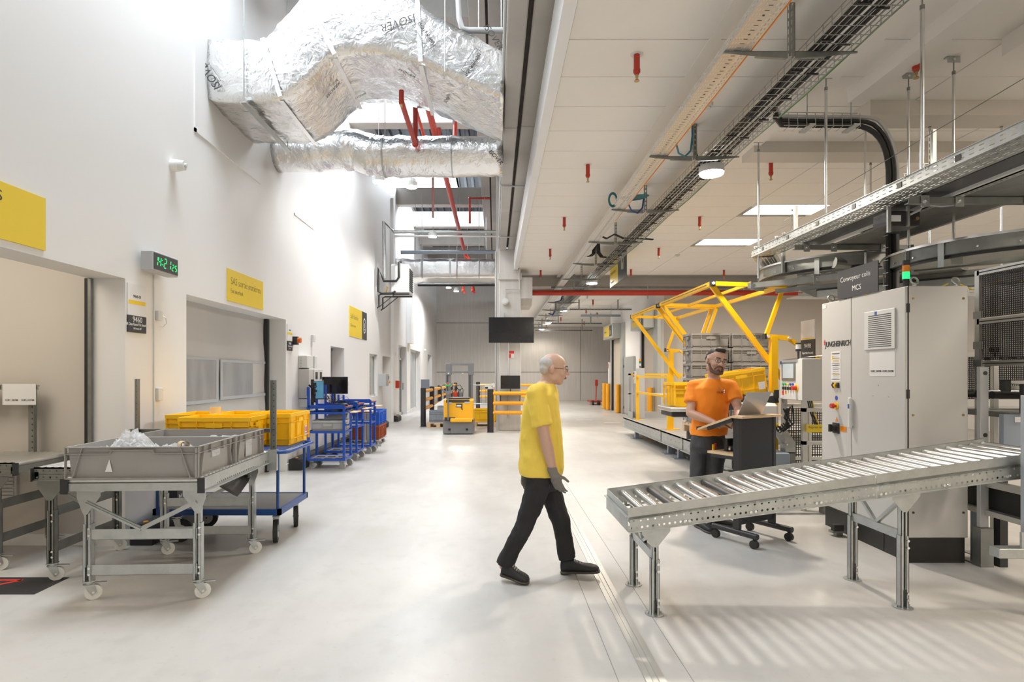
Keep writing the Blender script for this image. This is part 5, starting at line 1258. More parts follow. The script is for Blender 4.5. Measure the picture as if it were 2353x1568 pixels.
# white box luminaire and two dark extras on the near ceiling
t = thing('ceiling_trunking', 'white box trunking along the ceiling at upper right', 'trunking', (3.5,3,4.1)); MB().box(3.40,3.56,-1,5.62,4.10,4.23).build('trunking_body', white_ceil, t); MB().box(3.41,3.55,5.62,5.63,4.11,4.22).build('end_cap', acgrey, t)
t = thing('ceiling_trunking', 'second white box edge in the top right corner', 'trunking', (4.2,4.4,4.1)); MB().box(4.13,4.30,-1,4.75,4.08,4.23).build('trunking_body', white_ceil, t)
t = thing('screen_rail', 'dark grey rail hanging below the far ceiling', 'rail', (4,22,3.7)); MB().bbox(3.25,4.75,22,22.12,3.64,3.72,.01).build('rail_body', bluepipe, t); MB().cyl((3.6,22.06,3.72),(3.6,22.06,4.06),.008,6).cyl((4.4,22.06,3.72),(4.4,22.06,4.06),.008,6).build('hanger', galv, t)
for i,(x,y) in enumerate(((2.15,5.9),(4.2,13.4))):
    t = thing('smoke_detector', ['small white detector beside the second tray bracket','flat white disc detector on the ceiling behind the sign'][i], 'detector', (x,y,CZ)); MB().cyl((x,y,CZ),(x,y,CZ-.035),.055,16).cyl((x,y,CZ-.035),(x,y,CZ-.05),.035,16).build('detector_body', acgrey, t)
# ================= FAR / CENTRE FLOOR OBJECTS =================
# stacker truck
t = thing('stacker_truck', 'yellow and grey electric stacker truck numbered 17275', 'forklift', (-.9,14.6,0))
def fx(px): return (px-VX)*14.27/F
x0,x1 = -1.27,-.52
m = MB().prism([(x0,.03),(x0-.0,.10),(x0+.005,.35),(x0+.16,.35),(x0+.18,.30),(x1-.03,.30),(x1-.005,.36),(x1+.0,.10),(x1,.03),(x1-.05,.02),(x0+.05,.02)],'y',14.26,15.0); m.build('base_housing', fork_g, t)
m = MB().bbox(x0+.015,x1-.012,14.27,14.9,.34,.86,.03); m.build('body_cover', fork_y, t, smooth=False)
MB().bbox(x0+.18,x1-.03,14.19,14.34,.305,.40,.02).build('step_cover', fork_y, t)
MB().box(x0+.04,x0+.30,14.235,14.30,.335,.42).build('arm_socket', sign_k, t)
MB().bbox(x0+.09,x1-.10,14.30,14.85,.86,.90,.01).build('top_panel', sign_k, t); MB().box(x0+.08,x1-.1,14.262,14.285,.78,.85).build('display_strip', sign_k, t)
MB().box(x0+.15,x0+.22,14.26,14.28,.74,.79).box(x1-.22,x1-.10,14.26,14.28,.76,.80).build('vent_slot', lcrate, t)
m = MB().bar((x0+.135,14.2,.36),(x0+.135,14.1,1.03),.045,.03); m.build('tiller_arm', fork_g, t)
cx = x0+.135; m = MB().prism([(cx-.03,.98),(cx+.03,.98),(cx+.09,1.07),(cx-.09,1.07)],'y',14.08,14.12)
m.tube([(cx-.08,14.1,1.06),(cx-.155,14.1,1.12),(cx-.16,14.1,1.18),(cx-.10,14.1,1.225),(cx,14.1,1.235),(cx+.10,14.1,1.225),(cx+.16,14.1,1.18),(cx+.155,14.1,1.12),(cx+.08,14.1,1.06)],.018,8); m.build('tiller_head', fork_g, t)
MB().bbox(cx-.06,cx+.06,14.07,14.13,1.18,1.24,.01).build('control_block', btn_g, t); MB().bbox(cx-.03,cx+.03,14.065,14.13,1.22,1.27,.01).build('belly_button', btn_r, t)
for xa in (fx(1019),fx(1073)):
    u = MB().box(xa,xa+.12,14.95,15.1,.3,1.45).build('mast_rail', fork_g, t); MB().bbox(xa,xa+.14,14.93,15.12,1.45,1.76,.008).build('mast_head', fork_g, u); MB().box(xa+.03,xa+.06,14.94,14.95,.9,1.45).build('chain', ink, u)
MB().box(fx(1019),fx(1086),14.94,15.02,1.70,1.75).box(fx(1019),fx(1086),14.94,15.02,1.50,1.545).build('mast_crossbar', fork_g, t)
for xa in (x0+.12,x1-.28): MB().bbox(xa,xa+.18,15.0,16.1,.04,.10,.01).build('fork_arm', fork_g, t)
text('17275', .085, (-.99,14.277,.60), '-y', ink, t); text('JUNGHEINRICH', .042, (-.955,14.277,.515), '-y', ink, t, sx=.9, shear=.15)
MB().prism([(-.965,.515),(-.957,.515),(-.950,.56),(-.958,.56)],'y',14.276,14.279).build('logo_stroke', ink_r, t)
m = MB().prism([(-.95,.665),(-.79,.665),(-.79,.755),(-.95,.755)],'y',14.265,14.279).prism([(-.84,.68),(-.80,.68),(-.78,.60),(-.81,.60)],'y',14.268,14.279); m.build('scanner_decal', ink, t); MB().box(-.935,-.825,14.262,14.266,.685,.72).build('decal_text_band', ink_w, t)
for xa in (x0+.16,x1-.16): MB().box(xa-.03,xa+.03,14.25,14.262,.10,.15).build('floor_lamp_slot', black, t); MB().cyl((xa-.02,14.5,.05),(xa+.02,14.5,.05),.05,12).build('wheel', black, t)
for xa,nm in ((fx(1024),'a'),(fx(1058),'b')): MB().box(xa,xa+.035,14.92,14.93,1.48,1.51).build('sticker', paper, t)
# barriers
def barrier(lab, posts, rails, r=.06, rr=.045, h=1.08):
    t = thing('safety_barrier', lab, 'barrier', (posts[0][0],posts[0][1],0), group='black and amber safety barriers')
    for (x,y) in posts:
        u = MB().cyl((x,y,.01),(x,y,h),r,18).cyl((x,y,h),(x,y,h+.012),r,18,r*.8).build('post', blackpl, t, smooth=True); MB().box(x-.09,x+.09,y-.09,y+.09,0,.012).build('base_plate', galv_d, u)
    for (p,q) in zip(rails,rails[1:]):
        for z in (.99,.74,.50):
            MB().cyl((p[0],p[1],z),(q[0],q[1],z),rr,14).build('rail', orng, t, smooth=True)
    return t
ys = [16.3,18.0,19.9,21.6,23.4,25.2]
barrier('long barrier of black posts with amber rails left of the stacker truck', [(-2.0+.06*i,y) for i,y in enumerate(ys)], [(-2.0+.06*i,y) for i,y in enumerate(ys)], .075,.05)
barrier('near barrier of black posts with amber rails in front of the column', [(-.11,14.75),(1.0,14.75)], [(-.11,14.75),(1.0,14.75)], .08,.05,1.09)
barrier('far barrier with thin amber rails behind the pallets', [(-.72,25.0),(.7,25.0),(2.1,25.0)], [(-.72,25.0),(.7,25.0),(2.1,25.0)], .09,.055,1.12)
t = thing('tube_fence', 'low grey tubular fence between the truck and the column', 'fence', (-.5,20,0)); m = MB()
x0,x1,yy = -.75,.75,19.5
MB().tube([(x0,yy,.0),(x0,yy,1.1),(x1,yy,1.12),(x1,yy,.0)],.025,8).build('frame_tube', galv, t, smooth=True); MB().cyl((x0,yy,.48),(x1,yy,.48),.018,8).build('frame_tube', galv, t)
for k in range(9): MB().cyl((x0+.15+k*.15,yy,.48),(x0+.15+k*.15,yy,1.1),.012,6).build('bar', galv, t)
def pallet(lab, x0,y0,z0,W=1.2,D=.8, g=None, mat=pallet_w):
    t = thing('wooden_pallet', lab, 'pallet', (x0,y0,z0), group=g)
    for k in range(5): MB().box(x0,x0+W,y0+k*(D-.12)/4,y0+k*(D-.12)/4+.12,z0+.122,z0+.144).build('deck_board', mat, t)
    for k in range(3):
        y = y0+k*(D-.10)/2; MB().box(x0,x0+W,y,y+.10,z0,z0+.022).build('bottom_board', mat, t)
        for x in (x0,x0+W/2-.05,x0+W-.1): MB().box(x,x+.1,y,y+.1,z0+.022,z0+.10).build('block', mat, t)
    for x in (x0,x0+W/2-.05,x0+W-.1): MB().box(x,x+.1,y0,y0+D,z0+.10,z0+.122).build('stringer', mat, t)
    return t
pallet('pallet under the slate crate left of the stacker truck', -1.86,15.95,0,.62,.9)
crate('slate_crate','slate grey crate on the pallet left of the stacker truck', -1.80,15.98,.144,.40,.36,.33, scrate)
crate('grey_crate','light grey crate stack behind the slate crate', -1.62,16.42,.144,.38,.36,.42, lcrate)
t = thing('plastic_wrap','white sheet of film over the grey crates left of the truck','film',(-1.5,16.6,.57)); MB().add([(-1.72,16.4,.58),(-1.30,16.4,.60),(-1.26,16.7,.75),(-1.40,16.75,.80),(-1.62,16.6,.66)],[(0,1,2,3,4)]).build('film_sheet', paper, t)
pallet('pallet carrying yellow crates right of the stacker truck', -.60,16.2,0,1.15,.8)
crate('yellow_crate','yellow crate on the pallet, left of the pair beside the truck', -.58,16.22,.144,.60,.40,.36, yel); crate('yellow_crate','yellow crate on the pallet, right of the pair by the column', .03,16.22,.144,.50,.40,.36, yel)
crate('yellow_crate','yellow crate stacked behind the amber rails by the column', -.05,16.66,.144,.5,.34,.85, yel)
for i,(x,y,m_) in enumerate(((-1.15,17.0,red),(-1.02,17.1,fork_g))):
    t = thing('fire_extinguisher', ['red fire extinguisher behind the stacker truck','grey hooded extinguisher behind the stacker truck'][i], 'extinguisher', (x,y,0)); MB().cyl((x,y,.52),(x,y,.92),.07,14).ball((x,y,.92),(.07,.07,.06),14,6).build('cylinder', m_, t, smooth=True); MB().cyl((x,y,.96),(x,y,1.03),.02,8).bar((x,y,1.02),(x+.07,y,1.05),.02).build('valve', blackpl, t); MB().tube([(x,y,1.0),(x-.09,y,1.05),(x-.1,y,1.12),(x,y,1.16),(x+.09,y,1.02),(x+.08,y-.03,.7)],.010,6).build('hose', black, t); MB().box(x-.07,x+.07,y-.05,y+.05,0,.52).build('stand', galv_d, t)
t = thing('printer', 'small white printer on a post between the barriers', 'printer', (-.15,16.9,0)); MB().bbox(-.30,-.06,16.95,17.2,1.02,1.14,.01).bbox(-.1,.08,16.95,17.2,1.08,1.2,.01).build('casing', acgrey, t); MB().box(-.28,-.20,16.94,16.95,1.05,1.10).build('slot', ink, t); MB().cyl((-.15,17.08,0),(-.15,17.08,1.02),.03,10).build('post', galv_d, t)
t = thing('notice_stand', 'small dark framed board at the end of the left barrier', 'board', (-2.45,20.5,0)); MB().box(-2.6,-2.3,20.5,20.53,.85,1.28).build('board', bluepipe, t); MB().box(-2.46,-2.44,20.51,20.53,0,.85).build('post', galv_d, t)
# bollards
for i,(x,y) in enumerate(((4.62,24.6),(4.60,23.7),(4.62,21.9),(4.64,19.0),(4.60,17.3))):
    t = thing('bollard', 'amber bollard by the right doors, '+['leftmost of the three by the far door','middle one of the three by the far door','rightmost of the three by the far door','left one of the pair behind the platform rail','right one of the pair behind the platform rail'][i], 'bollard', (x,y,0), group='amber bollards by the right wall doors')
    MB().cyl((x,y,.012),(x,y,1.07),.085,20).cyl((x,y,1.07),(x,y,1.08),.085,20,.07).build('post', orng, t, smooth=True); MB().cyl((x,y,0),(x,y,.012),.12,20).build('base_plate', galv_d, t)
# right wall doors with roller boxes
for i,(ya,yb,za,zb) in enumerate(((17.2,18.85,2.85,3.36),(21.8,23.6,2.83,3.37))):
    d = bpy.data.objects.new('door_%d'%(4+i), None); COL.objects.link(d); d['kind']='structure'; d.location=(4.8,ya,0); ORG[d.name]=Matrix.Translation((4.8,ya,0)).inverted()
    MB().box(4.77,4.80,ya+.25,yb-.1,0,za).build('door_leaf', M('beige door leaf %d'%i,(.52,.46,.38),.5,var=(1.5,.3,(.46,.41,.34),.4,.7)), d)
    MB().box(4.70,4.80,ya-.35,ya+.10,0,zb).build('side_panel', doorg, d); MB().box(4.70,4.80,yb-.12,yb+.06,0,za).build('side_panel', doorg, d); MB().box(4.70,4.76,yb-.2,yb-.12,0,za).build('rubber_seal', black, d)
    t = thing('roller_box', ['steel roller housing with a yellow sign, nearer of the two right doors','steel roller housing with a yellow sign, farther of the two right doors'][i], 'housing', (4.6,ya,za)); MB().bbox(4.39,4.70,ya,yb,za,zb,.006).build('housing', doorg, t)
    MB().box(4.38,4.39,ya+.55,yb-.25,za+.08,zb-.06).build('sign_board', sign_y, t); MB().box(4.38,4.39,ya+.12,ya+.53,za+.08,zb-.06).build('emblem_panel', sign_k, t); text('Ascenseur', .10, (4.378,yb-.3,za+.25), '-x', ink, t, off=-.002); text('8', .25, (4.378,ya+.42,za+.14), '-x', ink_w, t)
t = thing('wall_cabinet', 'tall grey wall cabinet between the two right doors', 'cabinet', (4.7,20.5,0)); MB().bbox(4.72,4.80,19.9,21.3,.05,2.08,.01).build('case', doorg, t); MB().box(4.705,4.72,21.3,21.35,1.7,1.8).box(4.705,4.72,21.3,21.35,.2,.3).build('hinge', black, t)
t = thing('control_box','white push button box on the wall beside the far door','cabinet',(4.75,24.0,1.2)); MB().box(4.7,4.8,24.05,24.2,1.05,1.95).build('case', acgrey, t); MB().box(4.69,4.70,24.08,24.17,1.7,1.9).build('red_label', ink_r, t)
# far hand pallet truck, crates
t = thing('hand_pallet_truck','red hand pallet truck parked far down the aisle','pallet truck',(4.7,27.5,0)); MB().cyl((4.75,27.4,.25),(4.75,27.3,.95),.025,8).build('handle_shaft', red, t); MB().bbox(4.68,4.82,27.25,27.3,.9,1.2,.02).build('handle_grip', red, t); MB().box(4.5,5.1,27.4,28.4,.12,.20).build('fork_frame', red, t)
for x in (4.6,4.85): MB().cyl((x-.04,27.35,.11),(x+.04,27.35,.11),.11,14).build('wheel', black, t)
pallet('far pallet beside the hand pallet truck', 4.95,26.9,0,.75,.8)
crate('grey_crate','grey crate on the far pallet near the amber bollards', 5.0,27.0,.144,.6,.4,.30, gcrate); crate('grey_crate','upper grey crate stacked on the far pallet', 5.0,27.0,.446,.6,.4,.28, gcrate)
# ================= RIGHT SIDE =================
# ---------------- inclined roller conveyor ----------------
CA = math.radians(3.6); SL = .1195; P0 = Vector((.815,3.575,.672)); EX = Vector((math.cos(CA),math.sin(CA),0)); EY = Vector((-math.sin(CA)+.045,math.cos(CA),0))
def XC(u,v,w_): q = P0+EX*u+EY*v; return (q.x,q.y,q.z+SL*u+w_)
t = thing('roller_conveyor', 'long inclined galvanised roller conveyor rising to the right in the foreground', 'conveyor', (P0.x,P0.y,0)); LC = 2.85; WC = .60
for v,o in ((0,-1),(WC,1)):
    for (ua,ub) in ((0,1.585),(1.59,LC)):
        m = MB(XC)
        n = int((ub-ua)/.034)
        m.holes((ua,v+o*.012,-.142),(1,0,0),(0,0,1),ub-ua,.036,.018,.0075,.034)
        m.holes((ua+.01,v+o*.012,-.106),(1,0,0),(0,0,1),ub-ua-.01,.036,.024,.006,.045)
        m.box(ua,ub,min(v+o*.012,v+o*.035),max(v+o*.012,v+o*.035),-.146,-.142)
        m.perf((ua,v+o*.035,-.070) if o<0 else (ua,v+.012,-.070),(1,0,0),(0,1,0),ub-ua,[(.008,.015)],.023,.05,.025)
        rl = m.build('side_channel', galv, t)
        MB(XC).box(ua,ub,min(v,v+o*.004),max(v,v+o*.004),-.070,0).box(ua,ub,min(v,v+o*.010),max(v,v+o*.010),-.003,0).build('guard_plate', galv, rl)
    m = MB(XC)
    for k in range(7): u = .35+k*.42; m.cyl((u,v+o*.012,-.124),(u,v+o*.022,-.124),.009,6).cyl((u+.03,v+o*.012,-.124),(u+.03,v+o*.022,-.124),.009,6)
    m.build('bolt', chrome, t, kind='stuff')
MB(XC).box(-.004,0,-.012,WC+.012,-.142,-.045).box(-.02,.0,-.012,WC+.012,-.049,-.045).build('end_plate', galv, t)
MB(XC).box(.0,.003,.0,WC,-.10,-.0).build('end_stop', galv, t)
r0 = None; k = 0; u = .115
aR = math.atan2(EY.y,EY.x)-PI/2
while u < LC:
    dark = k in (2,6); w0 = Vector(XC(u,WC/2,-.047)); ro = (0,0,aR)
    if k < 8: u += .100
    else: u += .092
    if r0 is None: r0 = MB().cyl((0,-WC/2+.004,0),(0,WC/2-.004,0),.0265,16).cyl((0,-WC/2,0),(0,WC/2,0),.010,8).build('roller', chrome, t, smooth=True, world=False, loc=w0-Vector((P0.x,P0.y,0)), rot=ro)
    else:
        c = r0.copy(); COL.objects.link(c); c.location = w0-Vector((P0.x,P0.y,0))
        if dark: c.data = r0.data.copy(); c.data.materials[0] = M('rubber coated roller %d'%k,(.07,.06,.055),.35,var=(9,.4,(.14,.13,.12),.4,.7)); c['label'] = 'black rubber coated roller'
    k += 1
def ht(u): return P0.z+SL*u-.14
for u,wd in ((.18,.05),(1.80,.058)):
    for v in (.045,.555):
        q = P0+EX*u+EY*v; leg_local(t, Matrix.Identity(4), q.x, q.y, 0.006, ht(u)+.02, 1, galv, foot=True)
        mm = MB(); d=EX*.09; zt = ht(u)+.0; y_=q.y-.03
        mm.prism([(q.x-.085,zt-.012),(q.x+.09,zt+.008),(q.x+.09,zt-.03),(q.x+.01,zt-.13),(q.x-.02,zt-.13),(q.x-.085,zt-.05)],'y',y_,y_+.004); mm.build('gusset', galv, t)
        b = MB(); 
        for sx in (-.04,.04): b.cyl((q.x+sx,q.y,0),(q.x+sx,q.y,.018),.008,6)
        b.build('anchor_bolt', chrome, t, kind='stuff')
    a = P0+EX*u+EY*.045; b = P0+EX*u+EY*.555; z = .36 if u<1 else .46
    MB().bar((a.x,a.y,z),(b.x,b.y,z),.03,.055).build('crossbar', galv, t)
    md = (a+b)/2
    for e in (a,b): MB().bar((e.x,e.y,ht(u)-.05),(md.x,md.y,z+.02),.022,.022).build('brace', galv, t)
# ---------------- control cabinet ----------------
cx0,cx1,cy0,cy1 = 3.24,3.735,4.60,5.78
t = thing('control_cabinet', 'tall light grey two-door control cabinet with a vent grille and red emergency stop', 'cabinet', (3.5,5.2,0))
MB().bbox(cx0+.02,cx1,cy0,cy1,.20,2.19,.006).build('case', cabg, t)
MB().box(cx0+.03,cx1-.02,cy0+.01,cy1-.01,0,.20).build('plinth', plinth, t)
MB().box(cx0+.025,cx0+.03,4.9,4.905,.01,.19).box(cx0+.028,cx0+.03,cy0+.02,cy1-.02,.19,.20).build('plinth_seam', sign_k, t)
YS = 5.30
for a,b in ((cy0+.004,YS-.004),(YS+.004,cy1-.004)): MB().bbox(cx0,cx0+.022,a,b,.21,2.185,.004).build('door_leaf', cabg, t)
MB().box(cx0+.018,cx0+.026,cy0-.001,cy0+.002,.2,2.19).build('door_seal', ink, t)
for z in (.42,1.30,1.98): MB().box(cx0+.01,cx0+.03,cy0-.006,cy0+.004,z,z+.07).build('hinge', blackpl, t)
for x in (cx0+.06,cx1-.04):
    for z in (.40,1.17,2.09): MB().cyl((x,cy0,z),(x,cy0-.005,z),.009,10).build('screw_cap', brass if z>.5 else ink, t)
for x,y in ((cx0+.09,cy0+.03),(cx1-.06,cy0+.05),(cx0+.06,cy1-.06)):
    m = MB(); m.cyl((x,y,2.19),(x,y,2.205),.018,10); c = Vector((x,y,2.235)); m.tube([c+Vector((.028*math.cos(a),.01*math.sin(a),.028*math.sin(a))) for a in [2*PI*i/16 for i in range(17)]],.008,8); m.build('lifting_eye', galv, t, smooth=True)
fxx = cx0
g = thing('x','x','x') if 0 else None
vg = MB().bbox(fxx-.012,fxx,4.71,5.10,1.70,2.03,.004).build('vent_cover', acgrey, t); m = MB()
for k in range(17): m.box(fxx-.0135,fxx-.011,4.75,5.04,1.722+k*.0165,1.728+k*.0165)
m.build('vent_slit', ink, vg, kind='stuff')
for k in range(17): pass
MB().box(fxx-.014,fxx-.012,4.93,4.955,1.995,2.022).build('blue_badge', blue, vg)
text('JUNGHEINRICH', .072, (fxx-.0015,5.715,1.755), '-x', ink, t, off=.0016, shear=.2, sx=.80)
MB().prism([(5.735,1.775),(5.722,1.775),(5.718,1.80),(5.712,1.80),(5.725,1.83),(5.742,1.80),(5.735,1.80)],'x',fxx-.002,fxx).build('logo_arrow', ink_r, t)
def sheet(y0,y1,z0,z1,nm='paper_notice'): return MB().box(fxx-.002,fxx,y0,y1,z0,z1).build(nm, paper, t)
s1 = sheet(5.46,5.62,1.42,1.71); m = MB()
for k in range(5): m.box(fxx-.003,fxx-.002,5.475,5.60,1.44+k*.05,1.443+k*.05)
for k in range(14): m.box(fxx-.003,fxx-.002,5.49,5.585,1.445+k*.018,1.447+k*.018)
m.box(fxx-.003,fxx-.002,5.475,5.60,1.685,1.69).box(fxx-.003,fxx-.002,5.475,5.60,1.575,1.58); m.build('printed_lines', ink, s1, kind='stuff')
MB().box(fxx-.0032,fxx-.002,5.585,5.60,1.63,1.665).box(fxx-.0032,fxx-.002,5.49,5.58,1.618,1.624).box(fxx-.0032,fxx-.002,5.49,5.58,1.49,1.496).build('yellow_print', ink_y, s1, kind='stuff')
s2 = sheet(4.72,5.04,1.475,1.685); text('COP1_OUT80', .022, (fxx-.003,5.02,1.51), '-x', ink, s2); text('COP2_OUT80', .022, (fxx-.003,4.87,1.51), '-x', ink, s2)
sheet(5.70,5.765,2.135,2.17,'type_label')
for i,y in enumerate((5.57,5.54,5.495)):
    MB().cyl((fxx,y,1.385),(fxx-.02,y,1.385),.013,10).box(fxx-.012,fxx,y-.011,y+.011,1.36,1.41).build('selector_switch', blackpl if i!=1 else yel2, t)
MB().cyl((fxx,5.53,1.265),(fxx-.002,5.53,1.265),.022,18).build('blue_mandatory_disc', blue, t)
e = MB().cyl((fxx,5.53,1.19),(fxx-.006,5.53,1.19),.036,20).build('stop_plate', ink_y, t); MB().cyl((fxx-.006,5.53,1.19),(fxx-.03,5.53,1.19),.012,12).cyl((fxx-.03,5.53,1.19),(fxx-.055,5.53,1.19),.026,18,.022).build('emergency_stop', btn_r, t)
MB().prism([(5.505,1.045),(5.545,1.045),(5.525,1.09)],'x',fxx-.002,fxx).build('warning_triangle', leda, t)
MB().bbox(fxx-.012,fxx,5.48,5.58,.93,1.03,.003).build('switch_base', blackpl, t); MB().cyl((fxx-.012,5.535,.98),(fxx-.05,5.535,.98),.035,18).bar((fxx-.06,5.535,.945),(fxx-.06,5.535,1.015),.02,.02).build('isolator_knob', black, t)
MB().box(fxx-.002,fxx,5.37,5.47,.955,1.005).build('warning_label', leda, t)
MB().bbox(fxx-.035,fxx-.008,5.265,5.305,1.0,1.28,.008).box(fxx-.01,fxx,5.27,5.30,1.02,1.26).build('door_handle', acgrey, t); MB().box(fxx-.037,fxx-.034,5.275,5.295,1.18,1.22).build('lock_badge', blue, t)
for (y,z) in ((4.93,1.40),(5.0,1.31),(4.80,1.31)): MB().bar((fxx-.003,y,z),(fxx-.003,y-.012,z-.006),.005,.004).build('tape_residue', lcrate, t)
t = thing('machine_sign', 'charcoal sign on top of the tall cabinet reading Convoyeur colis MCS', 'sign', (3.24,5.2,2.19))
MB().box(3.232,3.24,4.92,5.50,2.192,2.455).build('board', sign_k, t); text('Convoyeur colis', .066, (3.231,5.455,2.345), '-x', ink_w, t, off=-.0005); text('MCS', .068, (3.231,5.21,2.245), '-x', ink_w, t, 'CENTER')
t = thing('signal_tower', 'amber and lit green signal lamp on top of the tall cabinet', 'signal light', (3.36,4.62,2.19))
x,y = 3.30,4.68; MB().cyl((x,y,2.19),(x,y,2.245),.022,12).build('foot', blackpl, t); MB().cyl((x,y,2.245),(x,y,2.255),.027,14).cyl((x,y,2.365),(x,y,2.405),.027,14).build('collar', blackpl, t); MB().cyl((x,y,2.255),(x,y,2.312),.026,16).build('green_lens', ledg, t); MB().cyl((x,y,2.312),(x,y,2.365),.026,16).build('amber_lens', leda, t)
# ---------------- HMI control box ----------------
t = thing('operator_panel', 'grey machine control box with a touch screen, buttons and red emergency stop', 'control panel', (3.4,6.5,.9))
hx,ya,yb,z0,z1 = 3.34,6.32,6.82,1.20,1.66
MB().bbox(hx,hx+.30,ya,yb,z0,z1,.006).build('case', cabg, t); MB().bbox(hx-.008,hx,ya+.004,yb-.004,z0+.004,z1-.004,.002).build('door_leaf', acgrey, t)
MB().box(hx-.016,hx-.008,6.46,6.76,1.415,1.625).build('screen_bezel', galv_d, t); MB().box(hx-.018,hx-.015,6.49,6.73,1.445,1.605).build('touch_screen', hmi, t)
for i in range(5):
    y = 6.73-i*.055; MB().cyl((hx-.008,y,1.375),(hx-.020,y,1.375),.014,10).build('push_button', [btn_g,btn_g,ink_y,blue,blue][i], t); MB().bbox(hx-.022,hx-.008,y-.012,y+.012,1.31,1.345,.002).build('selector_switch', blackpl, t)
MB().cyl((hx-.008,6.44,1.335),(hx-.014,6.44,1.335),.04,20).build('stop_plate', ink_y, t); MB().cyl((hx-.014,6.44,1.335),(hx-.06,6.44,1.335),.024,16).build('emergency_stop', btn_r, t)
MB().box(hx-.010,hx-.008,6.72,6.76,1.25,1.30).build('red_label', ink_r, t); MB().box(hx-.010,hx-.008,6.66,6.69,1.26,1.30).build('orange_label', leda, t); MB().box(hx-.010,hx-.008,6.74,6.79,1.22,1.25).build('type_label', paper, t)
MB().cyl((hx-.008,6.79,1.62),(hx-.01,6.79,1.62),.02,14).build('blue_mandatory_disc', blue, t)
m = MB(); m.add([(hx-.02,6.75,1.655),(hx+.25,6.40,1.70),(hx+.24,6.30,1.69),(hx-.03,6.42,1.665)],[(0,1,2,3)]); m.build('loose_paper', paper, t)
for x in (hx+.03,hx+.27):
    for y in (6.36,6.78): MB().box(x-.02,x+.02,y-.02,y+.02,.0,1.20).build('support_post', alum, t)
MB().box(hx+.01,hx+.29,6.34,6.38,1.08,1.12).box(hx+.01,hx+.29,6.34,6.38,.72,.76).build('support_beam', alum, t, kind='stuff')
m = MB()
for k in range(3): m.tube([(hx+.12+.02*k,6.45,1.20),(hx+.13+.02*k,6.42,1.08),(hx+.18+.02*k,6.40,.92),(hx+.24+.01*k,6.42,.84)],.007,6)
m.build('cable', black, t, kind='stuff'); MB().tube([(hx+.16,6.43,1.20),(hx+.17,6.40,1.05),(hx+.22,6.38,.9),(hx+.27,6.4,.84)],.006,6).build('yellow_cable', ink_y, t)
t = thing('beacon_lamp', 'clear beacon lamp on a black stem on the machine control box', 'signal light', (hx+.06,6.58,1.66)); x,y = hx+.07,6.55; MB().cyl((x,y,1.66),(x,y,1.745),.012,8).cyl((x,y,1.745),(x,y,1.77),.03,14).cyl((x,y,1.825),(x,y,1.84),.03,14).build('stem', blackpl, t); MB().cyl((x,y,1.77),(x,y,1.825),.028,16).build('clear_lens', acgrey, t)
def mesh_panel(t, p0, u, L, H, pitch=.024, th=.006, mat=blackpl, frame=None):
    m = MB(); p0 = Vector(p0); u = Vector(u).normalized(); z = Vector((0,0,1))
    n = int(L/pitch)
    for i in range(n+1): a = p0+u*(L*i/n); m.bar(a,a+z*H,th,th)
    k = int(H/pitch)
    for i in range(k+1): a = p0+z*(H*i/k); m.bar(a,a+u*L,th,th)
    return m.build('mesh_panel', mat, t, kind='stuff')
t = thing('mesh_guard', 'black mesh guard with aluminium posts below the machine control box', 'guard', (3.6,6.9,0))
mesh_panel(t,(3.50,6.6,.18),(0,-1,0),.0001+.02,.02) if 0 else None
mesh_panel(t,(3.45,6.95,.50),(1,0,0),.62,.58,.028,.008)
mesh_panel(t,(3.45,6.95,.16),(1,0,0),.62,.30,.028,.008)
for x in (3.42,4.10): MB().box(x,x+.04,6.93,6.97,0,1.2).build('post', alum, t)
for z in (.12,.47,1.10): MB().box(3.46,4.10,6.93,6.97,z,z+.035).build('rail', alum, t)
t = thing('small_sign','yellow sign on the mesh below the control box reading Repris bacs','sign',(3.5,6.3,.9)); MB().box(3.37,3.66,6.295,6.30,.86,.945).build('board', sign_y, t); text('Reprise bacs', .035, (3.385,6.294,.905), '-y', ink, t, off=-.0006)
t = thing('small_sign','black number plate on the mesh reading 61','sign',(3.6,6.2,.6)); MB().box(3.66,3.80,6.295,6.30,.525,.60).build('board', sign_k, t); text('61.32', .05, (3.67,6.294,.545), '-y', ink_w, t)
# signboard 9498 on a post
t = thing('info_plate','tall white and black plate above the control box reading 9498','sign',(3.72,6.9,1.6)); xx=3.72
MB().box(xx,xx+.008,6.78,7.09,1.90,2.13).build('white_panel', paper, t); MB().box(xx,xx+.008,6.78,7.09,1.60,1.90).build('dark_panel', sign_k, t); MB().box(xx-.001,xx,6.80,7.07,1.905,1.92).build('yellow_stripe', ink_y, t)
text('9498', .075, (xx-.001,6.935,1.80), '-x', ink_w, t,'CENTER'); text('Départ Pallet (Mezzanine)', .035, (xx-.001,6.935,1.73), '-x', ink_w, t,'CENTER', sx=.66); MB().box(xx+.01,xx+.04,6.92,6.95,0,2.1).build('post', alum, t)
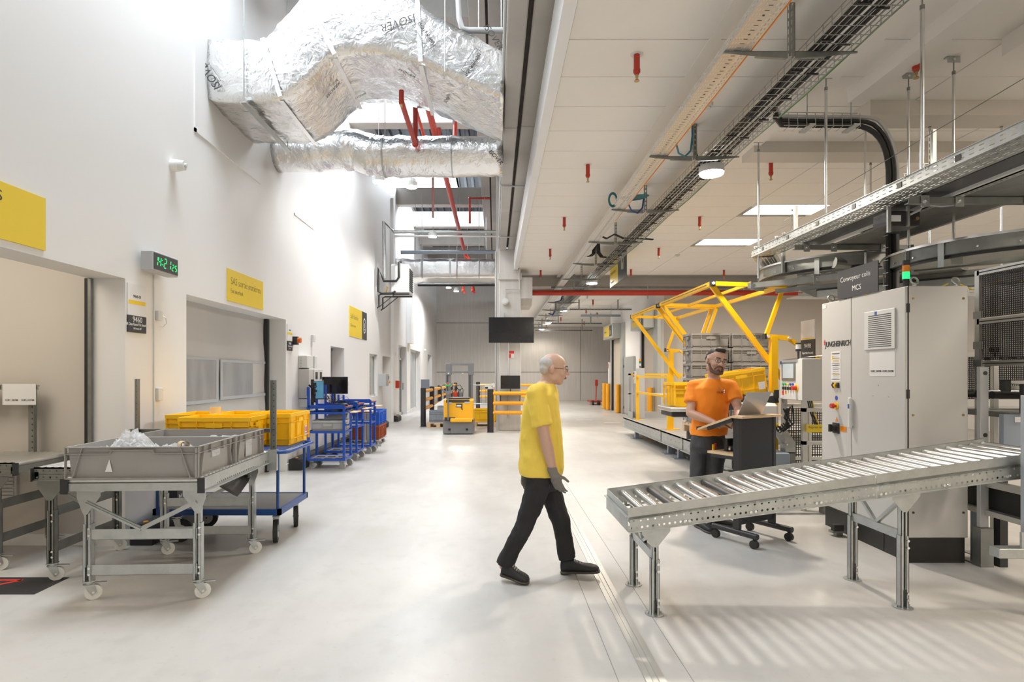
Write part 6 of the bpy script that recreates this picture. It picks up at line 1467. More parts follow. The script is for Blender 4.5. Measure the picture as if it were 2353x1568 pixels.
# ---------------- mezzanine style platform with swing gates ----------------
PX = 3.17
t = thing('steel_platform', 'low raised platform of grey chequer plate on bolted steel feet', 'platform', (4,11,0))
MB().box(PX,6.6,7.9,14.4,.385,.41).build('chequer_deck', M('chequer plate', (.40,.39,.375), .5, .4, var=(30,.4,(.33,.32,.31),.45,.7), bump=(90,.4,.004)), t)
for ya,yb in ((7.9,9.9),(9.95,11.2),(11.25,14.4)):
    m = MB(); m.box(PX,PX+.05,ya,yb,.385,.415).box(PX+.03,PX+.045,ya,yb,.20,.385).box(PX-.03,PX+.10,ya,yb,.185,.20); m.build('edge_beam', doorg, t)
MB().box(PX+.1,6.6,14.34,14.4,.185,.385).box(PX+.1,6.6,7.9,7.96,.185,.385).build('end_beam', doorg, t, kind='stuff')
for y in (13.4,10.86,10.26,8.4):
    L = MB().box(PX+.05,PX+.13,y-.04,y+.04,.012,.19).build('foot', bluepipe, t); MB().box(PX-.04,PX+.22,y-.10,y+.10,0,.012).build('base_plate', bluepipe, L); b = MB()
    for sx,sy in ((-.01,-.07),(-.01,.07),(.19,-.07),(.19,.07)): b.cyl((PX+sx,y+sy,.01),(PX+sx,y+sy,.04),.008,6)
    b.build('anchor_bolt', chrome, L, kind='stuff')
b = MB()
for k in range(26): y = 8.2+k*.24; b.cyl((PX+.03,y,.29),(PX+.02,y,.29),.012,6)
b.build('bolt', chrome, t, kind='stuff')
def fence(lab, xx, ya, yb, z0=.41):
    t = thing('guard_rail', lab, 'railing', (xx,ya,z0), group=None)
    for y in (ya,yb): MB().box(xx-.03,xx+.03,y-.03,y+.03,z0,1.46).build('post', yel2, t); MB().box(xx-.05,xx+.13,y-.05,y+.05,z0,z0+.012).build('foot_plate', yel2, t)
    for z in (1.42,1.05): MB().box(xx-.02,xx+.02,min(ya,yb),max(ya,yb),z-.022,z+.022).build('rail', yel2, t)
    return t
fence('yellow guard rail panel at the far end of the platform', 3.34, 11.2, 13.65)
t = thing('grey_guard', 'grey posts with clear panel and a rail at the far end of the platform', 'guard', (3.4,14.2,.41))
for x,y in ((3.28,14.3),(3.40,14.1)): MB().box(x,x+.06,y,y+.06,.41,1.5).build('post', lcrate, t)
MB().box(3.28,6.0,14.3,14.34,1.45,1.49).build('top_rail', yel2, t); MB().box(3.28,6.0,14.3,14.34,.98,1.01).build('middle_rail', acgrey, t); MB().box(3.28,6.0,14.28,14.30,.41,.56).build('kick_plate', doorg, t); MB().box(3.26,3.27,13.8,14.3,.41,.58).build('kick_plate', doorg, t)
t = thing('machine_post', 'grey key switch post with a small amber, green and white signal tower', 'control post', (3.45,14.0,.41))
MB().bbox(3.42,3.60,14.0,14.12,.41,1.62,.006).build('case', lcrate, t); MB().bbox(3.36,3.42,14.02,14.10,1.25,1.55,.004).build('button_box', cabg, t)
for k,mt in enumerate((ink,btn_r,ink_y)): MB().cyl((3.36,14.06,1.50-k*.07),(3.34,14.06,1.50-k*.07),.018,8).build('push_button', mt, t)
for k,mt in enumerate((acgrey,ledgreen,leda)): MB().cyl((3.50,14.06,1.68+k*.055),(3.50,14.06,1.735+k*.055),.026,12).build('lamp_segment', mt, t)
MB().cyl((3.50,14.06,1.62),(3.50,14.06,1.68),.012,8).build('stem', blackpl, t)
# swing gates
def gate(lab, ya, yb):
    t = thing('swing_gate', lab, 'gate', (3.4,ya,.41), group='yellow pivoting pallet gates')
    A=(2.67,2.60); B=(3.58,1.40); C=(3.56,2.575); Pv=(3.34,1.95); D=(3.60,1.93); Px_=3.42
    for y,s_ in ((ya,1),(yb,-1)):
        def bt(nm,a,b,w=.055,h=.05,dy=0): MB().bar((a[0],y+dy,a[1]),(b[0],y+dy,b[1]),w,h).build(nm, yel2, t)
        MB().box(Px_-.04,Px_+.04,y-.04,y+.04,.41,1.95).build('post', yel2, t); MB().box(Px_-.06,Px_+.16,y-.07,y+.07,.41,.422).build('foot_plate', yel2, t)
        bt('pivot_head',Pv,D,.05,.06); bt('swing_arm',A,B,.045,.06,s_*.05); bt('top_arm',A,C,.05,.05); bt('strut',Pv,C,.04,.045,s_*.03); bt('rear_brace',D,(4.05,1.62),.04,.045)
        m = MB()
        for q in (Pv,D,A,B): m.cyl((q[0],y-.05,q[1]),(q[0],y+.05,q[1]),.018,10)
        m.build('pivot_pin', acgrey, t, kind='stuff')
        MB().box(A[0]-.035,A[0]+.03,y-(.03 if s_>0 else -.0),y+(.0 if s_>0 else .03),A[1]-.035,A[1]+.035).box(Pv[0]-.04,Pv[0]-.02,y-.04,y+.04,Pv[1]-.035,Pv[1]+.035).build('end_cap', blackpl, t, kind='stuff')
    for (q,w_) in ((A,.055),(C,.05),((3.10,2.585),.035)): MB().bar((q[0],ya,q[1]),(q[0],yb,q[1]),w_,w_).build('long_bar', yel2, t)
    MB().box(A[0]-.03,A[0]-.028,ya+.12,yb-.12,A[1]-.004,A[1]+.004).build('groove_line', ink, t)
gate('near yellow pivoting gate over the platform edge, right behind the orange shirted man', 7.16, 9.37)
gate('far yellow pivoting gate over the platform edge, left of the grey container stack', 9.55, 11.33)
# grey container stack on a low conveyor frame
t = thing('pallet_conveyor', 'low steel conveyor frame under the tall stack of grey containers', 'conveyor', (3.6,9.0,.41))
MB().box(3.05,5.4,8.55,8.6,.45,.59).build('side_rail', galv_d, t); MB().box(3.05,5.4,9.25,9.3,.45,.59).build('side_rail', galv_d, t)
for k in range(14): MB().cyl((3.15+k*.16,8.6,.555),(3.15+k*.16,9.25,.555),.03,10).build('roller', chrome, t)
for x in (3.25,5.2):
    for y in (8.57,9.27): MB().box(x-.03,x+.03,y-.03,y+.03,.41,.46).build('foot', galv_d, t)
pallet('pallet under the tall stack of grey containers', 2.98,8.50,.592,1.24,.77)
for c_,(xs) in enumerate((2.985,3.60)):
    for r_ in range(6):
        crate('grey_container', 'grey ribbed container in the tall stack, %s column, %s from the top' % (['left','right'][c_], ORD[5-r_]), xs, 8.86, .738+r_*.229, .60, .40, .227, gcrate, group='grey containers stacked on the platform pallet', tape=.035)
# yellow crates on the tilting conveyor
TILT = -.10
t = thing('tilt_conveyor', 'black and aluminium inclined infeed conveyor carrying the yellow crate', 'conveyor', (3.0,6.9,.5))
a0 = P(1640,925,7.0); a1 = P(1788,905,6.9)
for dy in (0,.45):
    MB().bar(a0+Vector((0,dy,0)),a1+Vector((0,dy,0)),.03,.04).build('side_rail', chrome, t); MB().bar(a0+Vector((0,dy+.01,-.08)),a1+Vector((0,dy+.01,-.06)),.05,.09).build('belt_frame', blackpl, t)
for k in range(12): q = a0.lerp(a1,k/11); MB().cyl(q+Vector((0,.02,-.02)),q+Vector((0,.44,-.02)),.022,10).build('roller', galv, t)
for k in (0,.42,.95): q = a0.lerp(a1,k); MB().box(q.x-.02,q.x+.03,q.y-.04,q.y-.015,q.z-.05,q.z+.05).build('guide_clamp', blackpl, t)
for k in (.1,.9): q = a0.lerp(a1,k); MB().box(q.x-.03,q.x+.03,q.y+.1,q.y+.16,.0,q.z-.1).build('leg', blackpl, t)
MB().bbox(a0.x+.05,a1.x-.1,7.0,7.4,.62,.80,.01).build('drive_box', cabg, t)
sl = math.atan2(a1.z-a0.z,a1.x-a0.x)
t2,_ = crate('yellow_crate','tilted yellow crate riding on the inclined infeed conveyor behind the man', a0.x+.09,a0.y+.05,a0.z+.035,.60,.38,.30, yel)
t2.rotation_euler = (0,-sl,0)
MB().box(a0.x+.58,a0.x+.66,a0.y+.048,a0.y+.051,a0.z+.08,a0.z+.17).build('paper_tag', paper, t2)
q = P(1549,936,7.6); crate('yellow_crate','yellow crate standing left of the orange shirted man', q.x+.0,7.6,q.z,.42,.5,.32, yel, tape=.05)
t = thing('belt_conveyor','short aluminium conveyor under the yellow crate left of the man','conveyor',(q.x,7.6,0)); MB().bbox(q.x-.06,q.x+.6,7.56,8.15,q.z-.06,q.z-.005,.01).build('frame', alum, t); MB().bbox(q.x-.03,q.x+.5,7.6,8.1,q.z-.13,q.z-.06,.01).build('belt_frame', blackpl, t); MB().box(q.x+.48,q.x+.54,7.7,7.76,0,q.z-.05).build('leg', alum, t); MB().box(q.x+.48,q.x+.54,7.98,8.04,.41,q.z-.05).build('leg', alum, t)
# low machinery between lectern and cabinet
t = thing('lift_arm', 'galvanised bent arm with bolts right of the lectern', 'machine arm', (3.1,6.6,.4)); Y = 6.6
m = MB(); a,b,c,d = P(1783,985,Y),P(1806,985,Y),P(1828,1018,Y),P(1828,1042,Y); e,f = P(1805,1042,Y),P(1804,1022,Y)
vs = [a,b,c,d,e,f]; n = 6; m.add([tuple(v) for v in vs]+[(v[0],v[1]+.12,v[2]) for v in vs],[tuple(range(6))[::-1],tuple(range(6,12))]+[(i,(i+1)%6,6+(i+1)%6,6+i) for i in range(6)]); m.build('arm', galv, t)
b_ = MB(); 
for k in range(7): v = a.lerp(f,k/6); b_.cyl(v+Vector((.02,-.001,0)),v+Vector((.02,-.012,0)),.010,6)
b_.build('bolt', chrome, t, kind='stuff'); MB().box(d.x-.12,d.x+.0,Y,Y+.12,0,d.z+.01).build('column', galv_d, t)
t = thing('machine', 'low grey steel machine frame behind the lectern', 'machine', (3.0,6.4,0))
for z in (.13,.34): MB().bbox(2.55,3.62,6.22,6.28,z,z+.09,.004).build('beam', galv, t)
MB().bbox(2.80,3.25,6.42,6.85,.46,.62,.01).build('dark_housing', bluepipe, t); MB().bbox(2.30,2.75,6.45,6.9,.30,.345,.004).build('tray', galv, t); MB().bbox(2.30,2.75,6.45,6.9,.12,.28,.01).build('black_housing', blackpl, t)
for x in (2.62,3.5): MB().box(x,x+.06,6.2,6.3,0,.14).build('foot', galv_d, t)
m = MB()
for k in range(6): 
    r = random.Random(k+9); p = P(1800+k*4,930+r.uniform(0,20),6.6); m.tube([p,p+Vector((.05*math.cos(k),0,-.10)),p+Vector((.02,0,-.2)),p+Vector((-.06,0,-.26)),p+Vector((-.10,0,-.20))],.009,6)
m.build('hose', black, t, kind='stuff')
t = thing('white_motor_box', 'white rounded drive box with a small black print behind the laptop', 'drive', (2.75,6.3,.8)); q = P(1757,938,6.5); MB().bbox(q.x-.18,q.x+.16,6.5,6.8,q.z-.20,q.z+.05,.03).build('casing', acgrey, t); MB().box(q.x-.1,q.x-.05,6.495,6.5,q.z-.04,q.z+.0).build('print', ink, t); MB().box(q.x+.08,q.x+.155,6.495,6.5,q.z-.19,q.z-.17).build('yellow_label', ink_y, t); MB().box(q.x-.05,q.x+.05,6.6,6.7,.68,q.z-.2).build('bracket', galv_d, t)
# ---------------- lectern trolley ----------------
WD = Vector((.87,.49,0)).normalized(); UD = Vector((-WD.y,WD.x,0))
LO = Vector((2.13,5.09,0))
def XL(a,b,c): q = LO+WD*a+UD*b; return (q.x,q.y,c)
t = thing('lectern_trolley', 'black mobile lectern with a pale wood sloping top on casters', 'lectern', tuple(LO))
MB(XL).box(0,.035,0,.06,.13,1.10).build('upright', blackpl, t); MB(XL).box(.475,.51,0,.06,.13,1.10).build('upright', blackpl, t)
MB(XL).box(.035,.475,.005,.022,.17,1.095).build('front_panel', M('black lectern panel',(.022,.023,.027),.5,var=(3,.2,(.03,.03,.034),.4,.7)), t)
for a in (.018,.493): MB(XL).tube([(a,-.17,.105),(a,.29,.105)],.026,14).build('base_bar', blackpl, t, smooth=True)
for a in (.018,.493):
    for b in (-.14,.26):
        q = XL(a,b,0); c = MB().cyl((q[0]-.016,q[1]-.01,.037),(q[0]+.016,q[1]+.01,.037),.036,16).cyl((q[0],q[1],.04),(q[0],q[1],.09),.014,8).build('caster', black, t, smooth=True)
m = MB(XL); m.add([(-.02,-.05,1.105),(.53,-.05,1.105),(.53,.06,1.105),(-.02,.06,1.105),(-.02,-.05,1.125),(.53,-.05,1.125),(.53,.06,1.125),(-.02,.06,1.125)],[(0,3,2,1),(4,5,6,7),(0,1,5,4),(1,2,6,5),(2,3,7,6),(3,0,4,7)])
m.add([(-.02,.06,1.105),(.53,.06,1.105),(.53,.44,.965),(-.02,.44,.965),(-.02,.06,1.125),(.53,.06,1.125),(.53,.44,.985),(-.02,.44,.985)],[(0,3,2,1),(4,5,6,7),(0,1,5,4),(1,2,6,5),(2,3,7,6),(3,0,4,7)])
m.build('desk_top', beech, t); MB(XL).bar((0,.06,1.09),(0,.33,.99),.03,.03).build('support_arm', blackpl, t); MB(XL).bar((.5,.06,1.09),(.5,.33,.99),.03,.03).build('support_arm', blackpl, t); MB(XL).bar((-.02,.445,.985),(.53,.445,.985),.012,.03).build('stop_lip', blackpl, t)
MB(XL).box(0,.51,.06,.34,.765,.785).build('shelf', beech, t); MB(XL).box(0,.51,.06,.30,.735,.765).build('shelf_frame', blackpl, t)
def slope(b): return 1.127-(b-.06)*.14/.38
t = thing('laptop', 'open silver laptop with its lid towards the camera on the lectern', 'laptop', XL(.25,.2,1.1))
m = MB(XL); vs=[(.10,.09,slope(.09)),(.43,.09,slope(.09)),(.43,.31,slope(.31)),(.10,.31,slope(.31))]; m.add(vs+[(a,b,c+.012) for a,b,c in vs],[(0,3,2,1),(4,5,6,7),(0,1,5,4),(1,2,6,5),(2,3,7,6),(3,0,4,7)]); bs = m.build('base', lap_m, t)
m = MB(XL)
for r_ in range(5):
    for k in range(12): a = .125+k*.0235; b = .12+r_*.023; z = slope(b)+.012; m.box(a,a+.019,b,b+.018,z-.006,z+.002)
m.build('key', blackpl, bs, kind='stuff')
m = MB(XL); z0=slope(.09)+.010; vs=[(.10,.09,z0),(.43,.09,z0),(.43,-.005,z0+.205),(.10,-.005,z0+.205)]; m.add(vs+[(a,b-.007,c) for a,b,c in vs],[(0,1,2,3),(7,6,5,4),(0,4,5,1),(1,5,6,2),(2,6,7,3),(3,7,4,0)]); m.build('lid', lap_m, t)
m = MB(XL); m.add([(.112,.0915,z0+.012),(.418,.0915,z0+.012),(.418,.0035,z0+.197),(.112,.0035,z0+.197)],[(0,1,2,3)]); m.build('screen', screen, t)
t = thing('card_holder', 'small black upright stand on the middle shelf of the lectern', 'stand', XL(.15,.15,.785)); m = MB(XL); m.box(.10,.20,.20,.24,.787,.793).box(.10,.115,.20,.235,.793,.90).box(.185,.20,.20,.235,.793,.90).box(.10,.20,.225,.235,.83,.90).box(.10,.20,.2,.235,.895,.90); m.build('holder_body', blackpl, t)
# ---------------- mesh fence and machinery at right edge ----------------
t = thing('mesh_wall', 'tall black mesh machine guard with aluminium profiles at the right edge', 'guard', (4.0,4.5,0))
for y,zb in ((4.84,2.35),(3.6,2.35)): MB().box(4.0,4.045,y-.022,y+.022,0,zb).build('post', alum, t); MB().box(3.93,4.12,y-.07,y+.07,0,.008).build('base_plate', galv_d, t)
for z in (2.33,1.925,1.58): 
    MB().box(4.0,4.045,3.6,4.84,z-.022,z+.022).build('profile_beam', alum, t)
    MB().box(3.998,4.0,3.6,4.82,z-.004,z+.004).build('profile_groove', ink, t)
mesh_panel(t,(4.02,3.62,1.96),(0,1,0),1.19,.35,.016,.006); mesh_panel(t,(4.02,3.62,1.61),(0,1,0),1.19,.29,.016,.006)
m = MB()
for z in (1.55,1.70,1.95): m.box(3.985,4.0,4.78,4.86,z,z+.06)
m.build('corner_bracket', galv, t, kind='stuff')
t = thing('mesh_door', 'black mesh machine door with a black capped corner behind the cabinet', 'guard', (3.8,4.8,0))
MB().box(3.76,4.30,5.0,5.04,1.64,1.68).build('profile_beam', alum, t); MB().box(4.28,4.32,5.0,5.04,.0,1.68).build('post', alum, t); MB().box(4.275,4.325,4.995,5.045,1.68,1.72).build('corner_cap', black, t)
mesh_panel(t,(3.78,5.02,1.28),(1,0,0),.48,.36,.016,.006); mesh_panel(t,(4.33,5.02,1.28),(1,0,0),.6,.36,.018,.007)
t = thing('sensor_post', 'flat grey sensor post with two dark holes right of the cabinet', 'post', (3.75,4.4,0)); MB().bbox(3.765,3.83,4.52,4.56,.30,1.55,.004).build('post_body', lcrate, t)
for z in (1.50,1.02): MB().cyl((3.80,4.52,z),(3.80,4.516,z),.016,14).build('sensor_hole', ink, t)
MB().box(3.75,3.85,4.5,4.58,0,.3).build('foot', galv_d, t)
t = thing('sensor_post', 'pale blue-grey upright at the right picture edge in front of the conveyor', 'post', (3.35,3.68,0)); MB().bbox(3.315,3.42,3.60,3.68,.42,1.36,.003).build('post_body', M('pale blue profile',(.50,.54,.60),.4,.3,var=(3,.15,(.46,.50,.56),.4,.7)), t)
MB().bbox(3.10,3.6,3.58,3.66,.36,.42,.004).build('foot_beam', galv, t); MB().box(3.33,3.40,3.56,3.60,.0,.36).build('support', galv_d, t); MB().box(3.24,3.30,3.585,3.60,.42,.52).build('bracket', galv, t)
t = thing('black_conveyor', 'black powered conveyor with a number plate 61.33 right of the cabinet', 'conveyor', (4.1,4.3,0))
MB().box(3.97,4.6,4.36,4.40,1.24,1.36).build('side_panel', blackpl, t) ; MB().bbox(3.90,4.65,4.42,4.46,1.37,1.405,.006).build('guide_rail', alum, t); MB().bbox(3.90,4.65,4.42,4.46,1.415,1.445,.006).build('guide_rail', alum, t)
text('61.33', .05, (4.02,4.358,1.285), '-y', ink_w, t); MB().bbox(3.86,3.90,4.40,4.46,1.36,1.45,.006).build('end_cap', black, t)
MB().bbox(3.925,3.985,4.33,4.37,1.20,1.42,.006).build('clamp_block', black, t); m = MB()
for z in (1.24,1.30,1.385): m.cyl((3.955,4.33,z),(3.955,4.325,z),.010,10)
m.build('bolt', chrome, t, kind='stuff')
MB().box(3.90,4.7,4.42,5.3,1.16,1.20).build('belt_bed', galv_d, t)
for k in range(3): MB().cyl((3.88,4.55+k*.14,1.33),(4.7,4.55+k*.14,1.33),.03,14).build('roller', blackpl, t)
MB().box(3.84,4.7,4.40,4.44,.90,1.19).build('skirt_plate', bluepipe, t); MB().box(3.92,4.01,4.395,4.40,1.13,1.17).build('type_label', paper, t)
for x in (3.9,4.5): MB().box(x,x+.06,4.5,4.56,0,.92).build('leg', blackpl, t)
t = thing('lower_frame', 'long galvanised machine beams low at the right edge behind the conveyor', 'frame', (3.9,4.4,0))
for z,h in ((.74,.16),(.62,.05),(.40,.04)): MB().box(3.80,3.86,3.5,4.78,z,z+h).build('beam', galv if h>.1 else alum, t)
MB().box(3.86,3.90,3.5,4.78,.44,.62).build('dark_panel', plinth, t)
for y in (4.6,3.7): MB().box(3.80,3.86,y,y+.06,.01,.40).build('leg', bluepipe, t); MB().box(3.76,3.92,y-.05,y+.11,0,.01).build('base_plate', galv_d, t)
t = thing('junction_box', 'narrow white ribbed box on the wall side of the tall cabinet', 'box', (3.75,5.0,1.5)); MB().bbox(3.74,3.80,5.05,5.35,1.67,2.12,.004).build('casing', acgrey, t); MB().box(3.76,3.79,5.2,5.24,.0,1.67).build('post', alum, t)
t = thing('limit_switch', 'small black and steel sensor at the foot of the cabinet plinth', 'sensor', (3.05,5.4,0)); MB().box(3.10,3.22,5.35,5.42,.03,.05).box(3.14,3.20,5.36,5.41,0,.03).build('bracket', galv_d, t); MB().bbox(3.11,3.20,5.34,5.40,.05,.11,.004).build('switch_body', black, t)
# ---------------- overhead belt conveyor ----------------
ZB, TX = 2.855, 3.0
t = thing('overhead_cable_tray', 'perforated steel tray along the edge of the overhead conveyor, bent at its far end', 'cable tray', (TX,5,ZB))
m = MB(); YA, YB_ = 2.6, 6.82
m.perf((TX,YA,ZB),(0,1,0),(0,0,1),YB_-YA,[(.022,.029),(.052,.059)],.08,.075,.038)
m.perf((TX,YA,ZB),(0,1,0),(1,0,0),YB_-YA,[(.02,.027),(.042,.049),(.07,.075),(.10,.105),(.15,.157),(.18,.187)],.225,.075,.045)
m.perf((TX+.225,YA,ZB),(0,1,0),(0,0,1),YB_-YA,[(.022,.029),(.052,.059)],.08,.075,.038)
m.box(TX-.008,TX,YA,YB_,ZB+.078,ZB+.082); m.build('perforated_channel', galv, t)
u = Vector((.78,1.30,0)).normalized(); v = Vector((u.y,-u.x,0)); o = Vector((TX,YB_-.02,ZB)); m = MB()
m.perf(o,u,v,1.75,[(.02,.027),(.045,.052),(.09,.10),(.13,.14),(.17,.177),(.195,.202)],.225,.075,.045); m.perf(o,u,(0,0,1),1.75,[(.022,.029),(.052,.059)],.08,.075,.038); m.perf(o+v*.225,u,(0,0,1),1.75,[(.022,.029),(.052,.059)],.08,.075,.038); m.build('bent_channel', galv, t)
m = MB()
for k in range(8): y = 6.5-k*.55; m.box(TX-.003,TX-.001,y,y+.05,ZB+.02,ZB+.06)
m.build('punched_window', ink, t, kind='stuff'); m = MB()
for y in (6.7,6.2,6.05,4.25,4.05): m.tube([(TX-.01,y,ZB+.06),(TX-.02,y,ZB+.10),(TX+.01,y,ZB+.10)],.005,5)
m.build('clip', chrome, t, kind='stuff')
t = thing('overhead_conveyor', 'straight black-sided belt conveyor hung from the ceiling at upper right', 'conveyor', (3.6,4.6,2.8))
bx = TX+.40
MB().box(TX+.24,bx+.03,2.4,6.25,ZB+.0,ZB+.13).build('side_profile', M('dark profile',(.05,.055,.065),.35,.3,var=(6,.3,(.08,.085,.095),.4,.7)), t)
MB().box(bx+.03,bx+.055,2.4,6.3,ZB-.022,ZB+.02).build('edge_strip', acgrey, t)
m = MB(); m.perf((bx+.06,2.4,ZB-.03),(0,1,0),(1,0,0),3.8,[(.018,.028)],.05,.05,.022); m.build('slotted_strip', galv, t)
MB().box(bx+.11,bx+.62,2.4,6.25,ZB-.02,ZB-.012).build('under_plate', galv_d, t); MB().box(bx+.03,bx+.66,2.4,6.2,ZB+.14,ZB+.15).build('belt', black, t); MB().box(bx+.62,bx+.66,2.4,6.25,ZB-.02,ZB+.13).build('side_profile', alum, t)  # darker steel on the under plate paints in its shade
def strut(t, p, q, w=.045, nm='strut_channel'):
    p = Vector(p); q = Vector(q); m = MB(); d=(q-p).normalized(); s_=d.cross(Vector((0,0,1)))
    m.bar(p,q,w,.006).bar(p+Vector((0,0,-w*.9)),q+Vector((0,0,-w*.9)),w,.006).bar(p+s_*w*.45+Vector((0,0,-w*.45)),q+s_*w*.45+Vector((0,0,-w*.45)),.005,w)
    return m.build(nm, galv_d, t)
def clamp(t, c, s_=.07):
    m = MB(); m.box(c[0]-s_*.45,c[0]+s_*.45,c[1]-.032,c[1]-.027,c[2]-s_,c[2]+.02).box(c[0]-s_*.45,c[0]+s_*.45,c[1]-.032,c[1]+.03,c[2]+.015,c[2]+.02); o = m.build('clamp_plate', galv, t); MB().cyl((c[0],c[1]-.032,c[2]-.025),(c[0],c[1]-.04,c[2]-.025),.018,14).cyl((c[0],c[1]-.04,c[2]-.025),(c[0],c[1]-.05,c[2]-.025),.009,6).build('bolt', chrome, o)
for (x0,x1,y) in ((3.12,4.9,4.42),(3.1,4.33,6.05),(3.0,4.3,2.9)):
    s1 = strut(t,(x0,y,ZB-.03),(x1,y,ZB-.03)); 
    for x in (x0+.12,bx+.10,bx+.62): clamp(t,(x,y-.0,ZB-.03))
MB().bar((x1,6.05,ZB-.05),(x1+.03,6.05,ZB-.05),.05).build('end_cap', blackpl, t)
# diagonal carrier rails below
t2_ = thing('support_rail', 'long slanting double steel rail under the overhead conveyors', 'rail', (3.6,6,2.5))
strut(t2_,(2.95,6.78,2.54),(4.75,5.0,2.54),.06); strut(t2_,(3.35,6.95,2.50),(5.1,5.2,2.50),.05)
m = MB(); o=Vector((3.5,6.75,2.56)); u=Vector((1.65,-1.65,0)).normalized(); m.perf(o,u,(0,0,1),2.2,[(.03,.038),(.06,.068)],.09,.10,.05); m.build('slotted_side', galv, t2_)
for k in (0.02,.28,.62): c = Vector((2.95,6.78,2.54)).lerp(Vector((4.75,5.0,2.54)),k); clamp(t2_,(c.x,c.y,c.z+.0),.085)
t2_ = thing('support_rail', 'short slotted rail and bracket hanging at the far end of the overhead tray', 'rail', (3.5,7.0,2.4))
MB().prism([(3.45,2.44),(3.95,2.44),(3.95,2.36),(3.62,2.36)],'y',6.6,6.62).build('plate', galv, t2_); MB().box(3.95,3.99,6.6,6.64,2.34,2.75).box(4.02,4.05,6.6,6.64,2.34,2.72).build('hanger_bar', galv_d, t2_, kind='stuff')
# curved belt section
def curve_conv(lab, c, r0, r1, a0, a1, z, h=.13, extra=True):
    t = thing('curved_conveyor', lab, 'conveyor', (c[0],c[1],z)); n = 24
    def ringwall(r, za, zb, th, mat, nm):
        m = MB(); vs=[]; 
        for i in range(n+1):
            a = a0+(a1-a0)*i/n
            for rr,zz in ((r,za),(r+th,za),(r+th,zb),(r,zb)): vs.append((c[0]+rr*math.cos(a),c[1]+rr*math.sin(a),zz))
        fs=[(i*4+k,i*4+(k+1)%4,(i+1)*4+(k+1)%4,(i+1)*4+k) for i in range(n) for k in range(4)]+[(0,1,2,3),(n*4+3,n*4+2,n*4+1,n*4)]
        m.add(vs,fs); return m.build(nm, mat, t, smooth=True)
    ringwall(r1,z,z+h,.012,galv_d,'outer_side'); ringwall(r0,z,z+h,.012,galv,'inner_side'); ringwall(r0+.012,z-.004,z+.0,r1-r0-.014,galv_d,'under_plate'); ringwall(r0+.012,z+h,z+h+.008,r1-r0-.014,black,'belt')  # outer side and under plate get darker steel as painted shade
    ringwall(r1+.012,z+h-.02,z+h,.03,chrome,'round_edge'); ringwall(r1-.04,z-.03,z-.004,.02,blackpl,'drive_chain')
    m = MB()
    for i in range(1,12):
        a = a0+(a1-a0)*i/12; m.cyl((c[0]+(r1+.012)*math.cos(a),c[1]+(r1+.012)*math.sin(a),z+.03),(c[0]+(r1+.022)*math.cos(a),c[1]+(r1+.022)*math.sin(a),z+.03),.008,6)
    m.build('bolt', chrome, t, kind='stuff')
    for f in (.15,.5,.85):
        a = a0+(a1-a0)*f; x,y = c[0]+(r1+.02)*math.cos(a),c[1]+(r1+.02)*math.sin(a); MB().bar((x,y,z+.1),(x,y,z-.10),.05,.006,up=(math.cos(a),math.sin(a),0)).build('hanger_strap', galv, t)
    return t
curve_conv('curved polished belt conveyor at the far end of the overhead line', (4.25,7.05), .35,.95, PI*.72,PI*1.75, 2.66)
curve_conv('curved belt conveyor with a black rim above the tall cabinet', (4.75,5.3), .40,1.0, PI*.62,PI*1.6, 2.50,.12)
t = thing('drive_motor', 'black drive motor box with a white label under the overhead belt', 'motor', (3.4,4.7,2.7)); q = P(2083,505,4.7)
MB().bbox(q.x-.17,q.x+.10,4.68,4.86,q.z-.055,q.z+.065,.008).build('motor_case', blackpl, t); MB().box(q.x-.14,q.x-.06,4.677,4.68,q.z-.02,q.z+.03).build('type_label', paper, t); MB().box(q.x-.175,q.x-.15,4.66,4.68,q.z-.11,q.z+.10).build('mount_strap', galv, t); MB().box(q.x-.02,q.x+.0,4.66,4.68,q.z-.06,q.z+.10).build('mount_strap', galv, t); MB().cyl((q.x+.06,4.68,q.z+.0),(q.x+.06,4.66,q.z),.015,12).build('plug', brass, t)
MB().tube([(q.x-.0,4.66,q.z+.03),(q.x+.06,4.64,q.z+.06),(q.x+.08,4.62,q.z+.10),(q.x+.2,4.6,q.z+.08),(q.x+.3,4.6,q.z+.09)],.010,6).build('cable', lcrate, t, smooth=True)
t = thing('drive_motor', 'small black motor behind the charcoal machine sign', 'motor', (4.0,6.3,2.6)); q = P(2000,605,6.2); MB().bbox(q.x-.16,q.x+.16,6.2,6.4,q.z-.09,q.z+.08,.01).build('motor_case', blackpl, t); MB().cyl((q.x-.18,6.28,q.z),(q.x-.34,6.28,q.z+.02),.06,14).build('gear_housing', galv_d, t); MB().box(q.x-.05,q.x+.05,6.28,6.34,q.z+.08,2.80).build('bracket', galv_d, t)
t = thing('overhead_conveyor', 'lower second belt conveyor crossing above the cabinet top', 'conveyor', (4.3,5.9,2.4))
for k,(x0,y0,x1,y1,z,mt) in enumerate(((3.65,6.6,5.2,5.05,2.40,galv),(3.80,6.75,5.35,5.2,2.40,alum))): MB().bar((x0,y0,z),(x1,y1,z),.02,.09).build('side_profile', mt, t)
MB().bar((3.72,6.68,2.44),(5.28,5.12,2.44),.25,.012).build('belt', black, t)
m = MB()
for k in range(14): a = Vector((3.65,6.6,2.385)).lerp(Vector((5.2,5.05,2.385)),(k+.5)/14); m.cyl(a,a+Vector((.2,.2,0)),.018,8)
m.build('carrier_roller', chrome, t, kind='stuff'); m = MB()
for k in range(4): a = Vector((3.9+k*.3,6.2-k*.28,2.36)); m.tube([a,a+Vector((.08,-.05,-.06)),a+Vector((.16,-.1,-.04)),a+Vector((.25,-.2,.02))],.006,5)
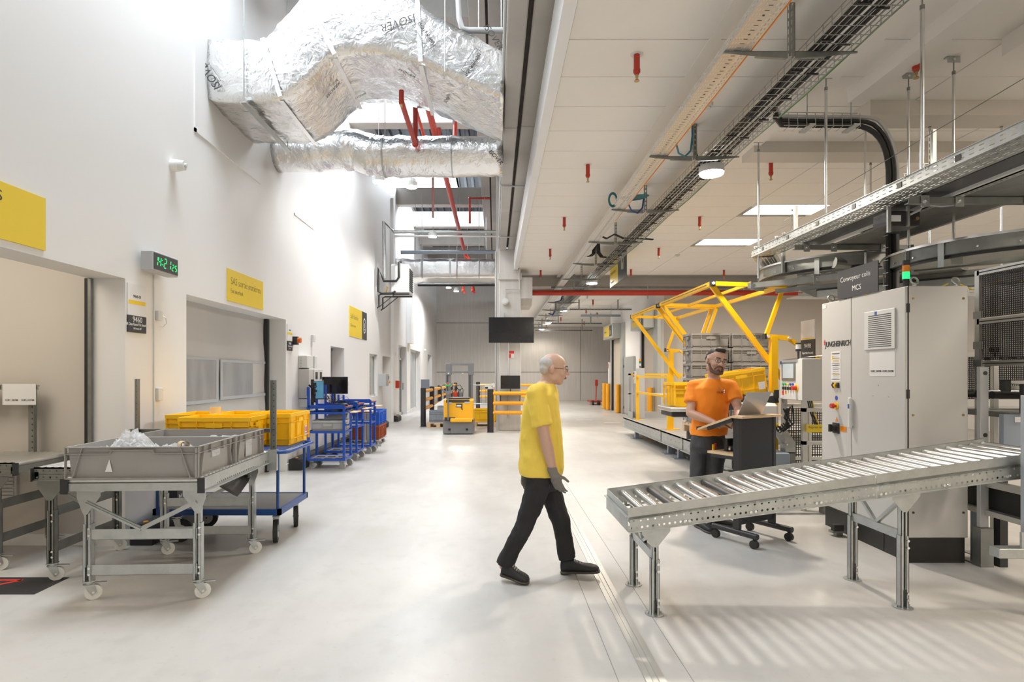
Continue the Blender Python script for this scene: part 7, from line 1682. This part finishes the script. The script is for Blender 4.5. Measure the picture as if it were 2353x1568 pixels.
m.build('cable_loop', ink_y, t, kind='stuff'); MB().bbox(4.15,4.27,5.88,5.98,2.30,2.36,.004).build('sensor_box', acgrey, t); 
t = thing('overhead_conveyor', 'rearmost slotted steel conveyor side behind the overhead belt', 'conveyor', (4.2,7.2,2.5))
m = MB(); m.perf((3.9,7.5,2.50),(1,0,0),(0,0,1),3.0,[(.03,.04),(.07,.08)],.12,.11,.06); m.box(3.9,6.9,7.5,7.53,2.62,2.63).box(3.9,6.9,7.5,7.8,2.49,2.50); m.build('side_profile', galv, t); MB().box(3.9,6.9,7.52,7.8,2.63,2.64).build('belt', black, t)
# hanging rods
def rod(lab, x, y, zb, rot=0, r=.012):
    t = thing('hanging_rod', lab, 'rod', (x,y,CZ), group='steel rods hanging the overhead conveyors'); c,s_ = math.cos(rot),math.sin(rot)
    MB().cyl((x,y,zb),(x,y,CZ-.14),r,10).build('tube', chrome, t, smooth=True); MB().cyl((x,y,CZ-.14),(x,y,CZ-.0),.005,6).cyl((x,y,CZ-.16),(x,y,CZ-.13),r*1.15,10).build('threaded_end', galv_d, t)
    X = lambda a,b,d: (x+a*c-b*s_, y+a*s_+b*c, d); MB(X).box(-.055,.055,-.004,0,CZ-.055,CZ-.008).box(-.055,.055,-.004,.04,CZ-.008,CZ).build('clamp_plate', galv, t); MB(X).cyl((0,-.004,CZ-.03),(0,-.012,CZ-.03),.012,10).build('bolt', chrome, t)
    if zb < 2.9:
        MB(X).box(-.05,.05,-.035,-.03,zb-.15,zb-.05).box(-.05,.05,-.035,.035,zb-.055,zb-.05).build('lower_clamp', galv, t); MB(X).cyl((0,0,zb-.055),(0,0,zb),.005,6).build('threaded_end', galv_d, t)
for lab,x,y,zb,ro in (('rod left of the bent overhead tray end, farthest left of all',3.06,6.77,2.60,0),('rod just left of the ceiling drop, second from the left',3.01,5.3,2.95,0),('rod hung right where the branch tray starts to curve down',3.90,6.14,2.62,.5),('short rod beyond the curving black cables',4.64,7.2,2.75,.5),('rod beside the right hand red sprinkler',3.76,5.3,2.66,0),('rod with a wide clamp right of the red sprinkler',3.95,5.02,2.58,0),('rod behind the cable tray near the wide clamp',4.55,6.1,2.62,.5),('rod hanging at the far right below the ceiling drop',5.30,6.1,2.62,.5)): rod('steel '+lab, x, y, zb, ro)
rod('thick bright steel rod crossing in front of all the others', 3.02, 4.12, 2.93, 0, .014)
for i,(px,y,z0,z1) in enumerate(((1827,5.9,2.86,3.20),(1798,6.7,2.66,3.05),(2144,4.9,2.9,3.55))):
    x = (px-VX)*y/F; t = thing('steel_upright', ['slotted double upright standing on the overhead tray','short pale upright behind the far tray end','tall slotted upright with a paper tag among the rods'][i], 'upright', (x,y,z0), group='loose uprights on the overhead conveyor')
    MB().box(x,x+.03,y,y+.03,z0,z1).build('profile', galv, t); m = MB(); m.perf((x-.04,y,z0+.1),(0,0,1),(1,0,0),z1-z0-.12,[(.006,.014)],.02,.05,.03) if i != 1 else m.box(x+.03,x+.033,y,y+.05,z0,z1); m.build('slotted_strip', galv_d, t)
t = thing('stay_wire', 'thin steel stay wire slanting between the overhead uprights', 'wire', (3,6,2.8)); a=P(1802,508,6.7); b=P(2353,180,3.9); MB().cyl(a,b,.003,6).build('wire_strand', galv_d, t)
# ================= PEOPLE =================
def capsule(m, p, q, r1, r2, n=14):
    p = Vector(p); q = Vector(q); d = (q-p); L = d.length; d.normalize()
    pts = []; rad = []
    for i in range(5):
        a = PI/2*(1-i/4); pts.append(p-d*r1*math.sin(a)*.999); rad.append(max(.0004,r1*math.cos(a)))
    for i in range(1,4): pts.append(p.lerp(q,i/4)); rad.append(r1+(r2-r1)*i/4)
    for i in range(5):
        a = PI/2*i/4; pts.append(q+d*r2*math.sin(a)*.999); rad.append(max(.0004,r2*math.cos(a)))
    m.tube(pts, rad, n)
def loft(m, rings, n=24):   # rings: (centre, half-width, half-depth, right, fwd)
    vs = []
    for c,rx,ry,rt,fw in rings:
        for k in range(n):
            t = 2*PI*k/n; cs, sn = math.cos(t), math.sin(t); e = .85
            vs.append(Vector(c)+rt*(rx*math.copysign(abs(cs)**e,cs))+fw*(ry*math.copysign(abs(sn)**e,sn)))
    L = len(rings); fs = [(i*n+k,i*n+(k+1)%n,(i+1)*n+(k+1)%n,(i+1)*n+k) for i in range(L-1) for k in range(n)]+[tuple(range(n))[::-1],tuple(range((L-1)*n,L*n))]
    m.add(vs, fs)
def fuse(m, name, mat, parent, vox, sm=6, disp=None, cut=None):
    o = m.build(name, mat, None); me = o.data
    import bmesh
    bm = bmesh.new(); bm.from_mesh(me); bmesh.ops.recalc_face_normals(bm, faces=bm.faces[:]); bm.to_mesh(me); bm.free()
    r = o.modifiers.new('r','REMESH'); r.mode = 'VOXEL'; r.voxel_size = vox; r.use_smooth_shade = True
    s_ = o.modifiers.new('s','SMOOTH'); s_.factor = .5; s_.iterations = sm
    if disp:
        tx = bpy.data.textures.new('folds','CLOUDS'); tx.noise_scale = disp[0]; tx.noise_depth = 2
        d = o.modifiers.new('d','DISPLACE'); d.texture = tx; d.texture_coords = 'GLOBAL'; d.strength = disp[1]; d.mid_level = .5
    dg = bpy.context.evaluated_depsgraph_get(); ne = bpy.data.meshes.new_from_object(o.evaluated_get(dg))
    bpy.data.objects.remove(o); ne.name = name; ne.materials.clear(); ne.materials.append(mat)
    if parent and parent.name in ORG: ne.transform(ORG[parent.name])
    ne.polygons.foreach_set('use_smooth',[True]*len(ne.polygons))
    p = bpy.data.objects.new(name, ne); COL.objects.link(p)
    if parent: p.parent = parent; ORG[p.name] = ORG[parent.name]
    return p
def basis(f, u):
    f = Vector(f).normalized(); u = Vector(u); u = (u-f*u.dot(f)).normalized(); return f, u, f.cross(u)
def rotm(f, u, r): return Matrix((r, f, u)).transposed()    # x=right y=fwd z=up
def head_mesh(m, c, f, u, r, s=1.0):
    R = rotm(f,u,r); c = Vector(c)
    def E(a,b,d,rx,ry,rz): m.ball(c+(r*a+f*b+u*d)*s,(rx*s,ry*s,rz*s),20,14,R)
    E(0,-.008,.035,.077,.096,.085); E(0,.028,.0,.066,.066,.075); E(0,.025,-.045,.058,.062,.058); E(0,.052,-.085,.030,.030,.024)
    for q in (-1,1):
        E(q*.036,.062,-.020,.026,.026,.028); E(q*.030,.082,.028,.026,.012,.010); E(q*.079,-.008,-.002,.010,.018,.031); E(q*.050,.0,-.055,.020,.035,.035)
    capsule(m, c+(f*.088+u*.020)*s, c+(f*.112-u*.018)*s, .009*s, .012*s); E(-.011,.100,-.022,.009,.010,.008); E(.011,.100,-.022,.009,.010,.008)
    E(0,.086,-.045,.026,.014,.010)
def face_parts(par, c, f, u, r, s=1.0):
    R = rotm(f,u,r); c = Vector(c); hd = []
    for q in (-1,1):
        e = MB().ball(c+(r*(q*.031)+f*.077+u*.010)*s,(.014*s,.012*s,.010*s),14,10,R).build('eye', eye_w, par, smooth='all')
        MB().ball(c+(r*(q*.031)+f*.0865+u*.010)*s,(.006*s,.0035*s,.006*s),10,8,R).build('iris', blackpl, e, smooth='all')
        MB().tube([c+(r*(q*(.015+.012*i))+f*(.098-.004*i)+u*(.034+.003*math.sin(i)))*s for i in range(4)],.004*s,6).build('eyebrow', hair_m, par, smooth=True)
    m = MB(); m.ball(c+(f*.094-u*.048)*s,(.022*s,.010*s,.0045*s),14,8,R).ball(c+(f*.093-u*.056)*s,(.019*s,.010*s,.0055*s),14,8,R); m.build('lips', lip_m, par, smooth='all')
def hand(m, w, d, n, side, curl=.35, L=1.0, spread=.05):
    d, n, s_ = Vector(d).normalized(), Vector(n), None
    n = (n-d*n.dot(d)).normalized(); s_ = d.cross(n)*side
    w = Vector(w); R = Matrix((s_, d, n)).transposed()
    m.ball(w+d*.052*L,(.041*L,.052*L,.0155*L),16,10,R); m.ball(w+d*.02*L+s_*.012,(.030*L,.034*L,.019*L),14,8,R)
    for i,(o,ln,rr) in enumerate(((.029,.070,.0088),(.0095,.080,.0090),(-.0105,.074,.0086),(-.029,.058,.0078))):
        p = w+d*(.090-.006*abs(i-1.3))*L+s_*o*L; dd = (d+s_*(o*spread*20)).normalized(); a = curl*(.6+.12*i); m_ = ln*L
        capsule(m, w+d*.045*L+s_*o*.8*L, p, rr*1.05*L, rr*L, 10)
        for k,fr in enumerate((.45,.30,.25)):
            ang = a*(k+.6); dr = dd*math.cos(ang)+n*math.sin(ang); q = p+dr*m_*fr; capsule(m, p, q, rr*(1-.08*k)*L, rr*(.92-.08*k)*L, 10); p = q
    p = w+d*.022*L+s_*.026*L; td = (d*.62+s_*.66+n*.30).normalized(); q = p+td*.042*L; capsule(m,p,q,.0135*L,.0105*L,10); td2 = (d*.85+s_*.30+n*.35).normalized(); capsule(m,q,q+td2*.036*L,.0105*L,.0085*L,10)
def shoe(par, heel, toe, mat=shoe_m, w=.047, lift=0):
    h = Vector(heel); t_ = Vector(toe); d = (t_-h); L = d.length; d.normalize(); z = Vector((0,0,1)); s_ = d.cross(z).normalized(); up = s_.cross(d)
    g = thing if 0 else None
    m = MB()
    def ring(f, rw, z0, z1): c = h+d*(L*f)+up*((z0+z1)/2); return (c, rw, (z1-z0)/2, s_, up)
    loft(m,[ring(.0,.022,.022,.075),ring(.04,.034,.016,.11),ring(.15,.038,.014,.118),ring(.30,.038,.014,.112),ring(.45,.042,.014,.092),ring(.62,.048,.014,.074),ring(.80,.050,.014,.066),ring(.93,.042,.014,.056),ring(1.0,.022,.016,.040)],18)
    b = m.build('shoe', mat, par, smooth='all')
    m = MB()
    def rs(f, rw): c = h+d*(L*f)+up*.012; return (c, rw, .013, s_, up)
    loft(m,[rs(-.015,.022),rs(.06,.040),rs(.28,.038),rs(.45,.040),rs(.65,.051),rs(.85,.051),rs(.97,.040),rs(1.02,.018)],16); m.build('sole', sole_m, b, smooth=True)
    m = MB()
    for k in range(4): c = h+d*(L*(.40+.07*k))+up*(.103-.010*k); m.tube([c-s_*.022-up*.006,c+up*.003,c+s_*.022-up*.006],.0035,5)
    m.build('laces', lace_m, b, smooth=True, kind='stuff')
def person(name, lab, base, J, facing, skin_mat, shirt_mat, pant_mat, head_c, head_f, head_u, vox=.0055, sh_w=.205, belly=.12, hands=None, shirt_len=None, feet=None, beard=False, hairf=None, neckr=.056, sleeve=.62, gloves=None, hs=1.0):
    t = thing(name, lab, 'person', base)
    fw = Vector(facing).normalized(); rt = fw.cross(Vector((0,0,1))).normalized()
    sL, sR, hip, chest, neck = Vector(J['shL']),Vector(J['shR']),Vector(J['hip']),Vector(J['chest']),Vector(J['neck'])
    hf,hu,hr = basis(head_f, head_u)
    m = MB(); head_mesh(m, head_c, hf, hu, hr, hs)
    capsule(m, neck-Vector((0,0,.05)), Vector(head_c)-hu*.05-hf*.02, neckr, neckr*.95)
    loft(m,[(hip-Vector((0,0,.05)),.15,.105,rt,fw),(hip+Vector((0,0,.06)),.155,.11,rt,fw),(hip.lerp(chest,.5),.135,.10,rt,fw),(chest,.165,.115,rt,fw),(neck-Vector((0,0,.06)),.13,.085,rt,fw),(neck,.06,.06,rt,fw)])
    for s_ in 'LR':
        sh,el,wr = Vector(J['sh'+s_]),Vector(J['el'+s_]),Vector(J['wr'+s_]); capsule(m, neck-Vector((0,0,.05)), sh, .05,.058); capsule(m, sh, el, .054,.041); capsule(m, el, el.lerp(wr,.35), .041,.043); capsule(m, el.lerp(wr,.3), wr, .043,.027)
        hj,kn,an = Vector(J['hj'+s_]),Vector(J['kn'+s_]),Vector(J['an'+s_]); capsule(m,hj,kn,.080,.052); capsule(m,kn,kn.lerp(an,.35),.052,.052); capsule(m,kn.lerp(an,.3),an,.052,.036)
        hd = (hands or {}).get(s_)
        if hd and not (gloves and s_ in gloves): hand(m, wr, hd[0], hd[1], hd[2], hd[3])
    fuse(m, 'body', skin_mat, t, vox, 5)
    if gloves:
        for s_ in gloves:
            m = MB(); hd = hands[s_]; wr = Vector(J['wr'+s_]); hand(m, wr, hd[0], hd[1], hd[2], hd[3], 1.08); capsule(m, wr-Vector(hd[0]).normalized()*.03, wr+Vector(hd[0]).normalized()*.01,.036,.034); fuse(m,'glove',glove_m,t,.0045,3)
    # shirt
    m = MB(); hem = hip.z if shirt_len is None else shirt_len; dn = (hip-chest)
    def at(z): k = (z-hip.z)/(chest.z-hip.z); return hip.lerp(chest,k) if k > 0 else hip+Vector((0,0,z-hip.z))
    zc = chest.z
    loft(m,[(at(hem),.178,.128+belly*.1,rt,fw),(at(hem+.05),.180,.13+belly*.12,rt,fw),(at(hem+.5*(zc-hem)),.165,.115+belly*.15,rt,fw),(chest,.192,.132,rt,fw),(chest.lerp(neck,.45),.19,.118,rt,fw),(neck-Vector((0,0,.055)),.135,.095,rt,fw),(neck-Vector((0,0,.012)),.072,.070,rt,fw)],30)
    for s_ in 'LR':
        sh,el = Vector(J['sh'+s_]),Vector(J['el'+s_]); capsule(m, neck-Vector((0,0,.06)), sh+Vector((0,0,.003)), .060,.068)
        e = sh.lerp(el,sleeve); d = (e-sh).normalized(); pr = d.orthogonal().normalized(); q2 = d.cross(pr); n = 16
        loft(m,[(sh-d*.02,.066,.066,pr,q2),(sh.lerp(e,.4),.069,.069,pr,q2),(sh.lerp(e,.8),.070,.070,pr,q2),(e,.071,.071,pr,q2)],18)
    fuse(m, 'shirt', shirt_mat, t, .009, 5, (.11,.018))
    # trousers
    m = MB(); loft(m,[(hip+Vector((0,0,.10)),.150,.112,rt,fw),(hip+Vector((0,0,.02)),.168,.125,rt,fw),(hip-Vector((0,0,.07)),.172,.128,rt,fw),(hip-Vector((0,0,.13)),.13,.11,rt,fw)],26)
    for s_ in 'LR':
        hj,kn,an = Vector(J['hj'+s_]),Vector(J['kn'+s_]),Vector(J['an'+s_]); capsule(m,hj,kn,.094,.068); capsule(m,kn,kn.lerp(an,.4),.068,.064); d=(an-kn).normalized(); e = an-d*.0; pr=rt; q2=d.cross(pr).normalized(); loft(m,[(kn.lerp(an,.3),.064,.066,pr,q2),(kn.lerp(an,.7),.058,.062,pr,q2),(e,.060,.066,pr,q2)],18)
    fuse(m, 'trousers', pant_mat, t, .009, 4, (.09,.020))
    face_parts(t, head_c, hf, hu, hr, hs)
    if feet:
        for a,b in feet: shoe(t, a, b)
    return t,(hf,hu,hr)
# --- man in the orange shirt
def Q(px,py,Y): return P(px,py,Y)
J = dict(neck=Q(1640,868,5.66), chest=Q(1636,912,5.68), hip=Q(1627,1010,5.68), shR=Q(1594,889,5.72), shL=Q(1679,889,5.60),
         elR=Q(1586,950,5.62), wrR=Q(1642,972,5.42), elL=Q(1697,940,5.50), wrL=Q(1698,966,5.33),
         hjR=Q(1608,1025,5.70), hjL=Q(1646,1025,5.64), knR=Q(1602,1105,5.68), knL=Q(1642,1105,5.64), anR=Q(1598,1196,5.74), anL=Q(1642,1188,5.84))
hp = Q(1645,832,5.60)
t,(hf,hu,hr) = person('person','standing man in an orange T-shirt and dark trousers working at the lectern',(2.05,5.65,0),J,(.38,-.92,0),skin,shirt_o,pants_g,
    hp,(.10,-.97,-.10),(.20,.10,1),hands={'R':((.72,-.66,-.16),(0,0,-1),-1,.25),'L':((-.50,-.62,-.25),(0,0,-1),1,.3)},
    hs=1.09, shirt_len=Q(1627,1000,5.68).z, feet=[((1.975,5.70,0),(2.035,5.43,0)),((2.10,5.82,0),(2.34,5.70,0))])
c = hp; R = rotm(hf,hu,hr)
m = MB(); m.ball(c+hu*.062-hf*.020,(.083,.100,.072),22,14,R); m.ball(c+hu*.118+hf*.045,(.052,.045,.026),16,10,R); m.ball(c+hu*.02-hf*.06,(.083,.055,.065),16,10,R)
fuse(m,'hair',hair_m,t,.006,3)
hf_,hu_,hr_ = hf*1.09,hu*1.09,hr*1.09
m = MB()
for q in (-1,1): capsule(m,c+hr_*(.068*q)+hf_*.02-hu_*.03,c+hr_*(.048*q)+hf_*.055-hu_*.085,.010,.016); capsule(m,c+hr_*(.022*q)+hf_*.098-hu_*.036,c+hr_*(.034*q)+hf_*.080-hu_*.062,.006,.008)
capsule(m,c+hr_*-.045+hf_*.060-hu_*.088,c+hf_*.085-hu_*.098,.016,.019); capsule(m,c+hr_*.045+hf_*.060-hu_*.088,c+hf_*.085-hu_*.098,.016,.019); m.ball(c+hf_*.088-hu_*.074,(.020,.010,.012),12,8,R)
capsule(m,c+hr_*-.024+hf_*.100-hu_*.037,c+hr_*.024+hf_*.100-hu_*.037,.006,.006)
fuse(m,'beard',beard_m,t,.0045,2)
def glasses(par,c,hf,hu,hr):
    m = MB()
    for q in (-1,1):
        cc = c+hr*(.033*q)+hf*.105+hu*.010
        m.tube([cc+hr*(.024*math.cos(a))+hu*(.016*math.sin(a))-hf*(.004*abs(math.cos(a))) for a in [2*PI*i/16 for i in range(17)]],.0016,6)
        m.tube([cc+hr*(.024*q),c+hr*(.076*q)+hf*.06+hu*.014,c+hr*(.084*q)-hf*.01+hu*.010],.0018,6)
    m.tube([c-hr*.009+hf*.107+hu*.012,c+hf*.110+hu*.015,c+hr*.009+hf*.107+hu*.012],.0016,6); return m.build('glasses', blackpl, par, smooth=True)
glasses(t,c,hf_,hu_,hr_)
nk = Vector(J['neck']); fw = Vector((.38,-.92,0)).normalized(); rt = fw.cross(Vector((0,0,1)))
MB().tube([nk-rt*.055+fw*.05+Vector((0,0,-.02)),nk-rt*.03+fw*.105+Vector((0,0,-.09)),nk+fw*.135+Vector((0,0,-.15)),nk+rt*.03+fw*.105+Vector((0,0,-.09)),nk+rt*.055+fw*.05+Vector((0,0,-.02))],.0018,5).build('necklace', chrome, t)
ch = Vector(J['chest']); Rt = Matrix((rt,Vector((0,0,1)),-(-fw))).transposed()
text('SPACELAB', .018, ch+fw*.142-rt*.02+Vector((0,0,.045)), None, M('faded print',(.40,.12,.02),.7,var=(20,.3,(.5,.16,.02),.4,.7)), t, R=Matrix((rt,Vector((0,0,1)),fw)).transposed(), ext=.012, name='chest_print')
hipv = Vector(J['hip']); g = MB().box(-.012,.012,-.006,.006,-.09,0.0); k = MB(lambda a,b,c_:tuple(hipv+rt*(.07+a)+fw*(.145+b)+Vector((0,0,-.03+c_)))).box(-.012,.006,-.01,.006,-.06,0).build('key_fob', yel2, t); MB(lambda a,b,c_:tuple(hipv+rt*(.045+a)+fw*(.145+b)+Vector((0,0,-.03+c_)))).box(-.008,.008,-.01,.006,-.045,.01).build('red_clip', btn_r, t)
# --- walking man
Yw = 4.30
J = dict(neck=Q(1252,878,Yw), chest=Q(1243,930,Yw), hip=Q(1244,1085,Yw), shR=Q(1232,905,Yw-.17), shL=Q(1262,905,Yw+.17),
         elR=Q(1252,1005,Yw-.21), wrR=Q(1272,1088,Yw-.20), elL=Q(1225,1000,Yw+.24), wrL=Q(1212,1075,Yw+.30),
         hjR=Q(1240,1108,Yw-.08), hjL=Q(1256,1108,Yw+.08), knR=Q(1206,1205,Yw-.09), knL=Q(1290,1200,Yw+.06), anR=Q(1158,1300,Yw-.08), anL=Q(1303,1285,Yw+.06))
hp = Q(1272,850,Yw-.0)
t,(hf,hu,hr) = person('person','man in a yellow T-shirt and black trousers walking to the right across the aisle',(.35,Yw,0),J,(.96,-.20,0),skin2,shirt_y,pants_k,
    hp,(.98,-.12,-.12),(.16,0,1),hands={'R':((.35,.06,-.93),(.5,.8,.2),1,.5),'L':((-.2,.05,-.95),(.5,-.8,.1),-1,.4)}, gloves=('R','L'),
    shirt_len=Q(1244,1090,Yw).z+.0, feet=[((.045,4.22,.035),(.235,4.14,.0)),((.50,4.36,0),(.765,4.28,.035))], neckr=.060, sleeve=.75, belly=.28)
R = rotm(hf,hu,hr); c = hp
m = MB(); m.ball(c+hu*.040-hf*.030,(.0795,.082,.062),20,12,R); m.ball(c+hu*.0-hf*.06,(.074,.045,.05),16,10,R); fuse(m,'hair',ghair,t,.006,3)
glasses(t,c,hf,hu,hr)
# ================= tidy: split joined look-alike pieces into parts of their own =================
import numpy as np
def islands(me):
    n = len(me.vertices); par = list(range(n))
    def find(a):
        while par[a] != a: par[a] = par[par[a]]; a = par[a]
        return a
    e = np.empty(len(me.edges)*2, dtype=np.int32); me.edges.foreach_get('vertices', e)
    for a, b in e.reshape(-1,2).tolist():
        ra, rb = find(a), find(b)
        if ra != rb: par[rb] = ra
    return [find(i) for i in range(n)]
KEEP = ('lettering','chest_print','emblem','digits','body','shirt','trousers','hair','beard')
for o in list(bpy.data.objects):
    if o.type != 'MESH' or o.get('kind') or o.data.users > 1: continue
    st = o.name.split('.')[0]
    if st in KEEP or len(o.data.vertices) > 6000: continue
    me = o.data; lab = islands(me)
    if len(set(lab)) < 2: continue
    co = np.empty(len(me.vertices)*3); me.vertices.foreach_get('co', co); co = co.reshape(-1,3); lab = np.array(lab); ids = np.unique(lab)
    bb = [(co[lab==i].min(0), co[lab==i].max(0)) for i in ids]; k = len(ids)
    if k > 400: continue
    lo = np.array([b[0] for b in bb]); hi = np.array([b[1] for b in bb]); grp = list(range(k))
    def f(a):
        while grp[a] != a: grp[a] = grp[grp[a]]; a = grp[a]
        return a
    for i in range(k):
        tch = np.where(np.all((lo <= hi[i]+.012) & (hi >= lo[i]-.012), axis=1))[0]
        for j in tch:
            a, b = f(i), f(int(j))
            if a != b: grp[b] = a
    roots = sorted(set(f(i) for i in range(k)))
    if len(roots) < 2: continue
    if len(roots) > 12: o['kind'] = 'stuff'; continue
    root_of = {int(ids[i]): f(i) for i in range(k)}
    vr = np.array([root_of[int(x)] for x in lab])
    polys = [tuple(p.vertices) for p in me.polygons]; sm = me.polygons[0].use_smooth if polys else False
    subs = []
    for r in roots:
        idx = np.where(vr == r)[0]; mp = {int(v): q for q, v in enumerate(idx)}
        fs = [tuple(mp[v] for v in p) for p in polys if p[0] in mp]
        nm = bpy.data.meshes.new(st); nm.from_pydata(co[idx].tolist(), [], fs); nm.update()
        for mm in me.materials: nm.materials.append(mm)
        if sm:
            nm.polygons.foreach_set('use_smooth', [True]*len(nm.polygons))
            try: nm.set_sharp_from_angle(angle=math.radians(40))
            except Exception: pass
        subs.append(nm)
    top = o.parent is None
    if top: continue
    o.data = subs[0]
    for nm in subs[1:]:
        c = bpy.data.objects.new(st, nm); COL.objects.link(c); c.parent = o.parent
        c.location = o.location; c.rotation_euler = o.rotation_euler
        for key in o.keys():
            if key in ('label','kind'): c[key] = o[key]
